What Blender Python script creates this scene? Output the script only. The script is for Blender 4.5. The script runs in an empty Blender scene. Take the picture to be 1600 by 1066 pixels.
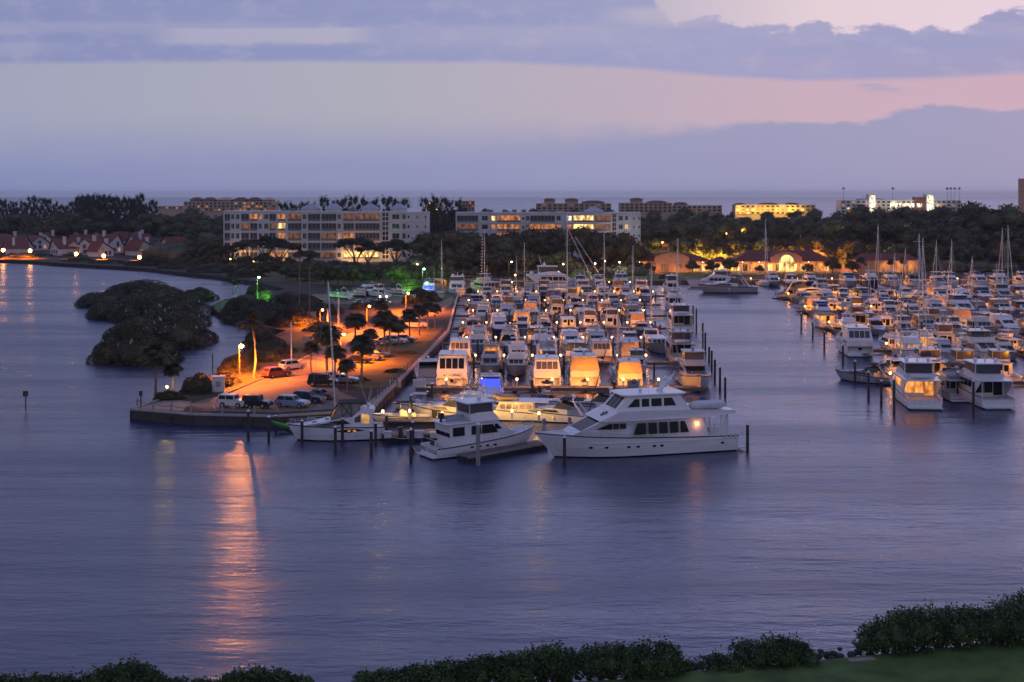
import bpy, math, random
from mathutils import Vector, Matrix
R = random.Random(11)
PI = math.pi
scene = bpy.context.scene
COL = scene.collection
# the camera stands on a high balcony; eye height, focal length and eye line as measured from the photograph
H, F, HY = 32.0, 2000.0, 303.0


def at(px, py, z=0.0):
    d = (H - z) * F / (py - HY)
    return Vector(((px - 800) / F * d, d, z))


def atD(px, d, z=0.0):
    return Vector(((px - 800) / F * d, d, z))


def zat(py, d):
    return H - (py - HY) * d / F


def srgb(r, g, b):
    f = lambda c: c / 12.92 if c <= 0.04045 else ((c + 0.055) / 1.055) ** 2.4
    return (f(r / 255), f(g / 255), f(b / 255), 1)


# ---------------------------------------------------------------- objects
KIDS = {}


def tag(o, label=None, cat=None, group=None, kind=None):
    if label: o['label'] = label
    if cat: o['category'] = cat
    if group: o['group'] = group
    if kind: o['kind'] = kind
    return o


def link(o, parent=None):
    COL.objects.link(o)
    if parent is not None:
        o.parent = parent
        KIDS.setdefault(parent.name, []).append(o)
    return o


def thing(name, label, cat, loc=(0, 0, 0), rz=0.0, group=None, scale=1.0):
    o = bpy.data.objects.new(name, None)
    o.empty_display_size = 0.5
    link(o)
    o.location = loc
    o.rotation_euler = (0, 0, rz)
    o.scale = (scale,) * 3 if isinstance(scale, (int, float)) else scale
    return tag(o, label, cat, group)


def dup(root, loc=None, rz=None, scale=None, label=None, group=None, swap=None, parent=None, drop=()):
    r = root.copy()
    link(r, parent)
    if loc is not None: r.location = loc
    if rz is not None: r.rotation_euler = (0, 0, rz)
    if scale is not None: r.scale = (scale,) * 3 if isinstance(scale, (int, float)) else scale
    if label: r['label'] = label
    if group: r['group'] = group
    if swap and r.type == 'MESH':
        for i, s in enumerate(r.material_slots):
            if s.material and s.material.name in swap:
                m = swap[s.material.name]
                r.material_slots[i].link = 'OBJECT'
                r.material_slots[i].material = m
    for c in KIDS.get(root.name, []):
        if c.name.split('.')[0] in drop: continue
        dup(c, swap=swap, parent=r, drop=drop)
    return r


class MB:
    """Collects shapes, then links them as one mesh object."""
    def __init__(s):
        s.v = []; s.f = []; s.m = []; s.mi = 0

    def add(s, vs, fs):
        o = len(s.v)
        s.v += [tuple(v) for v in vs]
        s.f += [tuple(i + o for i in f) for f in fs]
        s.m += [s.mi] * len(fs)
        return s

    def box(s, x0, x1, y0, y1, z0, z1):
        return s.add([(x0, y0, z0), (x1, y0, z0), (x1, y1, z0), (x0, y1, z0), (x0, y0, z1), (x1, y0, z1), (x1, y1, z1), (x0, y1, z1)],
                     [(0, 3, 2, 1), (4, 5, 6, 7), (0, 1, 5, 4), (1, 2, 6, 5), (2, 3, 7, 6), (3, 0, 4, 7)])

    def cbox(s, c, sz, rz=0.0):
        x, y, z = sz[0] / 2, sz[1] / 2, sz[2] / 2
        ca, sa = math.cos(rz), math.sin(rz)
        vs = []
        for dz in (-z, z):
            for dx, dy in ((-x, -y), (x, -y), (x, y), (-x, y)):
                vs.append((c[0] + dx * ca - dy * sa, c[1] + dx * sa + dy * ca, c[2] + dz))
        return s.add(vs, [(0, 3, 2, 1), (4, 5, 6, 7), (0, 1, 5, 4), (1, 2, 6, 5), (2, 3, 7, 6), (3, 0, 4, 7)])

    def loft(s, rings, closed=True, caps=True):
        n = len(rings[0]); vs = [p for r in rings for p in r]; fs = []
        for i in range(len(rings) - 1):
            for j in range(n if closed else n - 1):
                k = (j + 1) % n
                fs.append((i * n + j, i * n + k, (i + 1) * n + k, (i + 1) * n + j))
        if caps:
            fs.append(tuple(range(n - 1, -1, -1)))
            fs.append(tuple((len(rings) - 1) * n + j for j in range(n)))
        return s.add(vs, fs)

    def tube(s, pts, r, n=6, caps=True):
        pts = [Vector(p) for p in pts]
        rs = r if isinstance(r, (list, tuple)) else [r] * len(pts)
        rings = []
        for i, p in enumerate(pts):
            d = (pts[min(i + 1, len(pts) - 1)] - pts[max(i - 1, 0)])
            d = d.normalized() if d.length > 1e-9 else Vector((0, 0, 1))
            a = d.cross(Vector((0, 0, 1)))
            if a.length < 1e-3: a = Vector((1, 0, 0))
            a.normalize(); b = d.cross(a)
            rings.append([p + (a * math.cos(2 * PI * k / n) + b * math.sin(2 * PI * k / n)) * rs[i] for k in range(n)])
        return s.loft(rings, True, caps)

    def lathe(s, prof, c=(0, 0, 0), n=12):
        rings = [[(c[0] + r * math.cos(2 * PI * k / n), c[1] + r * math.sin(2 * PI * k / n), c[2] + z) for k in range(n)] for r, z in prof]
        return s.loft(rings, True, True)

    def prism(s, poly, z0, z1):
        n = len(poly)
        area = sum(poly[i][0] * poly[(i + 1) % n][1] - poly[(i + 1) % n][0] * poly[i][1] for i in range(n))
        if area < 0: poly = poly[::-1]
        return s.loft([[(p[0], p[1], z0) for p in poly], [(p[0], p[1], z1) for p in poly]])

    def slab(s, pts, n, t):
        """A flat polygon pts given thickness t along n (outwards) on both sides."""
        n = Vector(n).normalized() * t
        a = [Vector(p) - n * 0.5 for p in pts]; b = [Vector(p) + n for p in pts]
        return s.loft([a, b])

    def sphere(s, c, r, nu=10, nv=6):
        rx, ry, rz = (r, r, r) if isinstance(r, (int, float)) else r
        rings = []
        for i in range(nv + 1):
            t = -PI / 2 + PI * (0.04 + 0.92 * i / nv)
            rings.append([(c[0] + rx * math.cos(t) * math.cos(2 * PI * k / nu), c[1] + ry * math.cos(t) * math.sin(2 * PI * k / nu), c[2] + rz * math.sin(t)) for k in range(nu)])
        return s.loft(rings)

    def leaf(s, p, size, rnd, up=0.3):
        d = Vector((rnd.gauss(0, 1), rnd.gauss(0, 1), rnd.gauss(up, 1))).normalized()
        e = d.cross(Vector((rnd.gauss(0, 1), rnd.gauss(0, 1), rnd.gauss(0, 1)))).normalized()
        g = d.cross(e)
        a, b = e * size, g * size * rnd.uniform(0.35, 0.6)
        p = Vector(p)
        return s.add([p - a, p - b, p + a, p + b], [(0, 1, 2, 3)])

    def build(s, name, mats, parent=None, smooth=False, mesh=False, loc=None):
        me = bpy.data.meshes.new(name)
        me.from_pydata(s.v, [], s.f)
        if not isinstance(mats, (list, tuple)): mats = [mats]
        for m in mats: me.materials.append(m)
        if len(mats) > 1: me.polygons.foreach_set('material_index', s.m)
        if smooth: me.polygons.foreach_set('use_smooth', [True] * len(me.polygons))
        me.update()
        if mesh: return me
        o = bpy.data.objects.new(name, me)
        link(o, parent)
        if loc is not None: o.location = loc
        return o


# ---------------------------------------------------------------- materials
MATS = {}


def mat(name, col, rough=0.5, metal=0.0, var=0.0, vscale=1.5, bump=0.0, bscale=20.0, emit=None, estr=0.0, coat=0.0, trans=0.0, alpha=1.0, spec=None, rvar=False):
    m = bpy.data.materials.new(name)
    m.use_nodes = True
    nt = m.node_tree; b = nt.nodes['Principled BSDF']
    c = tuple(col) if len(col) == 4 else (*col, 1)
    b.inputs['Base Color'].default_value = c
    b.inputs['Roughness'].default_value = rough
    b.inputs['Metallic'].default_value = metal
    if coat: b.inputs['Coat Weight'].default_value = coat
    if trans: b.inputs['Transmission Weight'].default_value = trans
    if spec is not None: b.inputs['Specular IOR Level'].default_value = spec
    if alpha < 1: b.inputs['Alpha'].default_value = alpha
    if emit:
        b.inputs['Emission Color'].default_value = (*emit[:3], 1)
        b.inputs['Emission Strength'].default_value = estr
    if var or bump or rvar:
        tc = nt.nodes.new('ShaderNodeTexCoord')
    if var:
        nz = nt.nodes.new('ShaderNodeTexNoise'); nz.inputs['Scale'].default_value = vscale; nz.inputs['Detail'].default_value = 6
        nt.links.new(tc.outputs['Object'], nz.inputs['Vector'])
        mr = nt.nodes.new('ShaderNodeMapRange')
        for k, v in zip((1, 2, 3, 4), (0.3, 0.7, 1 - var, 1 + var)): mr.inputs[k].default_value = v
        nt.links.new(nz.outputs['Fac'], mr.inputs[0])
        fac = mr.outputs[0]
        if rvar:
            oi = nt.nodes.new('ShaderNodeObjectInfo')
            m2 = nt.nodes.new('ShaderNodeMapRange')
            m2.inputs[3].default_value = 1 - rvar; m2.inputs[4].default_value = 1 + rvar
            nt.links.new(oi.outputs['Random'], m2.inputs[0])
            mu = nt.nodes.new('ShaderNodeMath'); mu.operation = 'MULTIPLY'
            nt.links.new(fac, mu.inputs[0]); nt.links.new(m2.outputs[0], mu.inputs[1]); fac = mu.outputs[0]
        vm = nt.nodes.new('ShaderNodeVectorMath'); vm.operation = 'SCALE'
        vm.inputs[0].default_value = c[:3]
        nt.links.new(fac, vm.inputs['Scale'])
        nt.links.new(vm.outputs[0], b.inputs['Base Color'])
    if bump:
        nb = nt.nodes.new('ShaderNodeTexNoise'); nb.inputs['Scale'].default_value = bscale; nb.inputs['Detail'].default_value = 4
        nt.links.new(tc.outputs['Object'], nb.inputs['Vector'])
        bp = nt.nodes.new('ShaderNodeBump'); bp.inputs['Strength'].default_value = bump; bp.inputs['Distance'].default_value = 0.05
        nt.links.new(nb.outputs['Fac'], bp.inputs['Height']); nt.links.new(bp.outputs[0], b.inputs['Normal'])
    MATS[name] = m
    return m


WHITE = mat('white_gelcoat', (0.76, 0.75, 0.74), 0.28, var=0.05, vscale=0.7, coat=0.3)
CREAM = mat('cream_gelcoat', (0.68, 0.63, 0.54), 0.3, var=0.05, vscale=0.7, coat=0.3)
DECK = mat('deck_nonskid', (0.66, 0.65, 0.62), 0.7, var=0.08, vscale=2)
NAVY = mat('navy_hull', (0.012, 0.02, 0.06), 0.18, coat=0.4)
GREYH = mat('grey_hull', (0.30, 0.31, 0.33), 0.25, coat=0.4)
BOTTOM = mat('bottom_paint', (0.018, 0.018, 0.022), 0.7)
GLASS = mat('dark_glass', (0.008, 0.009, 0.012), 0.12, spec=0.22)
SMOKE = mat('clear_vinyl', (0.085, 0.082, 0.085), 0.22, spec=0.35)
CLEARP = mat('clear_panel', (0.24, 0.215, 0.18), 0.25, var=0.3, vscale=1.2, spec=0.3)
BLACK = mat('black_plastic', (0.015, 0.015, 0.016), 0.5)
RUB = mat('rub_rail', (0.05, 0.05, 0.05), 0.5)
CHROME = mat('stainless', (0.62, 0.62, 0.64), 0.25, metal=0.9)
TEAK = mat('teak', (0.22, 0.12, 0.055), 0.6, var=0.2, vscale=6)
CANVAS_TAN = mat('tan_canvas', (0.38, 0.26, 0.15), 0.85, var=0.1, vscale=2, bump=0.3, bscale=3)
CANVAS_BLUE = mat('blue_canvas', (0.02, 0.04, 0.16), 0.85, var=0.1, vscale=2, bump=0.3, bscale=3)
CANVAS_BLACK = mat('black_canvas', (0.015, 0.016, 0.02), 0.85, var=0.1, vscale=2, bump=0.3, bscale=3)
CANVAS_WHITE = mat('white_canvas', (0.62, 0.62, 0.62), 0.85, var=0.06, vscale=2, bump=0.4, bscale=3)
CANVAS_GREEN = mat('green_canvas', (0.03, 0.07, 0.05), 0.85, var=0.1, vscale=2, bump=0.3, bscale=3)
LITWIN = mat('lit_window', (0.1, 0.06, 0.03), 0.2, emit=(1.0, 0.33, 0.06), estr=1.15)
LITDIM = mat('dim_lit_window', (0.1, 0.06, 0.03), 0.2, emit=(1.0, 0.5, 0.16), estr=0.5)
BLUELIT = mat('blue_lit_window', (0.02, 0.02, 0.1), 0.2, emit=(0.05, 0.08, 1.0), estr=1.6)
BULB = mat('warm_bulb', (0.9, 0.7, 0.4), 0.4, emit=(1.0, 0.5, 0.12), estr=14)
BULB_O = mat('sodium_bulb', (0.9, 0.6, 0.3), 0.4, emit=(1.0, 0.36, 0.06), estr=40)
BULB_G = mat('green_white_bulb', (0.8, 0.9, 0.8), 0.4, emit=(0.45, 1.0, 0.75), estr=12)
BULB_W = mat('white_bulb', (0.9, 0.9, 0.9), 0.4, emit=(1.0, 0.85, 0.6), estr=10)
WOOD = mat('dock_wood', (0.13, 0.105, 0.085), 0.8, var=0.25, vscale=3)
PILEW = mat('pile_wood', (0.045, 0.038, 0.034), 0.85, var=0.3, vscale=3)
PILEG = mat('grey_pile', (0.26, 0.25, 0.24), 0.8, var=0.2, vscale=3)
CAPW = mat('pile_cap', (0.7, 0.7, 0.7), 0.5)
CONC = mat('concrete', (0.34, 0.32, 0.29), 0.85, var=0.15, vscale=1.2)
SEAW = mat('seawall_face', (0.06, 0.05, 0.045), 0.9, var=0.35, vscale=0.8)


def point(parent, loc, col, power, radius=0.12, spot=None):
    l = bpy.data.lights.new('lamp_light', 'POINT' if spot is None else 'SPOT')
    l.color = col; l.energy = power; l.shadow_soft_size = radius
    if spot is not None: l.spot_size = spot; l.spot_blend = 0.5
    o = bpy.data.objects.new('lamp_light', l)
    link(o, parent)
    o.location = loc
    return o
# ---------------------------------------------------------------- camera
cam = bpy.data.cameras.new('Camera')
cam.sensor_width = 36; cam.lens = 36 * F / 1600
cam.shift_y = -(533 - HY) / 1600
cam.clip_end = 40000; cam.clip_start = 0.5
co = bpy.data.objects.new('Camera', cam); COL.objects.link(co)
co.location = (0, 0, H); co.rotation_euler = (PI / 2, 0, 0)
scene.camera = co
scene.view_settings.view_transform = 'Standard'; scene.view_settings.look = 'None'
scene.view_settings.exposure = 0.0; scene.view_settings.gamma = 1
cy = scene.cycles
cy.use_denoising = True
cy.max_bounces = 5; cy.diffuse_bounces = 2; cy.glossy_bounces = 3; cy.transmission_bounces = 3; cy.volume_bounces = 0; cy.transparent_max_bounces = 6
cy.sample_clamp_indirect = 6; cy.sample_clamp_direct = 22
cy.use_light_tree = True
cy.volume_step_rate = 10
# ---------------------------------------------------------------- sky at dusk
w = bpy.data.worlds.new('World'); scene.world = w; w.use_nodes = True
wt = w.node_tree; wn = wt.nodes; wl = wt.links
bg = wn['Background']


def val(x):
    return x


def wire(sock, x):
    if hasattr(x, 'links') or hasattr(x, 'is_linked'): wl.new(x, sock)
    else: sock.default_value = x


def mth(op, a, b=0.0, c=None, clamp=False):
    n = wn.new('ShaderNodeMath'); n.operation = op; n.use_clamp = clamp
    wire(n.inputs[0], a); wire(n.inputs[1], b)
    if c is not None: wire(n.inputs[2], c)
    return n.outputs[0]


def sstep(x, a, b):
    n = wn.new('ShaderNodeMapRange'); n.interpolation_type = 'SMOOTHSTEP'
    wire(n.inputs[0], x); wire(n.inputs[1], a); wire(n.inputs[2], b)
    n.inputs[3].default_value = 0; n.inputs[4].default_value = 1
    return n.outputs[0]


def mixc(f, a, b):
    n = wn.new('ShaderNodeMix'); n.data_type = 'RGBA'
    wire(n.inputs[0], f); wire(n.inputs[6], a); wire(n.inputs[7], b)
    return n.outputs[2]


def ramp(x, stops, interp='LINEAR'):
    n = wn.new('ShaderNodeValToRGB'); cr = n.color_ramp; cr.interpolation = interp
    while len(cr.elements) < len(stops): cr.elements.new(0.5)
    for e, (p, c) in zip(cr.elements, stops):
        e.position = p; e.color = c if len(c) == 4 else (*c, 1)
    wire(n.inputs[0], x)
    return n.outputs[0]


def curve(x, pts, lo, hi):
    """a piecewise function of x (0..1) with values lo..hi, as a grey ramp"""
    st = [(p, ((v - lo) / (hi - lo),) * 3) for p, v in pts]
    n = ramp(x, st)
    s = wn.new('ShaderNodeSeparateColor'); wl.new(n, s.inputs[0])
    return mth('MULTIPLY_ADD', s.outputs[0], hi - lo, lo)


def noise(vec, scale, detail=5, rough=0.55):
    n = wn.new('ShaderNodeTexNoise'); n.inputs['Scale'].default_value = scale; n.inputs['Detail'].default_value = detail; n.inputs['Roughness'].default_value = rough
    wl.new(vec, n.inputs['Vector'])
    return mth('SUBTRACT', n.outputs['Fac'], 0.5)


tc = wn.new('ShaderNodeTexCoord')
sp = wn.new('ShaderNodeSeparateXYZ'); wl.new(tc.outputs['Generated'], sp.inputs[0])
yy = mth('MAXIMUM', sp.outputs[1], 0.15)
az = mth('DIVIDE', sp.outputs[0], yy)            # tangent of the azimuth
el = mth('DIVIDE', sp.outputs[2], yy)            # tangent of the elevation
U = mth('MULTIPLY_ADD', az, 1.25, 0.5)           # 0..1 across the western sky
V = mth('MULTIPLY', el, 2000.0)                  # height above the horizon
cv = wn.new('ShaderNodeCombineXYZ'); wl.new(mth('MULTIPLY', az, 1.0), cv.inputs[0]); wl.new(mth('MULTIPLY', el, 2.2), cv.inputs[1])
cw = wn.new('ShaderNodeCombineXYZ'); wl.new(mth('MULTIPLY', az, 0.35), cw.inputs[0]); wl.new(mth('MULTIPLY', el, 3.0), cw.inputs[1])
nb = noise(cv.outputs[0], 30, 8, 0.62)            # billows
ns = noise(cw.outputs[0], 14, 5, 0.55)           # streaks
nl = noise(cw.outputs[0], 5, 3)
low = ramp(U, [(0.0, srgb(129, 138, 180)), (0.5, srgb(143, 147, 184)), (1.0, srgb(152, 151, 184))])
mid = ramp(U, [(0.0, srgb(156, 159, 183)), (0.35, srgb(168, 168, 183)), (0.6, srgb(182, 168, 184)), (0.8, srgb(197, 169, 184)), (1.0, srgb(198, 167, 184))])
high = ramp(U, [(0.0, srgb(162, 162, 190)), (0.6, srgb(178, 172, 192)), (0.8, srgb(222, 202, 210)), (1.0, srgb(226, 204, 216))])
cloud_c = ramp(U, [(0.0, srgb(131, 139, 181)), (0.35, srgb(138, 145, 186)), (0.7, srgb(154, 155, 193)), (1.0, srgb(149, 151, 190))])
cloud_c = mixc(mth('MULTIPLY', sstep(nb, -0.05, 0.28), 0.45), cloud_c, srgb(178, 172, 198))
cloud_c = mixc(mth('MULTIPLY', sstep(ns, 0.0, 0.3), 0.35), cloud_c, srgb(124, 132, 178))
# lower bank: soft at the left, billowed edge at the right
edge1 = curve(U, [(0.0, 80), (0.5, 92), (0.62, 96), (0.68, 102), (0.74, 109), (0.80, 110), (0.845, 113), (0.875, 127), (0.905, 138), (0.95, 133), (1.0, 134)], 0, 400)
soft1 = curve(U, [(0.0, 60), (0.45, 48), (0.68, 14), (0.75, 5), (1.0, 4)], 0, 400)
h1 = mth('ADD', V, mth('MULTIPLY', nb, 34.0))
f1 = sstep(h1, mth('SUBTRACT', edge1, soft1), mth('ADD', edge1, soft1))
low = mixc(mth('MULTIPLY', sstep(V, 20, 120), 0.55), low, mixc(0.3, low, srgb(165, 160, 186)))
sky = mixc(f1, low, mid)
# the long cloud band
lowe = curve(U, [(0.0, 204), (0.30, 206), (0.5, 204), (0.62, 195), (0.70, 182), (0.78, 176), (0.9, 180), (1.0, 188)], 0, 400)
h2 = mth('ADD', V, mth('MULTIPLY', ns, 10.0))
m_low = sstep(h2, mth('SUBTRACT', lowe, 5.0), mth('ADD', lowe, 7.0))
tope = curve(U, [(0.0, 390), (0.58, 390), (0.635, 300), (0.66, 262), (0.685, 276), (0.72, 264), (0.775, 258), (0.80, 270), (0.815, 250), (0.87, 266), (0.89, 254), (0.91, 262), (0.935, 252), (0.975, 288), (1.0, 284)], 0, 400)
h3 = mth('ADD', V, mth('MULTIPLY', nb, 62.0))
m_top = mth('SUBTRACT', 1.0, sstep(h3, mth('SUBTRACT', tope, 4.0), mth('ADD', tope, 6.0)))
band = mth('MULTIPLY', m_low, m_top)
# pale gap in the band and thin veils
def blob(u0, u1, v0, v1, su, sv, amp):
    a = mth('MULTIPLY', sstep(mth('MULTIPLY_ADD', ns, 0.05, U), u0 - su, u0 + su), mth('SUBTRACT', 1.0, sstep(U, u1 - su, u1 + su)))
    hh = mth('ADD', V, mth('MULTIPLY', nb, 22.0))
    b = mth('MULTIPLY', sstep(hh, v0 - sv, v0 + sv), mth('SUBTRACT', 1.0, sstep(h2, v1 - sv * 0.5, v1 + sv * 0.5)))
    return mth('MULTIPLY', mth('MULTIPLY', a, b), amp)
gap = blob(0.16, 0.36, 234, 260, 0.03, 6, 0.95)
gap = mth('MAXIMUM', gap, blob(-0.2, 0.3, 250, 268, 0.08, 8, 0.35))
gap = mth('MAXIMUM', gap, blob(-0.2, 0.05, 214, 236, 0.06, 10, 0.55))
gap = mth('MAXIMUM', gap, blob(0.36, 0.62, 232, 262, 0.05, 14, 0.35))
gap = mth('MAXIMUM', gap, blob(0.60, 0.68, 262, 292, 0.03, 14, 0.6))
veil = sstep(ns, -0.12, 0.3)
band = mth('MULTIPLY', band, mth('SUBTRACT', 1.0, gap))
band = mth('MULTIPLY', band, mth('SUBTRACT', 1.0, mth('MULTIPLY', veil, 0.25)))
sky = mixc(sstep(V, 215, 240), sky, high)
sky = mixc(band, sky, cloud_c)
# thin wisps under the band at the right
wisp = mth('MULTIPLY', mth('MULTIPLY', sstep(U, 0.7, 0.82), sstep(ns, 0.06, 0.16)), mth('MULTIPLY', sstep(V, 152, 164), mth('SUBTRACT', 1.0, sstep(V, 170, 180))))
sky = mixc(mth('MULTIPLY', wisp, 0.7), sky, cloud_c)
sky = mixc(mth('MULTIPLY', sstep(nl, -0.2, 0.35), 0.12), sky, srgb(176, 172, 196))
# overhead and behind: plain dusk sky
ZEN = wn.new('ShaderNodeRGB'); ZEN.outputs[0].default_value = (0.18, 0.21, 0.46, 1)
EAST = wn.new('ShaderNodeRGB'); EAST.outputs[0].default_value = (0.33, 0.315, 0.41, 1)
back = mixc(sstep(sp.outputs[2], 0.1, 0.7), EAST.outputs[0], ZEN.outputs[0])
HIB = ramp(U, [(0.0, (0.14, 0.19, 0.44, 1)), (0.38, (0.43, 0.50, 0.96, 1)), (0.7, (0.62, 0.68, 1.32, 1)), (1.0, (0.60, 0.67, 1.34, 1))])
sky = mixc(sstep(V, 300, 460), sky, HIB)
fz = mth('MULTIPLY', sstep(sp.outputs[1], 0.25, 0.6), mth('SUBTRACT', 1.0, sstep(sp.outputs[2], 0.16, 0.45)))
sky = mixc(fz, back, sky)
nish = wn.new('ShaderNodeTexSky'); nish.sky_type = 'NISHITA'; nish.sun_disc = False
SUN_EL, SUN_AZ = math.radians(1.0), math.radians(25)
nish.sun_elevation = SUN_EL; nish.sun_rotation = SUN_AZ
nsc = wn.new('ShaderNodeVectorMath'); nsc.operation = 'SCALE'; wl.new(nish.outputs[0], nsc.inputs[0]); nsc.inputs['Scale'].default_value = 0.05
sky = mixc(0.03, sky, nsc.outputs[0])
wl.new(sky, bg.inputs[0]); bg.inputs[1].default_value = 1.1
w.cycles.sampling_method = 'MANUAL'; w.cycles.sample_map_resolution = 512
sl = bpy.data.lights.new('sun', 'SUN'); sl.energy = 0.015; sl.angle = math.radians(20); sl.color = (1, 0.75, 0.7)
so = bpy.data.objects.new('sun', sl); COL.objects.link(so)
so.rotation_euler = Vector((math.sin(SUN_AZ), math.cos(SUN_AZ), math.tan(math.radians(4)))).to_track_quat('Z', 'Y').to_euler()

# ---------------------------------------------------------------- water
wm = bpy.data.materials.new('bay_water'); wm.use_nodes = True
nt = wm.node_tree; b = nt.nodes['Principled BSDF']
b.inputs['Base Color'].default_value = (0.016, 0.026, 0.082, 1)
b.inputs['IOR'].default_value = 1.95
tcw = nt.nodes.new('ShaderNodeTexCoord')
def wnoise(sx, sy, scale, detail, rough=0.55, rot=0.0):
    mp = nt.nodes.new('ShaderNodeMapping'); mp.inputs['Scale'].default_value = (sx, sy, 1); mp.inputs['Rotation'].default_value = (0, 0, rot)
    nt.links.new(tcw.outputs['Object'], mp.inputs['Vector'])
    n = nt.nodes.new('ShaderNodeTexNoise'); n.inputs['Scale'].default_value = scale; n.inputs['Detail'].default_value = detail; n.inputs['Roughness'].default_value = rough
    nt.links.new(mp.outputs[0], n.inputs['Vector'])
    return n.outputs['Fac']
def wmath(op, a, b_, c=None):
    n = nt.nodes.new('ShaderNodeMath'); n.operation = op
    for i, x in enumerate((a, b_, c)):
        if x is None: continue
        if isinstance(x, (int, float)): n.inputs[i].default_value = x
        else: nt.links.new(x, n.inputs[i])
    return n.outputs[0]
swell = wnoise(0.05, 0.22, 1.0, 4, 0.5, 0.06)
chop = wnoise(0.6, 1.5, 1.0, 5, 0.6, -0.05)
patch = wnoise(0.008, 0.045, 1.0, 4, 0.6, 0.05)
band = wnoise(0.11, 0.42, 1.0, 3, 0.6, 0.03)
long_ = wnoise(0.012, 0.07, 1.0, 3, 0.5, 0.08)
hgt = wmath('ADD', wmath('ADD', wmath('MULTIPLY', swell, 1.6), wmath('ADD', wmath('MULTIPLY', band, 0.9), wmath('MULTIPLY', long_, 3.0))), wmath('MULTIPLY', chop, wmath('MULTIPLY_ADD', patch, 0.9, 0.05)))
bp = nt.nodes.new('ShaderNodeBump'); bp.inputs['Strength'].default_value = 0.55; bp.inputs['Distance'].default_value = 0.35
nt.links.new(hgt, bp.inputs['Height']); nt.links.new(bp.outputs[0], b.inputs['Normal'])
mr = nt.nodes.new('ShaderNodeMapRange')
for k, v in zip((1, 2, 3, 4), (0.35, 0.68, 0.16, 0.36)): mr.inputs[k].default_value = v
nt.links.new(patch, mr.inputs[0]); nt.links.new(mr.outputs[0], b.inputs['Roughness'])
m = MB(); m.add([(-6000, -60, 0), (6000, -60, 0), (6000, 12000, 0), (-6000, 12000, 0)], [(0, 1, 2, 3)])
tag(m.build('water', wm), 'dark rippled bay water around the marina', 'water', kind='structure')

# ---------------------------------------------------------------- haze
hm = bpy.data.materials.new('haze_air'); hm.use_nodes = True
hn = hm.node_tree
for n in list(hn.nodes):
    if n.type != 'OUTPUT_MATERIAL': hn.nodes.remove(n)
pv = hn.nodes.new('ShaderNodeVolumePrincipled')
pv.inputs['Color'].default_value = (0.97, 0.97, 1.0, 1); pv.inputs['Density'].default_value = 0.00006; pv.inputs['Anisotropy'].default_value = 0.0
hn.links.new(pv.outputs[0], [n for n in hn.nodes if n.type == 'OUTPUT_MATERIAL'][0].inputs['Volume'])
HAZE = True
if HAZE:
    m = MB(); m.box(-6100, 6100, -80, 12100, -2.5, 49)
    tag(m.build('haze', hm), 'thin evening haze over the bay', 'haze', kind='stuff')
# ---------------------------------------------------------------- ground
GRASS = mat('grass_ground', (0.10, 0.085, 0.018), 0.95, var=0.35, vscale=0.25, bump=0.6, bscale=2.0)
LAWN = mat("lawn_grass", (0.075, 0.13, 0.022), 0.95, var=0.4, vscale=0.5, bump=0.8, bscale=6.0)
SOIL = mat('dark_soil', (0.035, 0.030, 0.022), 0.95, var=0.3, vscale=0.2)
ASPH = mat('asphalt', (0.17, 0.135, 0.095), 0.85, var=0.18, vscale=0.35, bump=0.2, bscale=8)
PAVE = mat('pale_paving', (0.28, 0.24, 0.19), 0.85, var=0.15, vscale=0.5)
PAINT = mat('road_paint', (0.55, 0.55, 0.5), 0.7)
GZ = 1.4


def sheet(name, pts, z, m, label, depth=None):
    mb = MB()
    pts = [(p[0], p[1]) for p in pts]
    if depth is None:
        mb.add([(x, y, z) for x, y in pts], [tuple(range(len(pts)))])
        o = mb.build(name, m)
        if o.data.polygons[0].normal.z < 0: o.data.flip_normals()
    else:
        mb.prism(pts, z - depth, z)
        o = mb.build(name, m)
    return tag(o, label, name, kind='structure')


PG = lambda px, py, z=GZ: at(px, py, z)
west = [(-400, 405), (0, 406), (60, 408), (90, 411), (160, 415), (230, 419), (270, 424), (345, 432), (400, 440), (447, 452)]
pen_w = [(400, 459), (350, 468), (328, 478), (350, 495), (410, 511), (447, 516), (400, 536), (355, 562), (338, 582), (292, 604), (262, 621), (206, 640)]
pen_s = [(300, 648), (430, 651), (575, 642), (598, 618), (640, 580), (700, 518), (706, 495), (712, 472), (718, 455)]
basin = [(760, 441), (870, 438.5), (1180, 437.5), (1800, 437.5)]
land_px = west + pen_w + pen_s + basin
land = [PG(*p) for p in land_px] + [Vector((900, 1560, 0)), Vector((-1000, 1560, 0))]
sheet('ground', land, GZ, [SOIL], 'dark soil of the wooded shore', depth=2.6)
sheet('lawn', [PG(*p, 1.5) for p in [(-300, 1074), (300, 1078), (600, 1072), (880, 1066), (1000, 1060), (1075, 1049), (1200, 1040), (1345, 1025), (1480, 1012), (1600, 1000), (1800, 985), (1800, 1500), (-300, 1500)]], 1.5, [LAWN], 'near grass lawn above the bay', depth=2.5)
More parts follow.
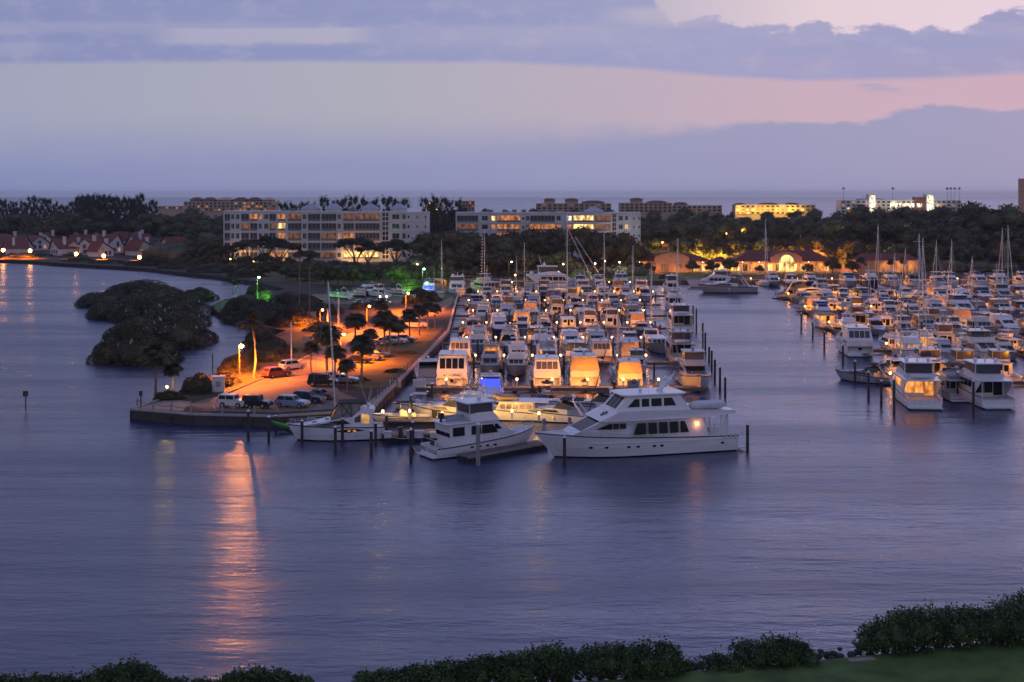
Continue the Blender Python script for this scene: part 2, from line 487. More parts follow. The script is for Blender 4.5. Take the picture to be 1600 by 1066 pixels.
# peninsula surfaces
road_px = [(285, 634), (330, 622), (365, 613), (470, 563), (548, 523), (590, 503), (640, 486), (690, 471), (706, 464), (712, 470), (690, 488), (640, 505), (590, 533), (556, 552), (540, 572), (522, 592), (530, 612), (566, 626), (540, 638), (430, 645), (320, 642)]
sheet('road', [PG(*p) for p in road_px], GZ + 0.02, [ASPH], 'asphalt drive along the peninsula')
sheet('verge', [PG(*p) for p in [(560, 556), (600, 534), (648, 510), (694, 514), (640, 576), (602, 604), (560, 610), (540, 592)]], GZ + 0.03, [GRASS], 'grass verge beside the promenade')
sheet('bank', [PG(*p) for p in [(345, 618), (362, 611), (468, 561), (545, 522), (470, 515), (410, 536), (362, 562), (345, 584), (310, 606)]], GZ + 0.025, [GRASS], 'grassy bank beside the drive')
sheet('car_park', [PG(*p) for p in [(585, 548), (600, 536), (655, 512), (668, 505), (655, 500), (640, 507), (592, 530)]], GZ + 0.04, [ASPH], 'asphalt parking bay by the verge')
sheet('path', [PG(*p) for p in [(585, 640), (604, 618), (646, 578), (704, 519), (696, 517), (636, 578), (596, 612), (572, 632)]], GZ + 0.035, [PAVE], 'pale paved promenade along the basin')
sheet('terrace', [PG(*p) for p in [(215, 638), (262, 624), (300, 628), (285, 643)]], GZ + 0.03, [PAVE], 'paved tip of the peninsula')
sheet('clubhouse_lawn', [PG(*p) for p in [(850, 436.6), (1120, 435.8), (1120, 427), (850, 428)]], GZ + 0.03, [LAWN], 'lawn before the red roofed clubhouse')
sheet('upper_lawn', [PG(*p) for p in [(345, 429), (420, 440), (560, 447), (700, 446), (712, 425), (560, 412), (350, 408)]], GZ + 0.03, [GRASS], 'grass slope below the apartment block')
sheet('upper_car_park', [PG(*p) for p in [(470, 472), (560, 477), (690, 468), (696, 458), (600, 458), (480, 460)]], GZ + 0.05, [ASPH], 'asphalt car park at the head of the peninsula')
# kerb along the drive
mb = MB()
kp = [PG(*p) for p in [(352, 616), (420, 588), (470, 562), (548, 522), (590, 502)]]
for a, b_ in zip(kp, kp[1:]):
    d = (b_ - a); L = d.length; c = (a + b_) / 2
    mb.cbox((c.x, c.y, GZ + 0.08), (L + 0.1, 0.3, 0.14), math.atan2(d.y, d.x))
tag(mb.build('kerb', PAVE), 'pale kerb beside the drive', 'kerb', kind='structure')
# painted bays
mb = MB()
for i in range(8):
    p = PG(335 + i * 27, 637 - i * 0.8)
    mb.cbox((p.x, p.y, GZ + 0.032), (0.12, 4.2, 0.006), 0.35)
tag(mb.build('road_markings', PAINT), 'painted parking bay lines', 'marking', kind='structure')


# ---------------------------------------------------------------- seawalls
def seawall(name_label, pts, z=GZ, cap=0.55, low=-1.2):
    r = thing('seawall', name_label, 'seawall', (pts[0].x, pts[0].y, 0))
    o = Vector((pts[0].x, pts[0].y, 0))
    f = MB(); c = MB()
    for a, b_ in zip(pts, pts[1:]):
        a = Vector((a.x, a.y, 0)) - o; b_ = Vector((b_.x, b_.y, 0)) - o
        d = b_ - a; L = d.length; an = math.atan2(d.y, d.x); m_ = (a + b_) / 2
        f.cbox((m_.x, m_.y, (low + z - 0.05) / 2), (L, 0.35, z - 0.05 - low), an)
        c.cbox((m_.x, m_.y, z + 0.06), (L + 0.2, cap, 0.26), an)
        n = max(1, int(L / 3))
        for i in range(n):
            q = a + d * (i / n)
            f.cbox((q.x, q.y, (low + z - 0.05) / 2), (0.3, 0.52, z - 0.05 - low), an)
    f.build('wall_face', SEAW, r); c.build('cap', CONC, r)
    return r


P3 = [PG(*p) for p in [(262, 621), (206, 640), (300, 648), (430, 651), (575, 642)]]
seawall('low seawall with pale concrete cap round the tip of the peninsula', P3)
P4 = [PG(*p) for p in [(575, 642), (598, 618), (640, 580), (700, 518), (706, 495), (712, 472), (718, 455), (760, 441)]]
seawall('seawall under the promenade railing along the left basin', P4)
P5 = [PG(*p) for p in [(760, 441), (870, 438.5), (1180, 437.5), (1800, 437.5)]]
seawall('long seawall at the back of the basins before the clubhouse', P5)

# promenade railing
rr = thing('promenade_railing', 'dark metal railing along the promenade above the left basin', 'railing', (0, 0, 0))
rp = [PG(*p) for p in [(592, 624), (640, 579), (698, 519)]]
rail = MB()
npost = 0
for a, b_ in zip(rp, rp[1:]):
    d = b_ - a; L = d.length; n = int(L / 2.6)
    for k in (0.45, 0.8, 1.15):
        rail.tube([a + Vector((-0.4, 0, k)), b_ + Vector((-0.4, 0, k))], 0.04, 4)
    for i in range(n + 1):
        q = a + d * (i / n)
        pm = MB(); pm.box(-0.06, 0.06, -0.06, 0.06, 0, 1.25)
        pm.build('post', RUB, rr, loc=(q.x - 0.4, q.y, GZ))
rail.build('rail', RUB, rr)

# chain fence at the tip
cf = thing('chain_fence', 'rope and bollard fence round the tip of the peninsula', 'fence', (0, 0, 0))
cpx = [(213, 637), (238, 641), (266, 644.5), (297, 647), (346, 648.5), (396, 649)]
cps = [PG(*p) for p in cpx]
for p in cps:
    pm = MB(); pm.lathe([(0.14, 0), (0.14, 1.0), (0.10, 1.1), (0.02, 1.15)], n=8)
    pm.build('bollard', PILEG, cf, loc=(p.x, p.y + 0.5, GZ + 0.1))
ch = MB()
for a, b_ in zip(cps, cps[1:]):
    pts = []
    for i in range(7):
        t = i / 6; q = a.lerp(b_, t)
        pts.append((q.x, q.y + 0.5, GZ + 1.0 - 0.35 * 4 * t * (1 - t)))
    ch.tube(pts, 0.035, 4)
ch.build('chain', RUB, cf)

# riprap
RK = mat('rock', (0.055, 0.05, 0.045), 0.95, var=0.4, vscale=2)
mb = MB(); rr_ = random.Random(3)
edge = [PG(*p, 1.2) for p in [(840, 1068), (1000, 1059), (1075, 1048), (1200, 1039), (1345, 1024), (1480, 1011), (1620, 998)]]
for a, b_ in zip(edge, edge[1:]):
    for i in range(int((b_ - a).length / 0.22)):
        q = a.lerp(b_, rr_.random()); s = rr_.uniform(0.12, 0.38)
        mb.sphere((q.x, q.y + rr_.uniform(-0.5, 1.3), rr_.uniform(0.9, 1.45)), (s, s * rr_.uniform(0.7, 1.2), s * 0.7), 5, 4)
tag(mb.build('shore_rocks', RK), 'dark boulders along the near lawn edge', 'rocks', kind='stuff')
mb = MB(); p = PG(1342, 1026, 1.5); mb.cbox((p.x, p.y - 0.6, 1.53), (1.8, 0.5, 0.06), 0.22)
tag(mb.build('path', PAVE), 'pale concrete pad at the lawn edge', 'path', kind='structure')
# ---------------------------------------------------------------- vegetation
LEAF = mat('leaf_dark', (0.058, 0.062, 0.027), 0.75, var=0.45, vscale=0.25, rvar=0.3)
LEAF_B = mat('leaf_olive', (0.072, 0.062, 0.025), 0.75, var=0.45, vscale=0.25, rvar=0.3)
LEAF_P = mat('leaf_pine', (0.040, 0.045, 0.028), 0.8, var=0.4, vscale=0.2, rvar=0.25)
LEAF_N = mat('leaf_near', (0.046, 0.080, 0.015), 0.6, var=0.6, vscale=0.9)
LEAF_M = mat('leaf_mangrove', (0.054, 0.055, 0.019), 0.7, var=0.5, vscale=0.5, rvar=0.2)
PALM = mat('palm_frond', (0.050, 0.052, 0.020), 0.65, var=0.4, vscale=0.8)
BARK = mat('bark', (0.09, 0.07, 0.055), 0.9, var=0.3, vscale=2)
PBARK = mat('palm_bark', (0.20, 0.165, 0.125), 0.9, var=0.25, vscale=2)


def clump(mb, c, r, n, size, rnd, core=True, jitter=0.25, up=0.3, cq=0.80):
    rx, ry, rz = r
    if core:
        rings = []
        for i in range(6):
            t = -PI / 2 + PI * (0.05 + 0.9 * i / 5)
            ring = []
            for k in range(9):
                q = cq * rnd.uniform(0.82, 1.08); a = 2 * PI * k / 9
                ring.append((c[0] + rx * q * math.cos(t) * math.cos(a), c[1] + ry * q * math.cos(t) * math.sin(a), c[2] + rz * q * math.sin(t)))
            rings.append(ring)
        mb.loft(rings)
    for _ in range(n):
        d = Vector((rnd.gauss(0, 1), rnd.gauss(0, 1), rnd.gauss(0.15, 1))).normalized()
        q = rnd.uniform(1 - jitter, 1 + jitter * 0.8)
        mb.leaf((c[0] + d.x * rx * q, c[1] + d.y * ry * q, c[2] + d.z * rz * q), size * rnd.uniform(0.6, 1.3), rnd, up)


def limb_trunk(h, r, spread, rnd, nl=5, z0=0.45):
    mb = MB()
    bx, by = rnd.uniform(-0.4, 0.4), rnd.uniform(-0.4, 0.4)
    mb.tube([(0, 0, -0.3), (bx * 0.5, by * 0.5, h * 0.25), (bx, by, h * z0)], [r * 1.3, r, r * 0.75], 7)
    for i in range(nl):
        a = 2 * PI * i / nl + rnd.uniform(-0.4, 0.4); s = spread * rnd.uniform(0.5, 0.9)
        mb.tube([(bx, by, h * z0 * 0.92), (bx + math.cos(a) * s * 0.45, by + math.sin(a) * s * 0.45, h * (z0 + 0.14)), (bx + math.cos(a) * s, by + math.sin(a) * s, h * rnd.uniform(0.68, 0.85))], [r * 0.55, r * 0.4, r * 0.15], 5)
    return mb


def make_tree(kind, seed, name, label, group, leafmat=LEAF):
    rnd = random.Random(seed)
    t = thing(name, label, 'tree', (0, 0, -200), 0, group)
    cb = MB()
    if kind == 'round':          # about 10 m high
        h = 10
        limb_trunk(h, 0.3, 3.6, rnd).build('trunk', BARK, t)
        for i in range(11):
            a = 2 * PI * i / 8; s = rnd.uniform(1.6, 3.9) if i < 8 else rnd.uniform(0, 1.4)
            z = rnd.uniform(4.6, 7.6) if i < 8 else rnd.uniform(7.2, 8.7)
            rr_ = rnd.uniform(1.3, 2.2)
            clump(cb, (math.cos(a) * s, math.sin(a) * s, z), (rr_ * 1.15, rr_ * 1.15, rr_ * 0.85), 120, 0.36, rnd)
    elif kind == 'broad':        # low wide crown
        h = 8
        limb_trunk(h, 0.35, 4.6, rnd, 6, 0.3).build('trunk', BARK, t)
        for i in range(14):
            a = 2 * PI * i / 9 + rnd.uniform(-.3, .3); s = rnd.uniform(2.6, 5.2) if i < 9 else rnd.uniform(0, 2.2)
            z = rnd.uniform(3.4, 5.6) if i < 9 else rnd.uniform(5.6, 6.8)
            rr_ = rnd.uniform(1.4, 2.1)
            clump(cb, (math.cos(a) * s, math.sin(a) * s, z), (rr_ * 1.2, rr_ * 1.2, rr_ * 0.8), 110, 0.36, rnd)
    elif kind == 'pine':         # tall ragged she-oak, about 26 m
        h = 26
        mb = MB(); mb.tube([(0, 0, -0.5), (0.3, 0.1, 9), (0.1, 0.3, 18), (0.4, 0, 25)], [0.4, 0.3, 0.18, 0.05], 6)
        for i in range(16):
            z = 7 + i * 1.15; a = i * 2.4; s = rnd.uniform(1.6, 4.6) * (1 - 0.45 * (z - 7) / 19)
            tip = Vector((math.cos(a) * s, math.sin(a) * s, z + rnd.uniform(1.2, 3.2)))
            mb.tube([(0.2, 0.1, z), tip], [0.1, 0.03], 4)
            for k in range(3):
                q = Vector((0.2, 0.1, z)).lerp(tip, 0.5 + 0.28 * k)
                rr_ = rnd.uniform(0.6, 1.15)
                clump(cb, q, (rr_, rr_, rr_ * 1.6), 34, 0.34, rnd, core=k == 1, jitter=0.45, up=1.0)
        mb.build('trunk', BARK, t)
        clump(cb, (0.4, 0, 25), (0.6, 0.6, 1.4), 40, 0.3, rnd, core=False, jitter=0.5, up=1.2)
    elif kind == 'umbrella':     # flat dark top on bent limbs, 9 m
        h = 9
        mb = MB()
        for i in range(5):
            a = i * 1.26 + rnd.uniform(-.3, .3); s = rnd.uniform(2.4, 4.4)
            mb.tube([(0.3 * math.cos(a), 0.3 * math.sin(a), -0.3), (0.5 * math.cos(a), 0.5 * math.sin(a), 2.2), (s * 0.6 * math.cos(a), s * 0.6 * math.sin(a), 4.8), (s * math.cos(a), s * math.sin(a), 6.6)], [0.22, 0.2, 0.15, 0.06], 5)
        mb.build('trunk', BARK, t)
        for i in range(15):
            a = rnd.uniform(0, 6.28); s = 5.2 * math.sqrt(rnd.random())
            clump(cb, (math.cos(a) * s, math.sin(a) * s, 7.6 - 0.055 * s * s + rnd.uniform(-.3, .3)), (1.6, 1.6, 0.62), 90, 0.32, rnd)
    cb.build('crown', leafmat, t)
    return t


def make_palm(kind, seed, label):
    rnd = random.Random(seed)
    t = thing('palm_tree', label, 'palm tree', (0, 0, -200), 0, 'palm trees')
    mb = MB(); cb = MB()
    if kind == 'coconut':
        h = 8.4; path = [(0, 0, -0.2), (0.25, 0, h * 0.3), (0.15, 0.1, h * 0.65), (-0.35, 0.1, h)]
        mb.tube(path, [0.26, 0.19, 0.16, 0.13], 8)
        top = Vector(path[-1]); nf, L, droop = 19, 3.0, 1.5
    elif kind == 'sabal':
        h = 6.0; path = [(0, 0, -0.2), (0.08, 0, h * 0.5), (0.0, 0.05, h)]
        mb.tube(path, [0.22, 0.17, 0.18], 8)
        top = Vector(path[-1]); nf, L, droop = 80, 2.35, 1.35
    else:
        h = 11; path = [(0, 0, -0.2), (0.2, 0, h * 0.5), (0.1, 0.1, h)]
        mb.tube(path, [0.2, 0.15, 0.12], 8)
        top = Vector(path[-1]); nf, L, droop = 22, 2.2, 1.2
    mb.build('trunk', PBARK, t)
    for i in range(nf):
        a = i * 2.39996 + rnd.uniform(-.2, .2)
        e0 = rnd.uniform(-0.75 if kind == 'sabal' else -0.5, 1.35); l = L * rnd.uniform(0.85, 1.1)
        pts = []
        for k in range(6):
            s = k / 5
            x = l * s * math.cos(e0); z = l * s * math.sin(e0) - droop * s * s * (1.1 if e0 > 0 else 0.5)
            pts.append(top + Vector((x * math.cos(a), x * math.sin(a), z)))
        side = Vector((-math.sin(a), math.cos(a), 0))
        for k in range(5):
            p, q = pts[k], pts[k + 1]
            for j in range(5):
                u = p.lerp(q, j / 5)
                wd = L * (0.26 if kind != 'sabal' else 0.42) * math.sin(PI * min(0.97, 0.16 + 0.84 * (k + j / 5) / 5))
                d = (q - p).normalized()
                for sg in (-1, 1):
                    tip = u + side * sg * wd + d * wd * 0.6 + Vector((0, 0, -wd * rnd.uniform(0.2, 0.6)))
                    cb.add([u, u + d * 0.13, tip], [(0, 1, 2)])
    cb.build('fronds', PALM, t)
    return t


def place(tpl, x, y, s=1.0, rz=None, z=GZ, label=None, group=None, sz=None, swap=None):
    return dup(tpl, (x, y, z), R.uniform(0, 6.28) if rz is None else rz, s if sz is None else (s, s, sz), label, group, swap)


T_round = [make_tree('round', 10 + i, 'tree', 'round crowned tree', 'trees') for i in range(3)]
T_broad = [make_tree('broad', 20 + i, 'tree', 'broad tree', 'trees', LEAF_B) for i in range(2)]
T_pine = [make_tree('pine', 30 + i, 'pine_tree', 'tall ragged pine', 'pines', LEAF_P) for i in range(3)]
T_umb = [make_tree('umbrella', 40 + i, 'umbrella_tree', 'flat topped dark tree', 'umbrella trees', LEAF_P) for i in range(2)]
P_coco = make_palm('coconut', 50, 'coconut palm')
P_sab = [make_palm('sabal', 51 + i, 'sabal palm') for i in range(2)]
P_tall = make_palm('tall', 54, 'tall palm')
TEMPLATES = T_round + T_broad + T_pine + T_umb + [P_coco] + P_sab + [P_tall]


def wood(x0, x1, d, h, n, label, group, kinds=('r',), dj=25, hj=0.15, base=GZ):
    for i in range(n):
        px = x0 + (x1 - x0) * (i + R.uniform(0.1, 0.9)) / n
        D = d + R.uniform(-dj, dj)
        k = R.choice(kinds)
        tp = {'r': T_round, 'b': T_broad, 'p': T_pine}[k]
        th = {'r': 10, 'b': 8, 'p': 26}[k]
        s = h / th * R.uniform(1 - hj, 1 + hj)
        p = atD(px, D)
        wide = {'r': 1.0, 'b': 0.9, 'p': 1.0}[k]
        place(R.choice(tp), p.x, p.y, s * wide, z=base - 0.3, label=label, group=group, sz=s)


# woods; every tree is its own object, those of one stand that nothing tells apart share a label
wood(-30, 150, 860, 25, 34, 'tall ragged dark pine in the stand behind the red roofed houses', 'pines behind the red roofed houses', ('p',), 40)
wood(118, 222, 840, 28, 24, 'tallest ragged dark pine behind the red roofed houses', 'tallest pines behind the red roofed houses', ('p',), 30, 0.08)
wood(205, 245, 870, 23, 8, 'ragged pine at the thinning edge behind the red roofed houses', 'edge pines behind the red roofed houses', ('p',), 30)
wood(-30, 360, 800, 17, 34, 'dark round tree behind the red roofed houses', 'round trees behind the red roofed houses', ('r', 'r', 'b'), 30)
wood(260, 360, 720, 14, 10, 'dark tree between the red roofed houses and the long apartment block', 'trees beside the long apartment block', ('r', 'b'), 30)
wood(308, 352, 585, 11, 6, 'dark bushy tree left of the long apartment block', 'bushy trees by the long apartment block', ('r', 'b'), 15)
wood(440, 500, 660, 25, 9, 'ragged pine rising over the left half of the long apartment roof', 'pines over the left apartment roof', ('p',), 20, 0.08)
wood(500, 640, 670, 27.5, 12, 'ragged pine rising over the right half of the long apartment roof', 'pines over the right apartment roof', ('p',), 25, 0.07)
wood(655, 730, 690, 26, 7, 'ragged pine in the gap between the two apartment blocks', 'pines between the apartment blocks', ('p',), 20, 0.1)
wood(400, 720, 720, 18, 16, 'dark tree behind the long apartment block', 'trees behind the long apartment block', ('r',), 25)
wood(668, 716, 560, 15, 5, 'dark tree in the gap between the apartment blocks', 'trees between the apartment blocks', ('r',), 15)
wood(660, 990, 515, 15.5, 22, 'dark tree in front of the second apartment block', 'trees before the second apartment block', ('r', 'r', 'b'), 18)
wood(680, 900, 480, 9, 15, 'low dark tree behind the moored boats', 'low trees behind the moored boats', ('r', 'b'), 10)
wood(995, 1345, 535, 11.5, 18, 'olive tree glowing behind the clubhouse roof', 'lamplit trees behind the clubhouse', ('b', 'b', 'r'), 10)
wood(1000, 1340, 660, 15.5, 17, 'dark tree in the wood above the clubhouse', 'trees above the clubhouse', ('r', 'b'), 30)
wood(1330, 1530, 640, 17.5, 11, 'dark tree below the white lit hotel', 'trees below the white lit hotel', ('r',), 30)
wood(1340, 1500, 820, 21, 8, 'dark tree in front of the white lit hotel', 'trees before the white lit hotel', ('r',), 20)
wood(1325, 1630, 520, 11, 16, 'dark tree behind the far right moored boats', 'trees behind the far right boats', ('r', 'b'), 14)
wood(1430, 1630, 570, 15, 9, 'dark tree in the wood behind the far right masts', 'wood behind the far right masts', ('r',), 14)
wood(1508, 1592, 600, 25.5, 4, 'great dark tree towering at the right of the white lit hotel', 'great dark trees by the hotel', ('r',), 8, 0.05)
wood(1000, 1330, 820, 14.5, 17, 'dark tree in the middle belt of the far wood', 'middle belt of the far wood', ('r',), 40)
wood(990, 1650, 980, 15, 24, 'hazy tree in the far wood before the beach buildings', 'far wood before the beach', ('r',), 50)
wood(250, 1000, 1000, 17, 18, 'hazy tree behind the apartment blocks', 'hazy trees behind the apartments', ('r',), 60)
wood(690, 1640, 1180, 16, 22, 'hazy tree beside the beach buildings', 'hazy trees by the beach buildings', ('r',), 40)
wood(345, 720, 492, 4.4, 30, 'low dark bushy tree on the bank below the long apartment block', 'low trees on the apartment bank', ('b',), 18)
wood(440, 700, 458, 5.6, 26, 'low dark tree at the head of the peninsula', 'low trees at the peninsula head', ('b', 'r'), 14)
wood(230, 460, 545, 4.5, 14, 'low mangrove tree on the far left shore', 'low mangroves on the far left shore', ('b',), 12)
for (px, D, s, k) in [(388, 545, 1.35, 0), (416, 548, 1.5, 1), (437, 540, 1.25, 0), (365, 552, 1.0, 1), (556, 535, 1.5, 0), (575, 532, 1.15, 1), (618, 530, 1.4, 1), (640, 535, 1.2, 0), (483, 520, 0.9, 1)]:
    p = atD(px, D)
    place(T_umb[k], p.x, p.y, s, label=None)
UMB = [o for o in bpy.data.objects if o.name.startswith('umbrella_tree.') and o.parent is None and o.location.z > -100]
for o, l in zip(sorted(UMB, key=lambda o: o.location.x / o.location.y), ['smallest flat topped tree at the left end of the long apartment block', 'flat topped dark tree before the dim left wing of the apartment block', 'widest flat topped tree before the apartment left wing', 'flat topped tree right of the widest one before the apartment block', 'small flat topped tree below the middle of the long apartment block', 'big flat topped tree before the lit apartment entrance', 'flat topped tree just right of the lit apartment entrance', 'flat topped tree below the plain right end of the apartment block', 'rightmost flat topped tree before the apartment block']):
    o['label'] = l; o['group'] = 'flat topped trees before the apartment block'

# ---------------------------------------------------------------- mangroves
def mangrove(seed, nleaf=11000):
    rnd = random.Random(seed)
    t = thing('mangrove', 'dark mangrove', 'mangrove', (0, 0, -200), 0, 'mangroves')
    cb = MB()
    for i in range(9):
        a = rnd.uniform(0, 6.28); s = rnd.uniform(0, 0.62)
        rr_ = rnd.uniform(0.34, 0.5)
        clump(cb, (math.cos(a) * s, math.sin(a) * s, 0.12 + 0.5 * (1 - s) * rnd.uniform(0.8, 1.1)), (rr_, rr_, 0.42), nleaf // 9, 0.029, rnd, jitter=0.09, cq=0.78)
    clump(cb, (0, 0, 0.1), (0.98, 0.98, 0.42), nleaf // 2, 0.029, rnd, jitter=0.07, cq=0.8)
    cb.build('foliage', LEAF_M, t)
    sb = MB()
    for i in range(10):
        a = rnd.uniform(0, 6.28); s = rnd.uniform(0.3, 0.85)
        sb.tube([(math.cos(a) * s, math.sin(a) * s, -0.3), (math.cos(a) * s * 0.7, math.sin(a) * s * 0.7, 0.3)], 0.012, 4)
    sb.build('stem', BARK, t)
    return t


T_man = [mangrove(60), mangrove(61), mangrove(62)]
TEMPLATES += T_man
# (px, py of the waterline in front, radius across m, radius in depth, height, label)
isl = [
    (163, 480, 11, 14, 4.6, 'mangrove at the far left end of the island'),
    (205, 474, 13, 15, 5.9, 'tallest mangrove at the back of the island'),
    (232, 482, 11, 14, 6.0, 'mangrove right behind the crest of the island'),
    (180, 498, 10, 14, 5.4, 'mangrove on the left slope of the island'),
    (222, 505, 11, 16, 6.6, 'mangrove in the saddle of the island'),
    (254, 500, 10, 16, 6.6, 'mangrove above the right bay of the island'),
    (258, 516, 8.0, 13, 6.4, 'mangrove on the right shoulder of the island'),
    (284, 543, 5.2, 11, 4.8, 'mangrove at the right hand tip of the island'),
    (260, 546, 7.6, 13, 6.6, 'mangrove in the right front dotted with birds'),
    (235, 540, 8, 13, 6.6, 'mangrove in the middle of the island front'),
    (192, 558, 7.6, 10, 6.4, 'rounded mangrove crowning the near left lobe'),
    (160, 569, 4.2, 7, 4.2, 'low mangrove at the near left corner of the island'),
    (215, 571, 6.4, 8, 5.4, 'mangrove on the near edge of the island'),
    (243, 571, 3.6, 7, 3.6, 'low mangrove behind the pair of palms at the near edge of the island')]
MANG = []
for i, (px, py, rx, ry, h, l) in enumerate(isl):
    p = at(px, py)
    MANG.append((p.x, p.y + ry * 0.75, rx, ry, h))
    dup(T_man[i % 3], (p.x, p.y + ry * 0.75, -0.1), 0, (rx, ry, h), l, 'mangroves of the bird island')
# shoreline mangroves and hedges
for i, (px, py, rx, ry, h, l) in enumerate([
    (308, 470, 5.6, 6, 4.2, 'small lone mangrove islet beside the bird island'),
    (370, 494, 5.5, 12, 4.4, 'mangrove at the left end of the peninsula shore clump'),
    (394, 501, 6, 10, 4.6, 'mangrove in the middle of the peninsula shore clump'),
    (424, 509, 6.5, 10, 5.0, 'mangrove at the right of the peninsula shore clump'),
    (452, 512, 5.5, 9, 4.6, 'mangrove nearest the drive in the peninsula shore clump'),
    (470, 490, 6.5, 10, 4.4, 'mangrove hedge beside the sign on the drive'),
    (500, 494, 5.5, 6, 3.2, 'hedge lit orange beside the upper drive'),
    (440, 486, 6, 12, 4.2, 'dark mangrove behind the shore clump'),
    (345, 606, 2.6, 4, 2.4, 'low shrub beside the white utility cabinet'),
    (306, 617, 2.9, 4, 3.2, 'rounded shrub lit red left of the white utility cabinet'),
    (366, 584, 3.6, 5, 2.8, 'shrub beside the glowing street lamp'),
    (405, 567, 4.8, 5, 3.2, 'long shrub behind the leaning lit palm'),
    (430, 556, 3.6, 5, 2.6, 'flat orange lit shrub on the grassy bank'),
    (405, 545, 4.4, 6, 3.6, 'dark shrub at the water edge of the bank'),
    (500, 520, 4.5, 5, 2.2, 'low orange hedge beside the kerb'),
    (262, 628, 2.5, 1.6, 1.7, 'clipped dark hedge at the tip behind the yellow lamp'),
    (640, 452, 7, 5, 3.0, 'green lit hedge at the head of the left basin'),
    (412, 470, 4.4, 4, 2.6, 'green lit shrub under the white lamp post'),
    (400, 462, 3.6, 4, 3.6, 'taller green lit shrub beside the white lamp post'),
    (620, 585, 2.6, 1.2, 0.9, 'clipped hedge between two palms on the verge'),
    (560, 598, 2.2, 1.2, 1.0, 'clipped hedge beside the black off-roader'),
    (640, 556, 2.8, 1.2, 0.9, 'clipped hedge beyond the row of palms'),
    (30, 409, 13, 8, 3.2, 'low mangrove fringe at the far left shore'),
    (120, 414, 12, 7, 3.2, 'low mangrove fringe below the pier lamps'),
    (170, 417, 12, 7, 3.4, 'low mangrove fringe below the bright twin lamps'),
    (225, 421, 12, 7, 4.0, 'low mangrove fringe right of the twin lamps'),
    (275, 426, 12, 8, 4.4, 'mangrove fringe on the bending far left shore'),
    (330, 432, 12, 8, 4.4, 'mangrove fringe before the long apartment block'),
    (385, 440, 10, 8, 4.2, 'mangrove fringe where the far inlet narrows'),
    (1040, 437, 2.6, 2, 2.0, 'round clipped bush on the clubhouse lawn'),
    (1110, 437, 2.2, 2, 1.8, 'round clipped bush at the right end of the clubhouse lawn'),
    (945, 436, 3.4, 3, 3.4, 'lit shrub left of the clubhouse')]):
    z = GZ - 0.2 if py > 400 and not (px < 400 and py < 445) and i not in (0,) else -0.1
    p = at(px, py, max(0, z))
    dup(T_man[i % 3], (p.x, p.y + ry * 0.7, z), 0, (rx, ry, h), l, 'shrubs along the shores')

# ---------------------------------------------------------------- near bushes
def near_bush(label, spans, seed, dens=1.0, name='bush', lsz=0.13):
    """spans: (px, py_top, py_bottom) along the hedge; real leaves of hand size on forked stems."""
    rnd = random.Random(seed)
    base = at(spans[len(spans) // 2][0], spans[len(spans) // 2][2], 1.3)
    t = thing(name, label, 'bush', (base.x, base.y, 1.3), 0, 'bushes along the near shore')
    cb = MB(); sb = MB()
    for (px, pt, pb) in spans:
        p = at(px, pb, 1.3); D = p.y
        hgt = max(0.5, (zat(pt, D) - 1.3) * 0.86)
        c = p - base; c.z = 0
        w_ = max(0.6, hgt * 0.42)
        for k in range(3):
            q = Vector((c.x + rnd.uniform(-.5, .5), c.y + rnd.uniform(-.8, .8), hgt * rnd.uniform(0.42, 0.55)))
            clump(cb, q, (w_, w_, hgt * 0.42), int(330 * dens * max(1, hgt / 2)), lsz * 0.85, rnd, core=dens > 0.7, jitter=0.28, cq=0.62)
        for k in range(int(9 * dens)):
            a = rnd.uniform(0, 6.28); s = rnd.uniform(0.2, w_)
            tip = Vector((c.x + math.cos(a) * s, c.y + math.sin(a) * s, hgt * rnd.uniform(0.82, 1.05)))
            sb.tube([(c.x + math.cos(a) * s * 0.2, c.y, -0.3), (c.x + math.cos(a) * s * 0.7, c.y + math.sin(a) * s * 0.6, hgt * 0.5), tip], [0.05, 0.03, 0.012], 4)
            for j in range(16):
                cb.leaf(tip + Vector((rnd.gauss(0, .16), rnd.gauss(0, .16), rnd.gauss(-.12, .2))), lsz * rnd.uniform(0.7, 1.2), rnd)
    cb.build('foliage', LEAF_N, t); sb.build('stem', BARK, t)
    return t


near_bush('low ragged hedge along the bottom left edge of the bay', [(-20 + i * 16, 1059 - (3 if i % 3 else 0), 1082) for i in range(12)] + [(270 + i * 14, 1066, 1084) for i in range(6)], 1)
near_bush('taller rounded bush rising from the bottom left hedge', [(180, 1034, 1080), (200, 1027, 1080), (220, 1036, 1080), (160, 1044, 1080), (238, 1048, 1080)], 2)
near_bush('rounded leafy bush beside the orange reflection', [(372, 1048, 1084), (390, 1044, 1084), (408, 1044, 1084), (425, 1047, 1084), (442, 1053, 1084), (462, 1058, 1084)], 3)
near_bush('long hedge sloping up to the gap before the middle bush', [(575 + i * 17, 1050 - max(0, i - 1) * 2.6, 1078 - i * 0.7) for i in range(16)] + [(850, 1006, 1064), (868, 1002, 1064), (884, 1010, 1064)], 4)
near_bush('full dark bush on the shore between the hedge and the lawn', [(922, 1010, 1060), (940, 1004, 1060), (960, 1003, 1060), (980, 1002, 1059), (1000, 1001, 1058), (1020, 994, 1057), (1036, 997, 1055), (1046, 1008, 1054)], 5)
near_bush('straggling bare twigged shrub right of the full bush', [(1062, 1032, 1052), (1078, 1036, 1050), (1054, 1024, 1053)], 6, 0.25)
near_bush('small sparse shrub on the rocks', [(1112, 1026, 1046), (1126, 1020, 1045), (1142, 1024, 1044)], 7, 0.45)
near_bush('thin feathery shrub beside the round bush on the rocks', [(1166, 994, 1042), (1178, 998, 1041), (1160, 1006, 1042)], 8, 0.4)
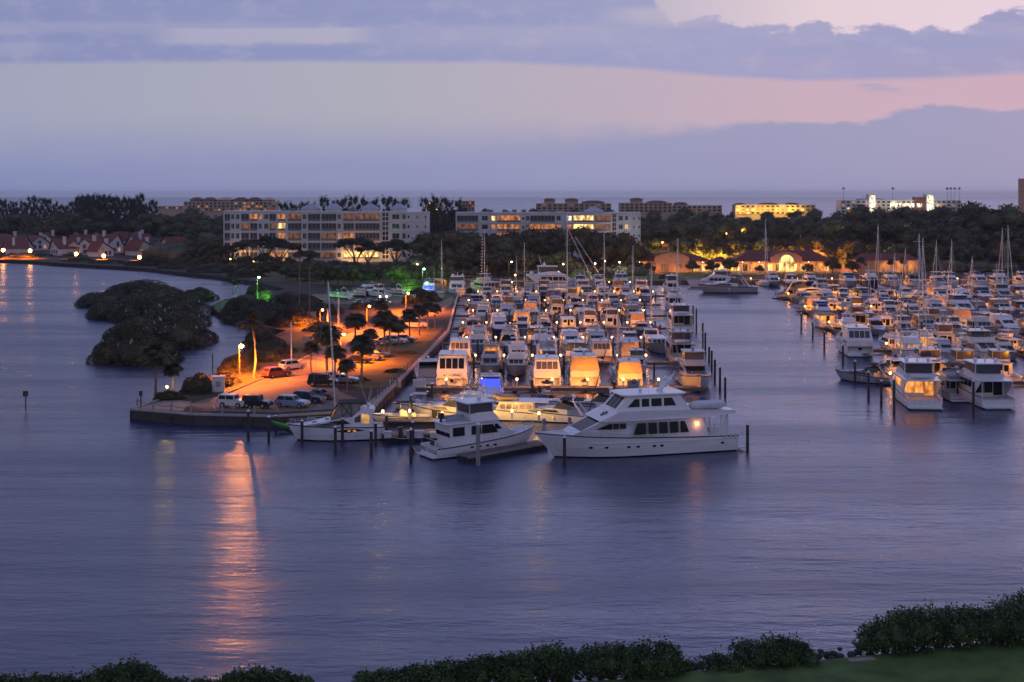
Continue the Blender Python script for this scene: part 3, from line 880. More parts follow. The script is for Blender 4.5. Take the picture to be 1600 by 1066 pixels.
near_bush('round bush on its own at the lawn edge', [(1195, 1000, 1040), (1210, 994, 1040), (1225, 993, 1039), (1240, 997, 1038), (1252, 1004, 1036)], 9)
near_bush('large dark thicket at the bottom right corner', [(1360, 975, 1022), (1380, 962, 1020), (1400, 950, 1020), (1420, 940, 1018), (1445, 941, 1016), (1470, 946, 1014), (1495, 943, 1012), (1520, 938, 1010), (1545, 938, 1008), (1570, 932, 1005), (1590, 920, 1003), (1612, 916, 1000), (1640, 916, 998)], 10, 1.1, 'thicket')
# ---------------------------------------------------------------- boats: local y = forward, stern at y 0, waterline z 0
HULLM = [WHITE, BOTTOM, DECK, RUB]


class Boat:
    def __init__(s, name, label, cat, L, B, fs, fb, cock=0.0, hull=None, group=None, sole=0.55, full=0.56, stripe=True, loc=(0, 0, -200), rz=0.0):
        s.t = thing(name, label, cat, loc, rz, group)
        s.L, s.B, s.fs, s.fb, s.full = L, B, fs, fb, full
        mats = [hull or WHITE, BOTTOM, DECK, RUB]
        st = [0, 0.1, 0.2, 0.3, 0.4, 0.5, 0.6, 0.7, 0.78, 0.85, 0.91, 0.96, 1.0]
        if cock:
            st = sorted(set([x for x in st if abs(x - cock) > 0.03] + [cock - 0.001, cock + 0.001]))
        rings = []
        for t in st:
            b = s.bh(t); z = s.sh(t); y = t * L
            rk = L * 0.09 * max(0, (t - 0.6) / 0.4) ** 1.5
            cw = b * (0.93 - 0.45 * t ** 3)
            d = z - 0.10 if t > cock else sole
            if t >= 1: b = 0.06; cw = 0.04
            ib, db = max(b - 0.13, 0.02), max(b - 0.15, 0.015)
            rings.append([(0, y - rk * 1.3, -0.55), (cw, y - rk, 0.16), (b * (0.98 - 0.16 * t * t), y - rk * 0.55, z * 0.45), (b, y, z - 0.16), (b + 0.03, y, z - 0.10), (b, y, z), (ib, y, z), (db, y, d),
                          (-db, y, d), (-ib, y, z), (-b, y, z), (-b - 0.03, y, z - 0.10), (-b, y, z - 0.16), (-b * (0.98 - 0.16 * t * t), y - rk * 0.55, z * 0.45), (-cw, y - rk, 0.16)])
        h = MB(); n = 15
        mi = [1, 0, 0, 3, 3, 0, 0, 2, 0, 0, 3, 3, 0, 0, 1]
        vs = [p for r in rings for p in r]
        fs_ = []; ms = []
        for i in range(len(rings) - 1):
            for j in range(n):
                k = (j + 1) % n
                fs_.append((i * n + j, i * n + k, (i + 1) * n + k, (i + 1) * n + j)); ms.append(mi[j])
        fs_.append(tuple(range(n - 1, -1, -1))); ms.append(0)
        o = (len(rings) - 1) * n
        fs_.append(tuple(o + j for j in range(n))); ms.append(0)
        h.v, h.f, h.m = vs, fs_, ms
        s.hull = h.build('hull', mats, s.t)

    def bh(s, t):
        b = s.B / 2
        if t <= s.full: return b * (0.93 + 0.07 * t / s.full)
        return b * (1 - ((t - s.full) / (1 - s.full)) ** 2.1)

    def sh(s, t):
        return s.fs + (s.fb - s.fs) * max(0, t) ** 1.5

    # --- pieces
    def house(s, name, prof, wf, m=None, parent=None):
        mb = MB()
        area = sum(prof[i][0] * prof[(i + 1) % len(prof)][1] - prof[(i + 1) % len(prof)][0] * prof[i][1] for i in range(len(prof)))
        if area < 0: prof = prof[::-1]
        mb.loft([[(wf(y, z), y, z) for y, z in prof], [(-wf(y, z), y, z) for y, z in prof]])
        return mb.build(name, m or WHITE, parent or s.t)

    def side(s, poly, wf, m=None, name='side_window', parent=None, sides=(1, -1)):
        for sg in sides:
            a = [(sg * (wf(y, z) - 0.02), y, z) for y, z in poly]; b = [(sg * (wf(y, z) + 0.025), y, z) for y, z in poly]
            mb = MB(); mb.loft([a, b] if sg < 0 else [b, a])
            mb.build(name, m or GLASS, parent or s.t)

    def front(s, p0, p1, x0, x1, m=None, s0=0.12, s1=0.88, name='window', parent=None, taper=0.0):
        """a pane on the sloping face whose edge runs p0 -> p1 in (y, z)"""
        dy, dz = p1[0] - p0[0], p1[1] - p0[1]
        nrm = Vector((0, dz, -dy)).normalized()
        if p0[0] < 0.45 * s.L and nrm.y > 0 and name.startswith('aft'): nrm = -nrm
        P = lambda q, x: (x * (1 - taper * q), p0[0] + dy * q, p0[1] + dz * q)
        mb = MB(); mb.slab([P(s0, x0), P(s0, x1), P(s1, x1), P(s1, x0)], nrm, 0.03)
        return mb.build(name, m or GLASS, parent or s.t)

    def aft(s, y, x0, x1, z0, z1, m=None, name='aft_window', parent=None):
        mb = MB(); mb.box(x0, x1, y - 0.03, y + 0.02, z0, z1)
        return mb.build(name, m or GLASS, parent or s.t)

    def plate(s, name, x, y0, y1, z, th=0.1, m=None, parent=None, camber=0.06, round_=0.25):
        """a roof or hardtop with rounded corners and a slight camber"""
        mb = MB(); r = min(round_, x * 0.5, (y1 - y0) * 0.3)
        rings = []
        for dz, k in ((-th / 2, 0.97), (th * 0.1, 1.0), (th / 2, 0.93)):
            pts = []
            for (cx, cy, a0) in ((x - r, y1 - r, 0), (-x + r, y1 - r, 90), (-x + r, y0 + r, 180), (x - r, y0 + r, 270)):
                for q in (0, 45, 90):
                    a = math.radians(a0 + q)
                    pts.append(((cx + r * math.cos(a)) * k, (cy + r * math.sin(a) - (y0 + y1) / 2) * k + (y0 + y1) / 2, z + dz))
            rings.append(pts)
        mb.loft(rings)
        return mb.build(name, m or WHITE, parent or s.t)

    def bar(s, name, pts, r=0.03, m=None, parent=None, n=5):
        mb = MB(); mb.tube(pts, r, n)
        return mb.build(name, m or CHROME, parent or s.t)

    def rails(s, t0=0.45, h=0.65, name='bow_rail'):
        mb = MB(); ts = [t0 + (0.985 - t0) * i / 8 for i in range(9)]
        for sg in (1, -1):
            top = []
            for t in ts:
                b = max(s.bh(t) - 0.1, 0.05) * sg; y = t * s.L; z = s.sh(t)
                hh = h * (0.6 + 0.4 * (t - t0) / (1 - t0))
                top.append((b, y, z + hh))
                mb.tube([(b, y, z), (b, y, z + hh)], 0.018, 4, False)
            mb.tube(top, 0.022, 4, False)
            mb.tube([(x, y, z - h * 0.42) for x, y, z in top], 0.014, 4, False)
        return mb.build(name, CHROME, s.t)

    def antenna(s, x, y, z, h=3.0, lean=0.25):
        return s.bar('antenna', [(x, y, z), (x, y - lean * h, z + h)], [0.025, 0.01], WHITE, n=4)

    def dome(s, x, y, z, r=0.3):
        mb = MB(); mb.lathe([(r * 0.5, 0), (r * 0.55, 0.12), (r, 0.18), (r * 1.02, 0.18 + r * 0.4), (r * 0.8, 0.18 + r * 0.9), (r * 0.35, 0.18 + r * 1.2), (0.02, 0.18 + r * 1.28)], (x, y, z), 12)
        return mb.build('radar_dome', WHITE, s.t, smooth=True)

    def platform(s, d=0.9, z=0.3):
        mb = MB(); mb.box(-s.B * 0.44, s.B * 0.44, -d, -0.02, z - 0.12, z)
        return mb.build('swim_platform', DECK, s.t)

    def fender(s, t, sg, z=0.4):
        mb = MB(); mb.lathe([(0.02, 0.0), (0.12, 0.08), (0.13, 0.3), (0.12, 0.55), (0.02, 0.65)], (sg * (s.bh(t) + 0.15), t * s.L, z), 8)
        return mb.build('fender', CANVAS_WHITE, s.t)

    def hatch(s, y, z, w_=0.5):
        mb = MB(); mb.box(-w_ / 2, w_ / 2, y - w_ / 2, y + w_ / 2, z, z + 0.06)
        return mb.build('hatch', GLASS, s.t)

    def letters(s, text, size, loc, rot, m=None, parent=None):
        cu = bpy.data.curves.new('lettering', 'FONT'); cu.body = text; cu.size = size; cu.align_x = 'CENTER'; cu.extrude = 0.01
        cu.materials.append(m or BLACK)
        tmp = bpy.data.objects.new('lettering_curve', cu); COL.objects.link(tmp)
        bpy.context.view_layer.update()
        me = bpy.data.meshes.new_from_object(tmp.evaluated_get(bpy.context.evaluated_depsgraph_get()))
        bpy.data.objects.remove(tmp)
        o = bpy.data.objects.new('lettering', me); link(o, parent or s.t)
        o.location = loc; o.rotation_euler = rot
        return o


def sportfish(label='x', hull=None, L=15.0, loc=(0, 0, -200), rz=0.0, tower=False):
    B = L * 0.31
    s = Boat('fishing_yacht', label, 'boat', L, B, 1.25, 2.5, cock=0.27, hull=hull, loc=loc, rz=rz)
    k = L / 15.0
    y0 = L * 0.27
    wf = lambda y, z: min(B / 2 - 0.38 - 0.10 * (z - 1.2), s.bh(y / L) - 0.3)
    pr = [(y0, 0.6), (y0, 3.0 * k), (y0 + 3.6 * k, 3.0 * k), (y0 + 6.4 * k, 2.05 * k), (y0 + 6.6 * k, 1.4 * k)]
    s.house('cabin', pr, wf)
    s.side([(y0 + 0.5, 2.1 * k), (y0 + 0.7, 2.75 * k), (y0 + 3.4 * k, 2.75 * k), (y0 + 4.9 * k, 2.15 * k)], wf)
    s.front(pr[3], pr[2], -1.45 * k, 1.45 * k, s0=0.08, s1=0.9, name='windshield')
    s.aft(y0, -1.3 * k, 0.1, 1.75 * k, 2.75 * k); s.aft(y0, 0.35, 1.15 * k, 0.75, 2.65 * k, name='cabin_door')
    # flybridge
    s.plate('brow', B * 0.40, y0 - 0.9 * k, y0 + 3.9 * k, 3.06 * k, 0.14)
    wb = lambda y, z: B * 0.34 - 0.05 * (z - 3)
    f = [(y0 + 0.6 * k, 3.1 * k), (y0 + 0.6 * k, 3.6 * k), (y0 + 2.6 * k, 3.95 * k), (y0 + 3.7 * k, 3.95 * k), (y0 + 4.3 * k, 3.12 * k)]
    s.house('flybridge', f, wb)
    s.house('enclosure', [(y0 + 0.9 * k, 3.7 * k), (y0 + 0.7 * k, 5.05 * k), (y0 + 3.3 * k, 5.05 * k), (y0 + 3.65 * k, 3.9 * k)], lambda y, z: B * 0.31, SMOKE)
    s.plate('hardtop', B * 0.37, y0 + 0.1, y0 + 3.9 * k, 5.13 * k, 0.14)
    for x in (-1, 1):
        for yy_, yt in ((y0 + 0.6 * k, y0 + 0.5 * k), (y0 + 3.75 * k, y0 + 3.4 * k)):
            s.bar('post', [(x * B * 0.325, yy_, 3.3 * k), (x * B * 0.325, yt, 5.1 * k)], 0.05, WHITE)
        s.bar('outrigger', [(x * B * 0.42, y0 + 2 * k, 3.0 * k), (x * B * 0.62, y0 - 1.5 * k, 8.6 * k)], [0.035, 0.012], CHROME)
        s.antenna(x * B * 0.3, y0 + 2.4 * k, 5.2 * k, 3.2)
    s.dome(0, y0 + 1.8 * k, 5.2 * k, 0.32)
    s.rails(0.5); s.hatch(L * 0.78, s.sh(0.78) - 0.06)
    if tower:
        mb = MB()
        for x in (-1, 1):
            for yy_ in (y0 + 0.4 * k, y0 + 3.2 * k): mb.tube([(x * B * 0.34, yy_, 5.1 * k), (x * 0.55, y0 + 1.8 * k + (0.5 if yy_ > y0 + 1 else -0.5), 8.0 * k)], 0.04, 5)
            mb.tube([(x * B * 0.27, y0 + 1.0 * k, 6.4 * k), (x * B * 0.27, y0 + 2.6 * k, 6.4 * k)], 0.03, 4)
        for z_, w_ in ((6.4, 0.27), (7.2, 0.19)): mb.tube([(-B * w_, y0 + 1.2 * k, z_ * k), (B * w_, y0 + 1.2 * k, z_ * k)], 0.03, 4)
        mb.box(-0.6, 0.6, y0 + 1.2 * k, y0 + 2.4 * k, 8.0 * k, 8.08 * k); mb.box(-0.65, 0.65, y0 + 1.1 * k, y0 + 2.5 * k, 9.5 * k, 9.58 * k)
        for x in (-0.5, 0.5): mb.tube([(x, y0 + 1.3 * k, 8.0 * k), (x, y0 + 1.3 * k, 9.5 * k)], 0.03, 4)
        mb.build('tuna_tower', CHROME, s.t)
    mb = MB(); mb.box(-0.35, 0.35, L * 0.12 - 0.35, L * 0.12 + 0.35, 1.05, 1.2); mb.box(-0.35, 0.35, L * 0.12 + 0.3, L * 0.12 + 0.4, 1.2, 1.8); mb.tube([(0, L * 0.12, 0.5), (0, L * 0.12, 1.1)], 0.08)
    mb.build('fighting_chair', WHITE, s.t)
    s.fender(0.35, 1); s.fender(0.35, -1)
    return s


def flyyacht(label='x', hull=None, L=18.0, loc=(0, 0, -200), rz=0.0, saloon=None, tender=True):
    B = L * 0.285
    s = Boat('motor_yacht', label, 'boat', L, B, 1.7, 2.9, cock=0.2, hull=hull, sole=1.25, loc=loc, rz=rz)
    k = L / 18.0
    y0 = 0.2 * L
    wf = lambda y, z: min(B / 2 - 0.18 - 0.06 * (z - 1.5), s.bh(y / L) - 0.1)
    pr = [(y0, 1.2), (y0, 3.75 * k), (y0 + 6.2 * k, 3.75 * k), (y0 + 8.8 * k, 2.8 * k), (y0 + 9.2 * k, 1.9 * k)]
    ca = s.house('cabin', pr, wf)
    for i in range(4):
        a = y0 + 0.5 * k + i * 1.45 * k
        s.side([(a, 2.5 * k), (a, 3.45 * k), (a + 1.25 * k, 3.45 * k), (a + (1.25 if i < 3 else 1.9) * k, 2.5 * k)], wf, saloon)
    s.front(pr[3], pr[2], -1.6 * k, -0.08, s0=0.08, s1=0.92, name='windshield'); s.front(pr[3], pr[2], 0.08, 1.6 * k, s0=0.08, s1=0.92, name='windshield')
    for x0, x1 in ((-1.95, -0.75), (-0.65, 0.55), (0.65, 1.95)):
        s.aft(y0, x0 * k, x1 * k, 1.75 * k if x0 < 0 else 1.4 * k, 3.45 * k, saloon)
    # aft wings and overhang
    s.plate('boat_deck', B * 0.475, 0.25 * k, y0 + 6.6 * k, 3.84 * k, 0.16)
    for x in (-1, 1):
        mb = MB(); mb.slab([(x * B * 0.44, 0.5 * k, 3.75 * k), (x * B * 0.44, y0, 3.75 * k), (x * B * 0.46, y0, 1.5), (x * B * 0.46, y0 - 0.5, 1.6)], (x, 0, 0), 0.05)
        mb.build('wing', WHITE, s.t)
        s.bar('post', [(x * B * 0.42, 0.5 * k, 1.6), (x * B * 0.42, 0.45 * k, 3.8 * k)], 0.06, WHITE)
    wb = lambda y, z: B * 0.41 - 0.06 * (z - 3.8)
    f = [(y0 - 0.2, 3.9 * k), (y0 - 0.4, 4.35 * k), (y0 + 2.5 * k, 4.75 * k), (y0 + 4.6 * k, 4.75 * k), (y0 + 6.0 * k, 3.95 * k)]
    s.house('flybridge', f, wb)
    s.house('enclosure', [(y0 + 0.3 * k, 4.4 * k), (y0 + 0.1 * k, 5.85 * k), (y0 + 3.9 * k, 5.85 * k), (y0 + 4.6 * k, 4.75 * k)], lambda y, z: B * 0.375 - 0.05 * (z - 4), SMOKE)
    s.plate('hardtop', B * 0.42, y0 - 0.6 * k, y0 + 4.6 * k, 5.95 * k, 0.18)
    for x in (-1, 1):
        s.bar('post', [(x * B * 0.385, y0 - 0.1, 4.2 * k), (x * B * 0.385, y0 - 0.3, 5.9 * k)], 0.07, WHITE)
        s.dome(x * B * 0.29, y0 + 1.2 * k, 6.02 * k, 0.36)
        s.antenna(x * B * 0.36, y0 + 0.6, 6.0 * k, 3.0)
    s.bar('mast', [(0, y0 + 1.6, 6.0 * k), (0, y0 + 1.2, 7.2 * k)], [0.12, 0.05], WHITE)
    mb = MB()
    for x in (-1, 1):
        mb.tube([(x * B * 0.44, 0.4 * k, 3.95 * k), (x * B * 0.44, 0.4 * k, 4.75 * k), (x * B * 0.43, y0 - 0.4, 4.75 * k)], 0.025, 4)
    mb.tube([(-B * 0.44, 0.4 * k, 4.75 * k), (B * 0.44, 0.4 * k, 4.75 * k)], 0.025, 4)
    mb.build('deck_rail', CHROME, s.t)
    if tender:
        mb = MB()
        rings = []
        for q in range(9):
            t = q / 8; r = 0.62 * math.sin(PI * min(1, 0.15 + 0.85 * t)) ** 0.5
            rings.append([(-1.5 * k + 3.0 * k * t, y0 * 0.5 + r * math.cos(a) * 0.95, 4.3 * k + r * 0.62 * math.sin(a)) for a in [2 * PI * j / 10 for j in range(10)]])
        mb.loft(rings); mb.build('tender_cover', CANVAS_WHITE, s.t, smooth=True)
    s.platform(0.9 * k, 0.35)
    for i in range(4):
        mb = MB(); mb.box(-B * 0.36 + i * B * 0.195, -B * 0.36 + i * B * 0.195 + B * 0.14, -0.03, 0.02, 0.7, 1.35)
        mb.build('transom_locker', DECK, s.t)
    s.rails(0.42, 0.8)
    for t in (0.5, 0.58, 0.66):
        s.side([(t * L, 1.1), (t * L, 1.32), (t * L + 0.6, 1.32), (t * L + 0.6, 1.1)], lambda y, z: s.bh(y / L) * (0.985 - 0.16 * (y / L) ** 2 * 0.7), name='porthole')
    s.fender(0.3, 1); s.fender(0.45, 1); s.fender(0.3, -1)
    return s


def express(label='x', hull=None, L=11.5, canvas=None, loc=(0, 0, -200), rz=0.0, hardtop=False):
    B = L * 0.33
    s = Boat('express_cruiser', label, 'boat', L, B, 1.15, 1.85, cock=0.36, hull=hull, loc=loc, rz=rz)
    k = L / 11.5
    y0 = 0.36 * L
    wf = lambda y, z: max(0.15, min(B / 2 - 0.22 - 0.22 * (z - 1.2), s.bh(y / L) - 0.22 - 0.3 * max(0, z - s.sh(y / L))))
    pr = [(y0 - 0.3, 0.7), (y0 - 0.3, 1.95 * k), (y0 + 1.7 * k, 2.15 * k), (y0 + 3.6 * k, 1.95 * k), (y0 + 5.9 * k, 1.66 * k), (y0 + 5.9 * k, 1.4)]
    s.house('cabin', pr, wf)
    s.side([(y0 + 0.9 * k, 1.50 * k), (y0 + 1.4 * k, 1.86 * k), (y0 + 3.0 * k, 1.84 * k), (y0 + 4.4 * k, 1.60 * k)], wf)
    for i in range(2):
        s.hatch(y0 + (2.8 + 1.7 * i) * k, 1.98 * k - 0.14 * i * k, 0.5)
    # raked windshield
    g = [(y0 + 1.9 * k, 2.1 * k), (y0 + 0.7 * k, 2.95 * k)]
    s.house('windshield', [g[0], g[1], (g[1][0] - 0.08, g[1][1]), (g[0][0] - 0.12, g[0][1])], lambda y, z: B * 0.40 - 0.18 * (z - 2.1), GLASS)
    for x in (-1, 1):
        mb = MB(); mb.slab([(x * B * 0.40, y0 + 1.8 * k, 2.1 * k), (x * B * 0.34, y0 + 0.7 * k, 2.95 * k), (x * B * 0.37, y0 - 0.9 * k, 2.55 * k), (x * B * 0.41, y0 - 0.9 * k, 1.9 * k)], (x, 0, 0), 0.03)
        mb.build('side_glass', SMOKE, s.t)
        s.bar('arch_leg', [(x * B * 0.43, y0 - 2.6 * k, 1.2), (x * B * 0.40, y0 - 1.7 * k, 2.4 * k), (x * B * 0.35, y0 - 1.1 * k, 3.35 * k)], [0.16, 0.13, 0.1], WHITE)
    s.bar('arch', [(-B * 0.36, y0 - 1.1 * k, 3.3 * k), (-B * 0.2, y0 - 1.1 * k, 3.5 * k), (B * 0.2, y0 - 1.1 * k, 3.5 * k), (B * 0.36, y0 - 1.1 * k, 3.3 * k)], 0.13, WHITE)
    s.dome(0, y0 - 1.1 * k, 3.55 * k, 0.26)
    s.plate('hardtop' if hardtop else 'bimini', B * 0.38, y0 - 2.7 * k, y0 + 0.9 * k, 3.3 * k, 0.12, WHITE if hardtop else (canvas or CANVAS_BLACK))
    for x in (-1, 1):
        s.bar('bimini_pole', [(x * B * 0.37, y0 + 0.3, 2.4 * k), (x * B * 0.37, y0 + 0.75 * k, 3.28 * k)], 0.025)
        s.bar('bimini_pole', [(x * B * 0.40, y0 - 2.4 * k, 1.3), (x * B * 0.37, y0 - 2.6 * k, 3.28 * k)], 0.025)
    mb = MB(); mb.box(-B * 0.38, B * 0.38, 0.25, 0.9, 0.5, 1.05); mb.box(-B * 0.38, -B * 0.22, 0.9, 2.2 * k, 0.5, 1.0)
    mb.build('cockpit_seat', CANVAS_WHITE, s.t)
    s.platform(0.7, 0.3); s.rails(0.48, 0.6); s.fender(0.4, 1); s.fender(0.5, -1)
    return s


def sedan(label='x', hull=None, L=13.0, canvas=None, loc=(0, 0, -200), rz=0.0):
    B = L * 0.32
    s = Boat('sedan_cruiser', label, 'boat', L, B, 1.2, 2.1, cock=0.22, hull=hull, loc=loc, rz=rz)
    k = L / 13
    y0 = 0.22 * L
    wf = lambda y, z: min(B / 2 - 0.34 - 0.09 * (z - 1.2), s.bh(y / L) - 0.25)
    pr = [(y0, 0.6), (y0, 2.85 * k), (y0 + 4.1 * k, 2.85 * k), (y0 + 6.0 * k, 1.95 * k), (y0 + 6.4 * k, 1.4)]
    s.house('cabin', pr, wf)
    for i in range(3):
        a = y0 + 0.35 + i * 1.45 * k
        s.side([(a, 1.9 * k), (a, 2.6 * k), (a + 1.25 * k, 2.6 * k), (a + (1.25 if i < 2 else 1.75) * k, 1.9 * k)], wf)
    s.front(pr[3], pr[2], -1.35 * k, -0.06, s0=0.1, s1=0.88, name='windshield'); s.front(pr[3], pr[2], 0.06, 1.35 * k, s0=0.1, s1=0.88, name='windshield')
    s.aft(y0, -1.35 * k, -0.1, 1.55 * k, 2.6 * k); s.aft(y0, 0.1, 1.2 * k, 0.75, 2.6 * k, name='cabin_door')
    s.plate('bridge_deck', B * 0.43, 0.5, y0 + 4.4 * k, 2.93 * k, 0.14)
    for x in (-1, 1): s.bar('post', [(x * B * 0.4, 0.6, 1.2), (x * B * 0.4, 0.6, 2.9 * k)], 0.04, WHITE)
    f = [(y0 - 0.2, 3.0 * k), (y0 - 0.3, 3.45 * k), (y0 + 1.6 * k, 3.75 * k), (y0 + 3.0 * k, 3.8 * k), (y0 + 3.9 * k, 3.0 * k)]
    s.house('flybridge', f, lambda y, z: B * 0.37 - 0.06 * (z - 3))
    s.front(f[4], f[3], -1.1 * k, 1.1 * k, SMOKE, s0=0.8, s1=1.35, name='bridge_screen')
    s.plate('bimini', B * 0.36, y0 - 0.3, y0 + 2.7 * k, 4.9 * k, 0.09, canvas or CANVAS_BLUE)
    for x in (-1, 1):
        for ya, yb in ((y0 + 0.2, y0 - 0.2), (y0 + 1.2 * k, y0 + 2.5 * k)):
            s.bar('bimini_pole', [(x * B * 0.35, ya, 3.5 * k), (x * B * 0.35, yb, 4.88 * k)], 0.025)
    s.bar('arch', [(-B * 0.38, y0 - 0.9, 3.0 * k), (-B * 0.34, y0 - 0.6, 4.3 * k), (B * 0.34, y0 - 0.6, 4.3 * k), (B * 0.38, y0 - 0.9, 3.0 * k)], 0.09, WHITE)
    s.dome(0, y0 - 0.6, 4.35 * k, 0.28); s.antenna(0.9, y0 - 0.6, 4.3 * k, 2.6); s.platform(0.7); s.rails(0.45); s.hatch(L * 0.8, s.sh(0.8) - 0.06); s.fender(0.3, 1); s.fender(0.3, -1)
    return s


def aftcabin(label='x', hull=None, L=14.0, canvas=None, loc=(0, 0, -200), rz=0.0, name=None, panel=None):
    """high slab stern with a full canvas enclosure over the aft deck"""
    B = L * 0.335
    s = Boat('aft_cabin_cruiser', label, 'boat', L, B, 1.9, 2.3, cock=0.0, hull=hull, loc=loc, rz=rz)
    k = L / 14
    wf = lambda y, z: min(B / 2 - 0.08 - 0.04 * (z - 1.8), s.bh(y / L) - 0.1)
    s.house('aft_cabin', [(0.06, 1.75), (0.12, 2.75), (4.4 * k, 2.75), (4.4 * k, 1.75)], wf)
    w2 = lambda y, z: min(B / 2 - 0.3 - 0.12 * (z - 2), s.bh(y / L) - 0.28)
    pr = [(4.3 * k, 1.8), (4.3 * k, 3.7), (6.6 * k, 3.7), (8.4 * k, 2.9), (9.6 * k, 2.0)]
    s.house('cabin', pr, w2)
    s.side([(4.6 * k, 2.7), (4.6 * k, 3.5), (6.5 * k, 3.5), (7.6 * k, 2.75)], w2)
    s.front(pr[3], pr[2], -1.4 * k, 1.4 * k, s0=0.1, s1=0.9, name='windshield')
    cw = lambda y, z: B / 2 - 0.18 - 0.17 * (z - 2.75)
    en = s.house('enclosure', [(0.2, 2.75), (0.75 * k, 4.55 * k), (5.4 * k, 4.75 * k), (5.9 * k, 3.7), (4.3 * k, 3.68), (4.3 * k, 2.75)], cw, canvas or CANVAS_TAN)
    if panel:
        for i in range(4):
            x0 = -B * 0.36 + i * B * 0.185
            s.front((0.2, 2.75), (0.75 * k, 4.55 * k), x0, x0 + B * 0.16, panel, s0=0.22, s1=0.85, name='aft_panel')
    else:
        s.side([(1.0 * k, 3.1), (1.2 * k, 4.2 * k), (3.9 * k, 4.25 * k), (3.9 * k, 3.1)], cw, SMOKE)
    s.plate('hardtop', B * 0.41, 0.55 * k, 5.6 * k, 4.72 * k, 0.16)
    s.side([(1.0, 2.1), (1.0, 2.5), (1.8, 2.5), (1.8, 2.1)], wf, name='porthole'); s.side([(2.5, 2.1), (2.5, 2.5), (3.3, 2.5), (3.3, 2.1)], wf, name='porthole')
    s.dome(0, 3.0 * k, 4.8 * k, 0.28); s.antenna(B * 0.3, 2.5 * k, 4.8 * k, 2.6); s.antenna(-B * 0.3, 2.5 * k, 4.8 * k, 2.6)
    mb = MB()
    for i in range(5): mb.box(B * 0.28, B * 0.28 + 0.4, -0.06, 0.1, 0.5 + i * 0.32, 0.54 + i * 0.32)
    mb.tube([(B * 0.28, -0.04, 0.3), (B * 0.28, -0.04, 2.9)], 0.02, 4); mb.tube([(B * 0.28 + 0.4, -0.04, 0.3), (B * 0.28 + 0.4, -0.04, 2.9)], 0.02, 4)
    mb.build('boarding_ladder', CHROME, s.t)
    mb = MB(); mb.box(-0.3, 0.3, -0.03, 0.05, 1.15, 1.55); mb.build('stern_hatch', GLASS, s.t)
    if name: s.letters(name, 0.62, (0, 0.0, 2.12), (PI / 2, 0, 0))
    s.platform(0.7); s.rails(0.4); s.fender(0.2, 1); s.fender(0.5, -1)
    return s


def trawler(label='x', hull=None, L=13.5, loc=(0, 0, -200), rz=0.0, win=None, fly=True, roofm=None):
    B = L * 0.33
    s = Boat('trawler', label, 'boat', L, B, 1.3, 2.5, cock=0.2, hull=hull, sole=0.9, full=0.62, loc=loc, rz=rz)
    k = L / 13.5
    y0 = 0.2 * L
    wf = lambda y, z: min(B / 2 - 0.4 - 0.03 * (z - 1.2), s.bh(y / L) - 0.3)
    pr = [(y0, 0.8), (y0, 3.1 * k), (y0 + 5.6 * k, 3.1 * k), (y0 + 6.2 * k, 1.9 * k), (y0 + 6.2 * k, 1.3)]
    s.house('cabin', pr, wf)
    for i in range(5):
        a = y0 + 0.3 + i * 1.08 * k
        s.side([(a, 2.0 * k), (a, 2.75 * k), (a + 0.85 * k, 2.75 * k), (a + 0.85 * k, 2.0 * k)], wf, win)
    for i in range(3):
        s.front(pr[3], pr[2], (-1.4 + i * 0.98) * k, (-1.4 + i * 0.98 + 0.84) * k, win, s0=0.3, s1=0.86, name='windshield')
    s.aft(y0, -1.45 * k, -0.35 * k, 1.9 * k, 2.75 * k, win); s.aft(y0, -0.2 * k, 0.5 * k, 1.0, 2.8 * k, name='cabin_door'); s.aft(y0, 0.65 * k, 1.45 * k, 1.9 * k, 2.75 * k, win)
    s.plate('boat_deck', B * 0.47, 0.15, y0 + 6.1 * k, 3.18 * k, 0.13, roofm)
    for x in (-1, 1): s.bar('post', [(x * B * 0.43, 0.35, 1.3), (x * B * 0.43, 0.35, 3.15 * k)], 0.05, WHITE)
    if fly:
        f = [(y0 + 2.2 * k, 3.25 * k), (y0 + 2.2 * k, 4.2 * k), (y0 + 4.6 * k, 4.2 * k), (y0 + 5.2 * k, 3.25 * k)]
        s.house('flybridge', f, lambda y, z: B * 0.36)
        s.plate('bimini', B * 0.36, y0 + 1.8 * k, y0 + 4.6 * k, 5.2 * k, 0.09, CANVAS_WHITE)
        for x in (-1, 1):
            for yy_ in (2.3, 4.2): s.bar('bimini_pole', [(x * B * 0.34, y0 + yy_ * k, 4.0 * k), (x * B * 0.34, y0 + yy_ * k, 5.2 * k)], 0.025)
        s.bar('mast', [(0, y0 + 1.6 * k, 3.2 * k), (0, y0 + 1.4 * k, 7.6 * k)], [0.08, 0.04], WHITE)
        s.bar('boom', [(0, y0 + 1.5 * k, 4.2 * k), (0, 0.6, 4.9 * k)], 0.04, WHITE)
    mb = MB()
    for x in (-1, 1):
        mb.tube([(x * B * 0.44, 0.3, 3.25 * k), (x * B * 0.44, 0.3, 3.95 * k), (x * B * 0.44, y0 + 2 * k, 3.95 * k)], 0.025, 4)
    mb.tube([(-B * 0.44, 0.3, 3.95 * k), (B * 0.44, 0.3, 3.95 * k)], 0.025, 4); mb.build('deck_rail', CHROME, s.t)
    s.rails(0.4, 0.7); s.platform(0.6); s.fender(0.4, 1); s.fender(0.3, -1)
    return s


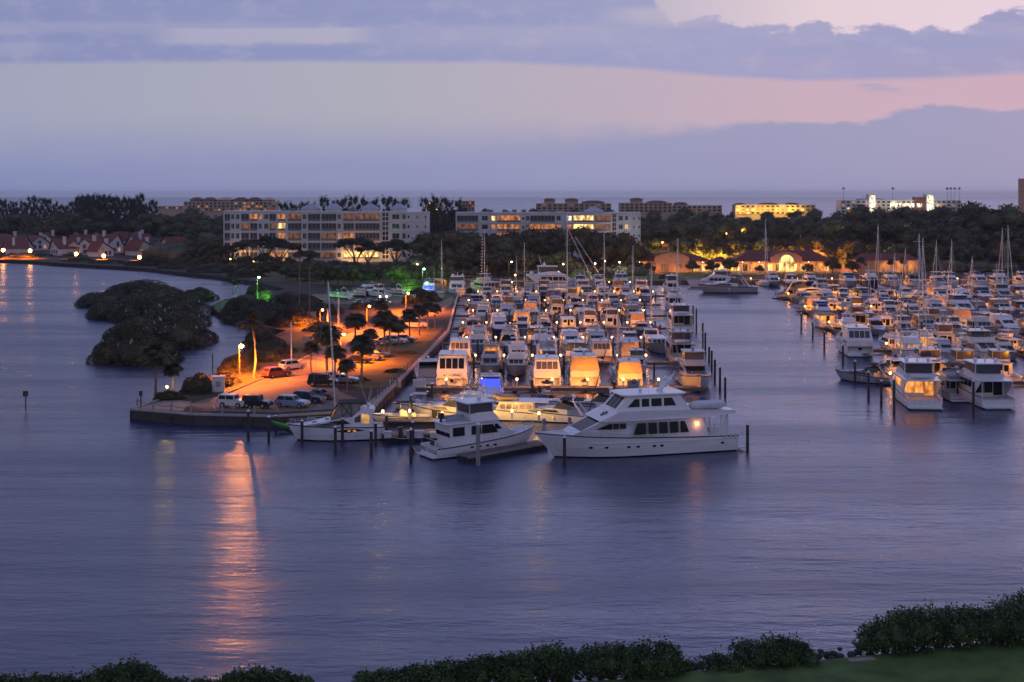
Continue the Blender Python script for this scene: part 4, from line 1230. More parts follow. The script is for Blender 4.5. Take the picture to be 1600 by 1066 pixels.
def sailboat(label='x', hull=None, L=12.5, mast=17.0, cover=None, loc=(0, 0, -200), rz=0.0, n=2, furl=True):
    B = L * 0.30
    s = Boat('sailboat', label, 'sailboat', L, B, 1.05, 1.5, cock=0.26, hull=hull, full=0.45, loc=loc, rz=rz)
    wf = lambda y, z: max(0.1, min(B / 2 - 0.5, s.bh(y / L) - 0.4) - 0.25 * (z - 1.2))
    s.house('coachroof', [(0.26 * L, 0.9), (0.26 * L, 1.75), (0.5 * L, 1.75), (0.72 * L, 1.45), (0.73 * L, 1.2)], wf)
    s.side([(0.32 * L, 1.4), (0.32 * L, 1.62), (0.55 * L, 1.58), (0.57 * L, 1.4)], wf)
    ym = 0.56 * L
    s.bar('mast', [(0, ym, 1.5), (0, ym, mast * 0.6), (0, ym, mast)], [0.13, 0.12, 0.08], CHROME, n=6)
    s.bar('boom', [(0, ym - 0.1, 2.7), (0, 0.12 * L, 2.9)], 0.07, CHROME)
    mb = MB(); mb.tube([(0, ym - 0.15, 3.05), (0, ym * 0.6, 3.0), (0, 0.14 * L, 3.0)], [0.24, 0.2, 0.12], 8); mb.build('sail_cover', cover or CANVAS_BLUE, s.t)
    for i in range(n):
        z = mast * (0.42 + 0.26 * i) if n > 1 else mast * 0.55
        s.bar('spreader', [(-B * 0.26, ym - 0.15, z), (B * 0.26, ym - 0.15, z)], 0.035, CHROME)
    mb = MB()
    for a, b_ in (((0, ym, mast - 0.2), (0, L * 0.985, 1.5)), ((0, ym, mast - 0.1), (0, 0.05, 1.2)), ((B * 0.27, ym - 0.15, mast * 0.42), (B * 0.45, ym - 0.3, 1.2)), ((-B * 0.27, ym - 0.15, mast * 0.42), (-B * 0.45, ym - 0.3, 1.2)), ((B * 0.27, ym - 0.15, mast * 0.42), (0, ym, mast * 0.92)), ((-B * 0.27, ym - 0.15, mast * 0.42), (0, ym, mast * 0.92))):
        mb.tube([a, b_], 0.016, 3, False)
    mb.build('rigging', CHROME, s.t)
    if furl:
      mb = MB(); mb.tube([(0.02, ym + 0.3, mast * 0.9), (0.02, L * 0.95, 2.0)], [0.05, 0.09], 6); mb.build('furled_sail', CANVAS_WHITE, s.t)
    s.plate('bimini', B * 0.34, 0.4, 2.4, 2.9, 0.08, cover or CANVAS_BLUE)
    for x in (-1, 1): s.bar('bimini_pole', [(x * B * 0.32, 1.4, 1.1), (x * B * 0.32, 1.4, 2.9)], 0.02)
    s.rails(0.1, 0.6, 'lifeline')
    return s


def console(label='x', hull=None, L=8.0, loc=(0, 0, -200), rz=0.0, name='centre_console_boat'):
    B = L * 0.31
    s = Boat(name, label, 'boat', L, B, 0.75, 1.15, cock=0.72, hull=hull, sole=0.35, loc=loc, rz=rz)
    mb = MB(); mb.box(-0.45, 0.45, 3.2, 4.2, 0.35, 1.45); mb.box(-0.4, 0.4, 3.6, 4.1, 1.45, 1.6); mb.build('console', WHITE, s.t)
    s.front((4.25, 1.45), (4.0, 2.0), -0.45, 0.45, SMOKE, 0, 1, 'windscreen')
    mb = MB(); mb.box(-0.5, 0.5, 2.0, 2.6, 0.35, 1.15); mb.build('seat', CANVAS_WHITE, s.t)
    s.plate('t_top', B * 0.36, 2.2, 4.6, 2.55, 0.09, CANVAS_BLACK)
    for x in (-1, 1):
        for yy_ in (2.8, 4.1): s.bar('t_top_pole', [(x * 0.55, yy_, 0.4), (x * 0.7, yy_, 2.52)], 0.03)
    for x in (-0.4, 0.4):
        mb = MB(); mb.box(x - 0.22, x + 0.22, -0.75, -0.1, 0.7, 1.35); mb.box(x - 0.1, x + 0.1, -0.5, -0.2, -0.4, 0.7); mb.build('outboard_motor', BLACK, s.t)
    return s


def dinghy(label, loc, rz, m, name='inflatable_dinghy'):
    t = thing(name, label, 'dinghy', loc, rz)
    mb = MB()
    mb.tube([(0.7, -1.5, 0.3), (0.72, 0.5, 0.3), (0.5, 1.3, 0.4), (0, 1.7, 0.48), (-0.5, 1.3, 0.4), (-0.72, 0.5, 0.3), (-0.7, -1.5, 0.3)], [0.2, 0.22, 0.22, 0.22, 0.22, 0.22, 0.2], 8)
    mb.build('tube', m, t)
    fl = MB(); fl.box(-0.6, 0.6, -1.4, 1.2, 0.1, 0.2); fl.build('floor_board', GREYH, t)
    en = MB(); en.box(-0.2, 0.2, -1.95, -1.5, 0.4, 0.95); en.box(-0.07, 0.07, -1.75, -1.6, -0.3, 0.4); en.build('outboard_motor', BLACK, t)
    st = MB(); st.box(-0.6, 0.6, -0.3, 0.0, 0.35, 0.42); st.build('seat', TEAK, t)
    return t
ORD = ['first', 'second', 'third', 'fourth', 'fifth', 'sixth', 'seventh', 'eighth', 'ninth', 'tenth', 'eleventh', 'twelfth', 'thirteenth', 'fourteenth', 'fifteenth', 'sixteenth', 'seventeenth', 'eighteenth']
# ---------------------------------------------------------------- boat templates and their looks
TB = {
    'sport': (sportfish(), 15.0), 'fly': (flyyacht(), 18.0), 'express': (express(), 11.5), 'hardtop': (express(hardtop=True, L=13.0), 13.0),
    'sedan': (sedan(), 13.0), 'aft': (aftcabin(), 14.0), 'aftp': (aftcabin(panel=SMOKE, canvas=WHITE), 14.0), 'trawler': (trawler(), 13.5), 'tower': (sportfish(tower=True), 15.0), 'pilot': (trawler(fly=False, L=12.0), 12.0), 'aftk': (aftcabin(canvas=CANVAS_BLACK, panel=SMOKE, L=13.0), 13.0),
    'sail': (sailboat(), 12.5), 'console': (console(), 8.0)}
TEMPLATES += [v[0].t for v in TB.values()]
LOOK = {'sport': 'sportfishing yacht', 'fly': 'flybridge motor yacht', 'express': 'low express cruiser', 'hardtop': 'hardtop express cruiser', 'sedan': 'sedan cruiser', 'aft': 'high sterned cruiser', 'aftp': 'aft cabin cruiser',
        'trawler': 'trawler', 'tower': 'towered fishing yacht', 'pilot': 'flat roofed cabin boat', 'aftk': 'black canopied cruiser', 'sail': 'sailboat', 'console': 'small open boat'}
CANV = {'tan': CANVAS_TAN, 'blue': CANVAS_BLUE, 'black': CANVAS_BLACK, 'white': CANVAS_WHITE, 'green': CANVAS_GREEN}
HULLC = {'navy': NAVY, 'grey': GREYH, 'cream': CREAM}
NB = [0]
SHADE_W = mat('shaded_gelcoat', (0.52, 0.52, 0.51), 0.35, var=0.08, vscale=0.7, coat=0.2)  # white gelcoat darkened in colour for the shade among crowded boats
SHADE_G = mat('deep_shaded_gelcoat', (0.36, 0.37, 0.39), 0.35, var=0.08, vscale=0.7, coat=0.2)  # deeper step of the same shade put into the colour


def boat(kind, x, y, rz, label, L=None, canvas=None, hull=None, glass=None, group=None, white=None, drop=()):
    tpl, L0 = TB[kind]
    sw = {}
    if canvas:
        for n in ('tan_canvas', 'blue_canvas', 'black_canvas'): sw[n] = CANV[canvas]
    if glass:
        sw['dark_glass'] = glass
    if white is None and group and 'moored' in group and L is not None: white = R.choice([None, None, None, SHADE_W, SHADE_W, SHADE_G, CREAM])  # moored boats draw shade-darkened gelcoats at random
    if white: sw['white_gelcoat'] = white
    r = dup(tpl.t, (x, y, 0), rz, (L or L0) / L0, label, group, sw, drop=drop)
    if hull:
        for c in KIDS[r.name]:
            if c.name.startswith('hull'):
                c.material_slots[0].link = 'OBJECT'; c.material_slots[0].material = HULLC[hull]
    NB[0] += 1
    return r


# ---------------------------------------------------------------- piles
def pile_mesh(r=0.2, h=3.4, m=PILEW, cap=True):
    t = thing('mooring_pile', 'mooring pile', 'pile', (0, 0, -200), 0)
    mb = MB(); mb.lathe([(r * 1.05, -1.5), (r, 0.0), (r * 0.94, h)], n=8); mb.build('post', m, t)
    if cap:
        c = MB(); c.lathe([(r * 1.15, h), (r * 1.15, h + 0.06), (0.02, h + 0.30)], n=8); c.build('cap', CAPW, t)
    return t


PT = pile_mesh(); PT2 = pile_mesh(0.18, 2.6, cap=False); PTG = pile_mesh(0.26, 4.2, PILEG)
TEMPLATES += [PT, PT2, PTG]


def pile(px, py, label, top=None, tpl=None, group=None):
    p = at(px, py)
    tpl = tpl or PT
    base = {PT.name: 3.4, PT2.name: 2.6, PTG.name: 4.2}[tpl.name]
    sz = 1.0
    if top is not None: sz = zat(top, p.y) / base
    return dup(tpl, (p.x, p.y, 0), 0, (1, 1, sz), label, group)


# ---------------------------------------------------------------- docks, pedestals
DKIDS = {}
LAMP_C = (1.0, 0.31, 0.015)


def lamp_tpl():
    t = thing('dock_light', 'dock light', 'dock light', (0, 0, -200), 0)
    mb = MB(); mb.box(-0.13, 0.13, -0.11, 0.11, 0, 0.95); mb.box(-0.16, 0.16, -0.14, 0.14, 1.252, 1.30); mb.build('pedestal', CANVAS_WHITE, t)
    mb = MB(); mb.box(-0.15, 0.15, -0.14, 0.14, 0.95, 1.25); mb.build('lamp_head', BULB, t)
    return t


LT = lamp_tpl(); TEMPLATES.append(LT)


def dock_light(x, y, label, power=150, z=0.8, col=LAMP_C, group='dock lights'):
    r = dup(LT, (x, y, z), 0, None, label, group)
    point(r, (0, 0, 1.5), col, power * 5.4 * R.choice([0.3, 0.7, 1.0, 1.0, 1.5]), 0.12)
    return r


def dock(label, x0, x1, D, slots, wdt=2.4, fl=9.0, near=True, far=True):
    t = thing('dock', label, 'dock', ((x0 + x1) / 2, D, 0), 0, 'docks of the marina')
    cx = (x0 + x1) / 2
    mb = MB(); mb.box(x0 - cx, x1 - cx, -wdt / 2, wdt / 2, 0.62, 0.8); mb.box(x0 - cx, x1 - cx, -wdt / 2 - 0.05, -wdt / 2 + 0.12, 0.3, 0.72); mb.build('deck', WOOD, t)
    for i, x in enumerate(slots):
        if i % 2 == 0:
            for sg in ([1] if far else []) + ([-1] if near else []):
                f = MB(); f.box(x - 0.5, x + 0.5, sg * wdt / 2 if sg > 0 else -wdt / 2 - fl, wdt / 2 + fl if sg > 0 else -wdt / 2, 0.58, 0.76)
                f.build('finger_pier', WOOD, t, loc=(-cx, 0, 0))
        s = MB(); s.lathe([(0.15, -1.5), (0.15, 0.6)], n=6); s.build('support_pile', PILEW, t, loc=(x - cx, -wdt / 2 + 0.3, 0))
    return t


KINDS_W = ['tower'] * 3 + ['pilot'] * 2 + ['aftk'] * 3 + ['sport'] * 3 + ['sedan'] * 4 + ['express'] * 3 + ['hardtop'] * 2 + ['aft'] * 6 + ['aftp'] * 2 + ['trawler'] * 3 + ['fly'] * 2 + ['sail'] + ['console']
CW = ['tan', 'blue', 'black', 'black', 'tan', 'green', 'tan', 'white']


def look(kind, canvas, hull, glass):
    a = {'navy': 'navy', 'grey': 'grey', 'cream': 'cream', None: 'white'}[hull]  # on near-side boats grey and navy also name shade put into the hull
    b = LOOK[kind]
    c = ''
    if kind in ('express', 'sedan', 'aft', 'sail') and canvas: c = f' with {canvas} canvas'
    elif glass is LITWIN or glass is LITDIM: c = ' with lit windows'
    return f'{a} {b}{c}'


def auto_row(basin, dno, D, xs, side, skip=(), fixed=None, lit=0.12, maxL=17, frm='the walkway'):
    """boats stern to a dock; side +1 is its far side, -1 its near side"""
    n = 0
    for i, x in enumerate(xs):
        n += 1
        if i in skip or R.random() < 0.06: continue
        kind = R.choice(KINDS_W); canvas = R.choice(CW); hull = R.choice([None] * 6 + ['navy', 'grey', 'cream']) if side > 0 else R.choice([None, None, 'grey', 'grey', 'navy']); glass = R.choice([None] * 6 + [LITWIN, LITDIM]) if R.random() < 0.55 else None  # near-side hulls coloured darker more often, standing for shade on the bows
        L = TB[kind][1] * R.uniform(0.74, 1.0)
        if fixed and i in fixed:
            f = fixed[i]
            if f is None: continue
            kind = f.get('kind', kind); canvas = f.get('canvas', canvas); hull = f.get('hull'); glass = f.get('glass'); L = f.get('L', L)
        L = min(L, maxL)
        if basin == 'left': pos = f'{ORD[n - 1]} from {frm}, {"far" if side > 0 else "near"} side of {ORD[dno]} dock'
        else: pos = f'{ORD[n - 1]} along {"far" if side > 0 else "near"} side of right basin {ORD[dno]} dock'
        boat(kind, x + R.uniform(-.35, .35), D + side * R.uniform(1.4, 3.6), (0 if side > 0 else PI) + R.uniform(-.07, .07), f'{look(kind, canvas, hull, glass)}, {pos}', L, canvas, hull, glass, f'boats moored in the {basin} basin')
        # outer mooring piles of the slip
        if True:
            dup(PT if R.random() < 0.5 else PT2, (x + 2.75, D + side * (min(L, 13) + 1.2), 0), 0, (1, 1, R.uniform(0.85, 1.1)),
                f'mooring pile off the {ORD[n - 1]} berth, {"far" if side > 0 else "near"} side of {basin} basin {ORD[dno]} dock', f'mooring piles of the {basin} basin')


# left basin -------------------------------------------------
LD = [207, 238, 268, 299, 330, 362, 394]
LX1 = [26, 26, 30, 31, 36, 37, 42]
for k, D in enumerate(LD):
    x0, x1 = -13.0, LX1[k]
    sw = [5.75, 5.3, 6.1, 5.5, 6.3, 5.4, 6.0][k]
    slots = [x0 + [2, 0.6, 3.2, 1.2, 2.6, 0.4, 2.2][k] + sw * i for i in range(int((x1 - x0) / sw) + 1)]
    dock(f'{["nearest", "second", "third", "fourth", "fifth", "sixth", "farthest"][k]} wooden dock across the left basin with finger piers', x0 - 2.5, x1 + 5, D, slots, near=k > 0, fl=8 if k else 7)
    xs = [s + 2.875 for s in slots[:-1]]
    if k == 0:
        fx = {0: dict(kind='skip')}
        X = lambda px: (px - 800) / 2000 * D
        names = [(705, 'aftn', 'tan'), (855, 'aft', 'black'), (913, 'aft', 'tan'), (985, 'aft', 'tan')]
    else:
        auto_row('left', k, D, xs, 1, maxL=15.0)
        auto_row('left', k, D, xs, -1, maxL=11.5)
    for i, s in enumerate(slots):
        dock_light(s + 0.3, D + 0.85, f'lit dock light {ORD[i]} from the walkway on the {ORD[k]} left basin dock', R.uniform(110, 190) * (1.0 if k else 1.25))
# nearest dock: the boats are read off the photograph
X1 = lambda px: (px - 800) / 2000 * 209.5
g1 = 'boats moored in the left basin'
amz = aftcabin('white cruiser with bold sloping stern and dark glazed aft panels, beside the promenade railing', L=16.5, name='AMAZING', panel=GLASS, canvas=WHITE, loc=(X1(706), 209.5, 0))
amz.t['group'] = g1
boat('hardtop', X1(668), 214, 0.12, 'white hardtop boat squeezed between the promenade and the bold white cruiser', 13, group=g1)
boat('aftp', X1(855), 209.5, 0, 'white high sterned cruiser with dark panels and a blue light inside', 14.5, group=g1, glass=None)
boat('aft', X1(914), 209.5, 0, 'largest tan canvas cruiser, stern to the nearest dock under bright lamps', 15.5, 'tan', group=g1)
boat('aft', X1(985), 209.5, 0, 'narrower tan canvas cruiser behind the big yacht roof', 13, 'tan', group=g1)
boat('hardtop', X1(768), 204.5, PI, 'white cruiser with blue lit windscreen, bow out from the nearest dock', 12.5, group=g1, glass=BLUELIT)
boat('console', X1(846), 204, PI + 0.2, 'small open boat under dark canopy before the nearest dock', 7.5, group=g1, hull='navy')
boat('sport', (1078 - 800) / 2000 * 219, 222, PI, 'sportfishing yacht with black windows, bow out at the end of the nearest dock', 16.5, 'black', group=g1)
boat('fly', (1066 - 800) / 2000 * 243, 241, 0, 'tall white yacht stern on beside the outer piles of the left basin', 17, group=g1)
boat('fly', (1066 - 800) / 2000 * 298, 296, 0, 'second tall white yacht along the outer edge of the left basin', 18, group=g1)
boat('sedan', (1056 - 800) / 2000 * 352, 349, 0, 'third yacht along the outer edge of the left basin', 16, 'white', group=g1)
boat('sport', (1052 - 800) / 2000 * 412, 410, 0, 'farthest yacht along the outer edge of the left basin', 16, group=g1)
# blue light things
pt = point(None, (X1(800), 203, 2.0), (0.1, 0.12, 1.0), 60, 0.1); pt.name = 'blue_boat_light'
pt = point(None, (X1(741), 203, 1.6), (0.75, 0.85, 1.0), 80, 0.1); pt.name = 'white_boat_light'
# back of the left basin by the seawall
for (px, D, rz, kind, L, cv, lab, gl) in [
    (672, 408, PI, 'sedan', 14, 'blue', 'cruiser glowing blue at the head of the left basin', BLUELIT),
    (716, 410, PI, 'fly', 18, 'white', 'tall white yacht bow out at the head of the left basin', None),
    (772, 408, 0.5, 'trawler', 16, 'white', 'cream trawler with a tall mast near the flag hung mast', None),
    (820, 426, -PI / 2, 'fly', 24, 'white', 'long white motor yacht lying broadside at the back of the left basin', None),
    (905, 428, PI, 'sport', 15, 'black', 'sportfishing yacht bow out at the back wall, left of the leaning rods', None),
    (935, 428, PI, 'sedan', 14, 'white', 'white sedan cruiser bow out at the back wall beside the leaning rods', None),
    (968, 428, PI, 'fly', 17, 'white', 'white flybridge yacht bow out at the right end of the back wall', None)]:
    p = atD(px, D); boat(kind, p.x, p.y, rz, lab, L, cv, None, gl, 'boats along the back wall', CREAM if 'cream' in lab else None)
# right basin ------------------------------------------------
RD = [(214, 62, 5), (257, 68, 8), (300, 73, 10), (342, 77, 13), (386, 82, 15)]
for k, (D, x0, n) in enumerate(RD):
    slots = [x0 + 1.2 + 5.9 * i for i in range(n)]
    dock(f'{ORD[k]} wooden dock of the right basin counted from the open bay', x0 - 1, slots[-1] + 4, D, slots, near=k > 0)
    xs = [s + 2.95 for s in slots[:-1]]
    if k == 0:
        auto_row('right', k, D, xs, 1)
    else:
        auto_row('right', k, D, xs, 1); auto_row('right', k, D, xs, -1, skip=(0,) if k == 1 else ())
    for i, s in enumerate(slots):
        dock_light(s + 0.3, D + 0.85, f'lit dock light {ORD[i]} from the channel on right basin {ORD[k]} dock', R.uniform(100, 190))
g2 = 'boats moored in the right basin'
p = at(1445, 641); heroA = flyyacht('white motor yacht with glowing orange saloon windows, stern to the open bay', L=19.5, loc=(p.x + 0.2, p.y + 0.6, 0), rz=-0.10, saloon=LITWIN); heroA.t['group'] = g2
p = at(1562, 640); heroB = flyyacht('unlit white motor yacht stern on, right of the one with glowing windows', L=19.0, loc=(p.x, p.y + 0.4, 0), rz=0.02, tender=False); heroB.t['group'] = g2
point(None, (atD(1445, 197).x, 197.5, 3.2), (1, 0.5, 0.14), 60, 0.3).name = 'saloon_light'
p = at(1512, 632); boat('sedan', p.x, p.y + 2, 0, 'sedan cruiser lit up between the two big white yachts', 14, 'black', group=g2)
p = at(1380, 606); boat('express', p.x + 3.5, p.y + 3.5, 0.95, 'low white cruiser lying slanted left of the glowing yacht', 11, 'black', group=g2)
p = at(1344, 558); boat('aftp', p.x, p.y, -0.06, 'wide white boat with square stern at the outer corner of the right basin', 16.5, group=g2)
p = at(1296, 515); trh = trawler('flat roofed houseboat with warm lit windows at the channel side', L=14, loc=(p.x, p.y, 0), rz=-0.06, win=LITWIN, fly=False, roofm=CANVAS_TAN); trh.t['group'] = g2
p = at(1262, 487); boat('console', p.x, p.y, 2.8, 'small dark open boat alone off the houseboat', 7, hull='navy', group=g2)
# boats by the clubhouse
for (px, py, rz, kind, L, cv, lab, hl) in [
    (1212, 466, -PI / 2 - 0.08, 'hardtop', 19, 'black', 'sleek dark hulled cruiser lying broadside, bow toward the open channel', 'grey'),
    (1180, 457, PI / 2 + 0.1, 'express', 19, 'black', 'sleek grey cruiser lying broadside behind the dark hulled one', 'grey'),
    (1150, 449, PI / 2, 'fly', 17, 'white', 'white yacht broadside below the first clubhouse gable', None),
    (1203, 447, PI, 'sedan', 13, 'white', 'boat bow out below the tall arched clubhouse window', 'grey'),
    (1232, 447, PI, 'hardtop', 13, 'white', 'boat bow out, second below the arched clubhouse window', 'navy'),
    (1261, 447, PI, 'sedan', 13, 'black', 'boat bow out, third below the arched clubhouse window', 'navy'),
    (1288, 460, 0, 'fly', 17, 'white', 'white flybridge yacht stern on before the right end of the clubhouse', None),
    (1320, 449, PI, 'aft', 13, 'green', 'boat right of the white flybridge yacht by the clubhouse', 'grey'),
    (1352, 449, PI, 'trawler', 14, 'white', 'dark trawler along the far right seawall', 'navy'),
    (1385, 449, PI, 'sedan', 14, 'white', 'sedan cruiser below the low annexe of the clubhouse', None),
    (1420, 449, PI, 'express', 13, 'black', 'express cruiser below the annexe palms', None),
    (1455, 449, PI, 'sport', 15, 'black', 'sportfishing yacht along the far right seawall', None),
    (1475, 449, PI, 'fly', 18, 'white', 'tall yacht bow out along the far right seawall', None),
    (1520, 449, PI, 'sedan', 14, 'blue', 'blue topped cruiser along the far right seawall', None),
    (1550, 449, PI, 'trawler', 15, 'white', 'trawler near the paired masts on the far right', None),
    (1590, 449, PI, 'fly', 17, 'white', 'last yacht along the far right seawall', None)]:
    p = at(px, py)
    if rz == PI: p.y += 8; p.x = (px - 800) / 2000 * p.y
    ln = L if abs(math.sin(rz)) > 0.5 else min(L, 14)
    if rz == PI: p = atD(px, 452)
    boat(kind, p.x, p.y, rz, lab, ln, cv, hl, None, 'boats before the clubhouse')
for i, (px, D) in enumerate([(1178, 444), (1218, 448), (1247, 448), (1275, 448), (1304, 446), (1336, 448), (1370, 447), (1402, 447), (1436, 447), (1465, 447), (1500, 447), (1535, 447), (1572, 447)]):
    p = atD(px, D); dock_light(p.x, 449.5, f'lit dock light {ORD[i]} along the seawall before the clubhouse', 170, z=1.2, group='seawall lights')
for i, px in enumerate((690, 745, 800, 850, 890, 920, 952, 985)):
    p = atD(px, 430); dock_light(p.x, 431, f'lit dock light {ORD[i]} along the back wall of the left basin', 170, z=1.2, group='back wall lights')

# masts: sailboats whose tall masts show against the wood (px of mast, top y, D)
for i, (px, top, D, rz, n, lab) in enumerate([
    (690, 374, 398, 0, 2, 'sailboat whose bare mast stands left of the flag hung mast'),
    (757, 358, 402, 0, 3, 'sailboat with the tall mast hung with small flags'),
    (886, 332, 345, PI, 3, 'sailboat with the tallest mast in the left basin'),
    (944, 366, 352, PI, 2, 'sailboat whose mast stands right of the tallest one'),
    (989, 384, 344, 0, 2, 'sailboat whose shorter mast stands before the clubhouse trees'),
    (1059, 372, 340, 0, 2, 'sailboat whose mast stands before the first clubhouse gable'),
    (1018, 410, 285, 0, 2, 'sailboat whose mast rises among the lit boats at the second dock'),
    (966, 480, 224, 0, 2, 'sailboat with the slim mast right of the big tan canvas cruiser'),
    (843, 470, 226, 0, 2, 'sailboat with the slim mast behind the dark panelled cruiser'),
    (1196, 342, 446, PI, 2, 'sailboat whose tall white mast stands before the arched clubhouse window'),
    (1372, 350, 395, 0, 2, 'sailboat whose mast stands before the clubhouse annexe'),
    (1407, 430, 226, 0, 2, 'sailboat with the slim mast left of the glowing yacht'),
    (1436, 366, 250, PI, 3, 'sailboat with the stout tall mast above the glowing yacht'),
    (1442, 372, 305, PI, 2, 'sailboat whose mast nearly lines up with the stout tall one'),
    (1487, 374, 345, 0, 2, 'sailboat whose crossed mast stands right of the stout tall one'),
    (1463, 375, 402, 0, 2, 'sailboat whose thin mast stands against the dark wood'),
    (1566, 356, 398, 0, 2, 'sailboat with the left of the two paired far masts'),
    (1575, 352, 402, PI, 3, 'sailboat with the right of the two paired far masts'),
    (1398, 395, 392, 0, 2, 'sailboat whose short mast stands below the hotel trees'),
    (1519, 400, 352, 0, 2, 'sailboat whose short mast stands left of the paired masts')]):
    h = zat(top, D)
    p = atD(px, D)
    L = 12.0 if h < 23 else 14.5
    dy = 0.56 * L * (1 if rz == 0 else -1)
    s = sailboat(lab, [None, NAVY, GREYH][i % 3], L, h, [CANVAS_BLUE, CANVAS_TAN, CANVAS_WHITE][i % 3], (p.x, p.y - dy, 0), rz, n)
    s.t['group'] = 'sailboats of the marina'
    if 'flags' in lab:
        mb = MB()
        for q in range(14):
            z = h * (0.35 + 0.62 * q / 14)
            mb.add([(-0.75 + 0.02 * q, 0.56 * L, z), (-0.75 + 0.02 * q, 0.56 * L + 0.03, z), (-1.25 + 0.02 * q, 0.56 * L, z + 0.25), (-0.75 + 0.02 * q, 0.56 * L, z + 0.55)], [(0, 2, 3), (1, 3, 2)])
        mb.build('signal_flag', CANVAS_WHITE, s.t)

# mooring piles seen singly
def piles(lst, word, group, tpl=None):
    for i, (px, pb, ptp) in enumerate(lst):
        pile(px, pb, f'{ORD[i]} {word}', ptp, tpl, group)


piles([(1133, 627, 590), (1125, 612, 574), (1117, 596, 562), (1112, 580, 548), (1108, 566, 542), (1102, 552, 520), (1098, 541, 505), (1088, 520, 482), (1083, 508, 478)], 'dark pile counting back along the outer edge of the left basin', 'outer piles of the left basin')
piles([(1397, 645, 594), (1377, 634, 596), (1357, 624, 582), (1336, 601, 565), (1317, 583, 540), (1288, 548, 519), (1270, 530, 504), (1252, 517, 490), (1521, 645, 596)], 'dark pile counting back along the channel edge of the right basin', 'channel piles of the right basin')
for (px, pb, tp, lab, tpl) in [
    (388, 684, 643, 'capped pile alone before the seawall tip', None), (420, 689, 652, 'capped pile nearest the seawall, right of the lone one', None), (431, 672, 650, 'capped pile beside the green kayak', None),
    (472, 692, 658, 'capped pile at the bow of the white express cruiser', None), (524, 707, 668, 'capped pile before the middle of the express cruiser', None), (535, 690, 655, 'capped pile close against the express cruiser', None),
    (580, 713, 674, 'capped pile before the stern of the express cruiser', None), (587, 695, 662, 'dark pile at the stern of the express cruiser', None), (604, 687, 650, 'dark pile by the work float', None),
    (642, 724, 672, 'tall capped pile left of the named transom', None), (645, 706, 660, 'capped pile just behind the tall one by the named transom', None),
    (720, 706, 676, 'short pile against the side of the flybridge trawler', None), (747, 727, 664, 'thick grey pile before the flybridge trawler', PTG),
    (882, 727, 684, 'capped pile before the bow of the big yacht', None), (1168, 705, 664, 'capped pile off the stern of the big yacht', None),
    (850, 684, 655, 'grey pile behind the bow of the big yacht', PTG), (890, 672, 652, 'second grey pile behind the bow of the big yacht', PTG),
    (675, 640, 600, 'pile before the railing dock, nearer of a pair', None), (671, 636, 606, 'pile before the railing dock, farther of a pair', None)]:
    pile(px, pb, lab, tp, tpl, 'piles along the front of the marina')
for i, (x, y, h) in enumerate([((668 - 800) / 2000 * 190, 190, 2.6), ((642 - 800) / 2000 * 184, 184, 3.0), ((960 - 800) / 2000 * 196, 196, 3.2), ((832 - 800) / 2000 * 198, 198, 3.2)]):
    dup(PT, (x, y, 0), 0, (1, 1, h / 3.4), f'{ORD[i]} dark pile between the nearest dock and the big boats', 'inner front piles')
# mooring lines
for a, b_, lab in [((1129, 682, 1.9), (1168, 668, 2.6), 'mooring line from the big yacht stern to its pile'), ((657, 706, 1.3), (642, 690, 1.6), 'mooring line from the named transom to the tall pile'), ((590, 672, 1.2), (642, 684, 2.0), 'slack mooring line from the express cruiser stern')]:
    pa, pb = at(a[0], a[1] + a[2] * 0, 0), at(b_[0], b_[1], 0)
    A = at(a[0], a[1], a[2]); B_ = at(b_[0], b_[1], b_[2])
    mb = MB(); mb.tube([A.lerp(B_, t / 8) - Vector((0, 0, 0.5 * 4 * (t / 8) * (1 - t / 8))) for t in range(9)], 0.03, 4)
    tag(mb.build('mooring_line', CANVAS_WHITE), lab, 'rope')
# ---------------------------------------------------------------- the big yacht, read off the photograph
a = at(1140, 700); b_ = at(866, 716.5); dv = (b_ - a).normalized()
s = Boat('large_motor_yacht', 'largest white yacht, broadside in front with two rows of dark windows and a paw mark', 'yacht', 25.6, 6.2, 2.05, 3.15, cock=0.13, sole=1.5, full=0.58, loc=(a.x, a.y + 0.8, 0), rz=math.atan2(-dv.x, dv.y))
Bh = s.B / 2
wf = lambda y, z: min(Bh - 0.05, s.bh(y / s.L) - 0.03) - 0.10 * max(0, z - 2.6)
pr = [(3.9, 1.8), (4.8, 4.45), (18.0, 4.45), (20.6, 3.3), (21.6, 2.9), (21.6, 2.4)]
s.house('deckhouse', pr, wf)
for i in range(5):
    y1 = 13.5 - i * 1.42; y0 = y1 - 1.12
    s.side([(y0, 2.75), (y0 if i < 4 else y0 + 0.55, 4.1), (y1, 4.1), (y1 + (0.0 if i else 0.55), 2.75)], wf)
s.side([(15.0, 3.55), (15.0, 4.2), (15.75, 4.2), (15.75, 3.55)], wf); s.side([(15.9, 3.55), (15.9, 4.2), (16.6, 4.2), (16.6, 3.55)], wf); s.side([(16.75, 3.55), (16.75, 4.2), (17.0, 4.2), (18.7, 3.55)], wf)
s.front(pr[3], pr[2], -1.95, 1.95, s0=0.05, s1=0.95, name='windshield')
ud = [(0.3, 4.72), (0.5, 5.15), (11.5, 5.55), (15.9, 5.6), (18.3, 4.55), (17.6, 4.46), (4.4, 4.46)]
wu = lambda y, z: min(Bh + 0.03, s.bh(y / s.L) + 0.02) - 0.08 * max(0, z - 4.5)
s.house('upper_deck', ud, wu)
wp = lambda y, z: min(2.45, s.bh(y / s.L) - 0.45) - 0.13 * (z - 5.5)
pp = [(6.3, 5.4), (7.6, 7.3), (14.5, 7.3), (16.1, 5.6), (16.1, 5.4)]
s.house('pilothouse', pp, wp)
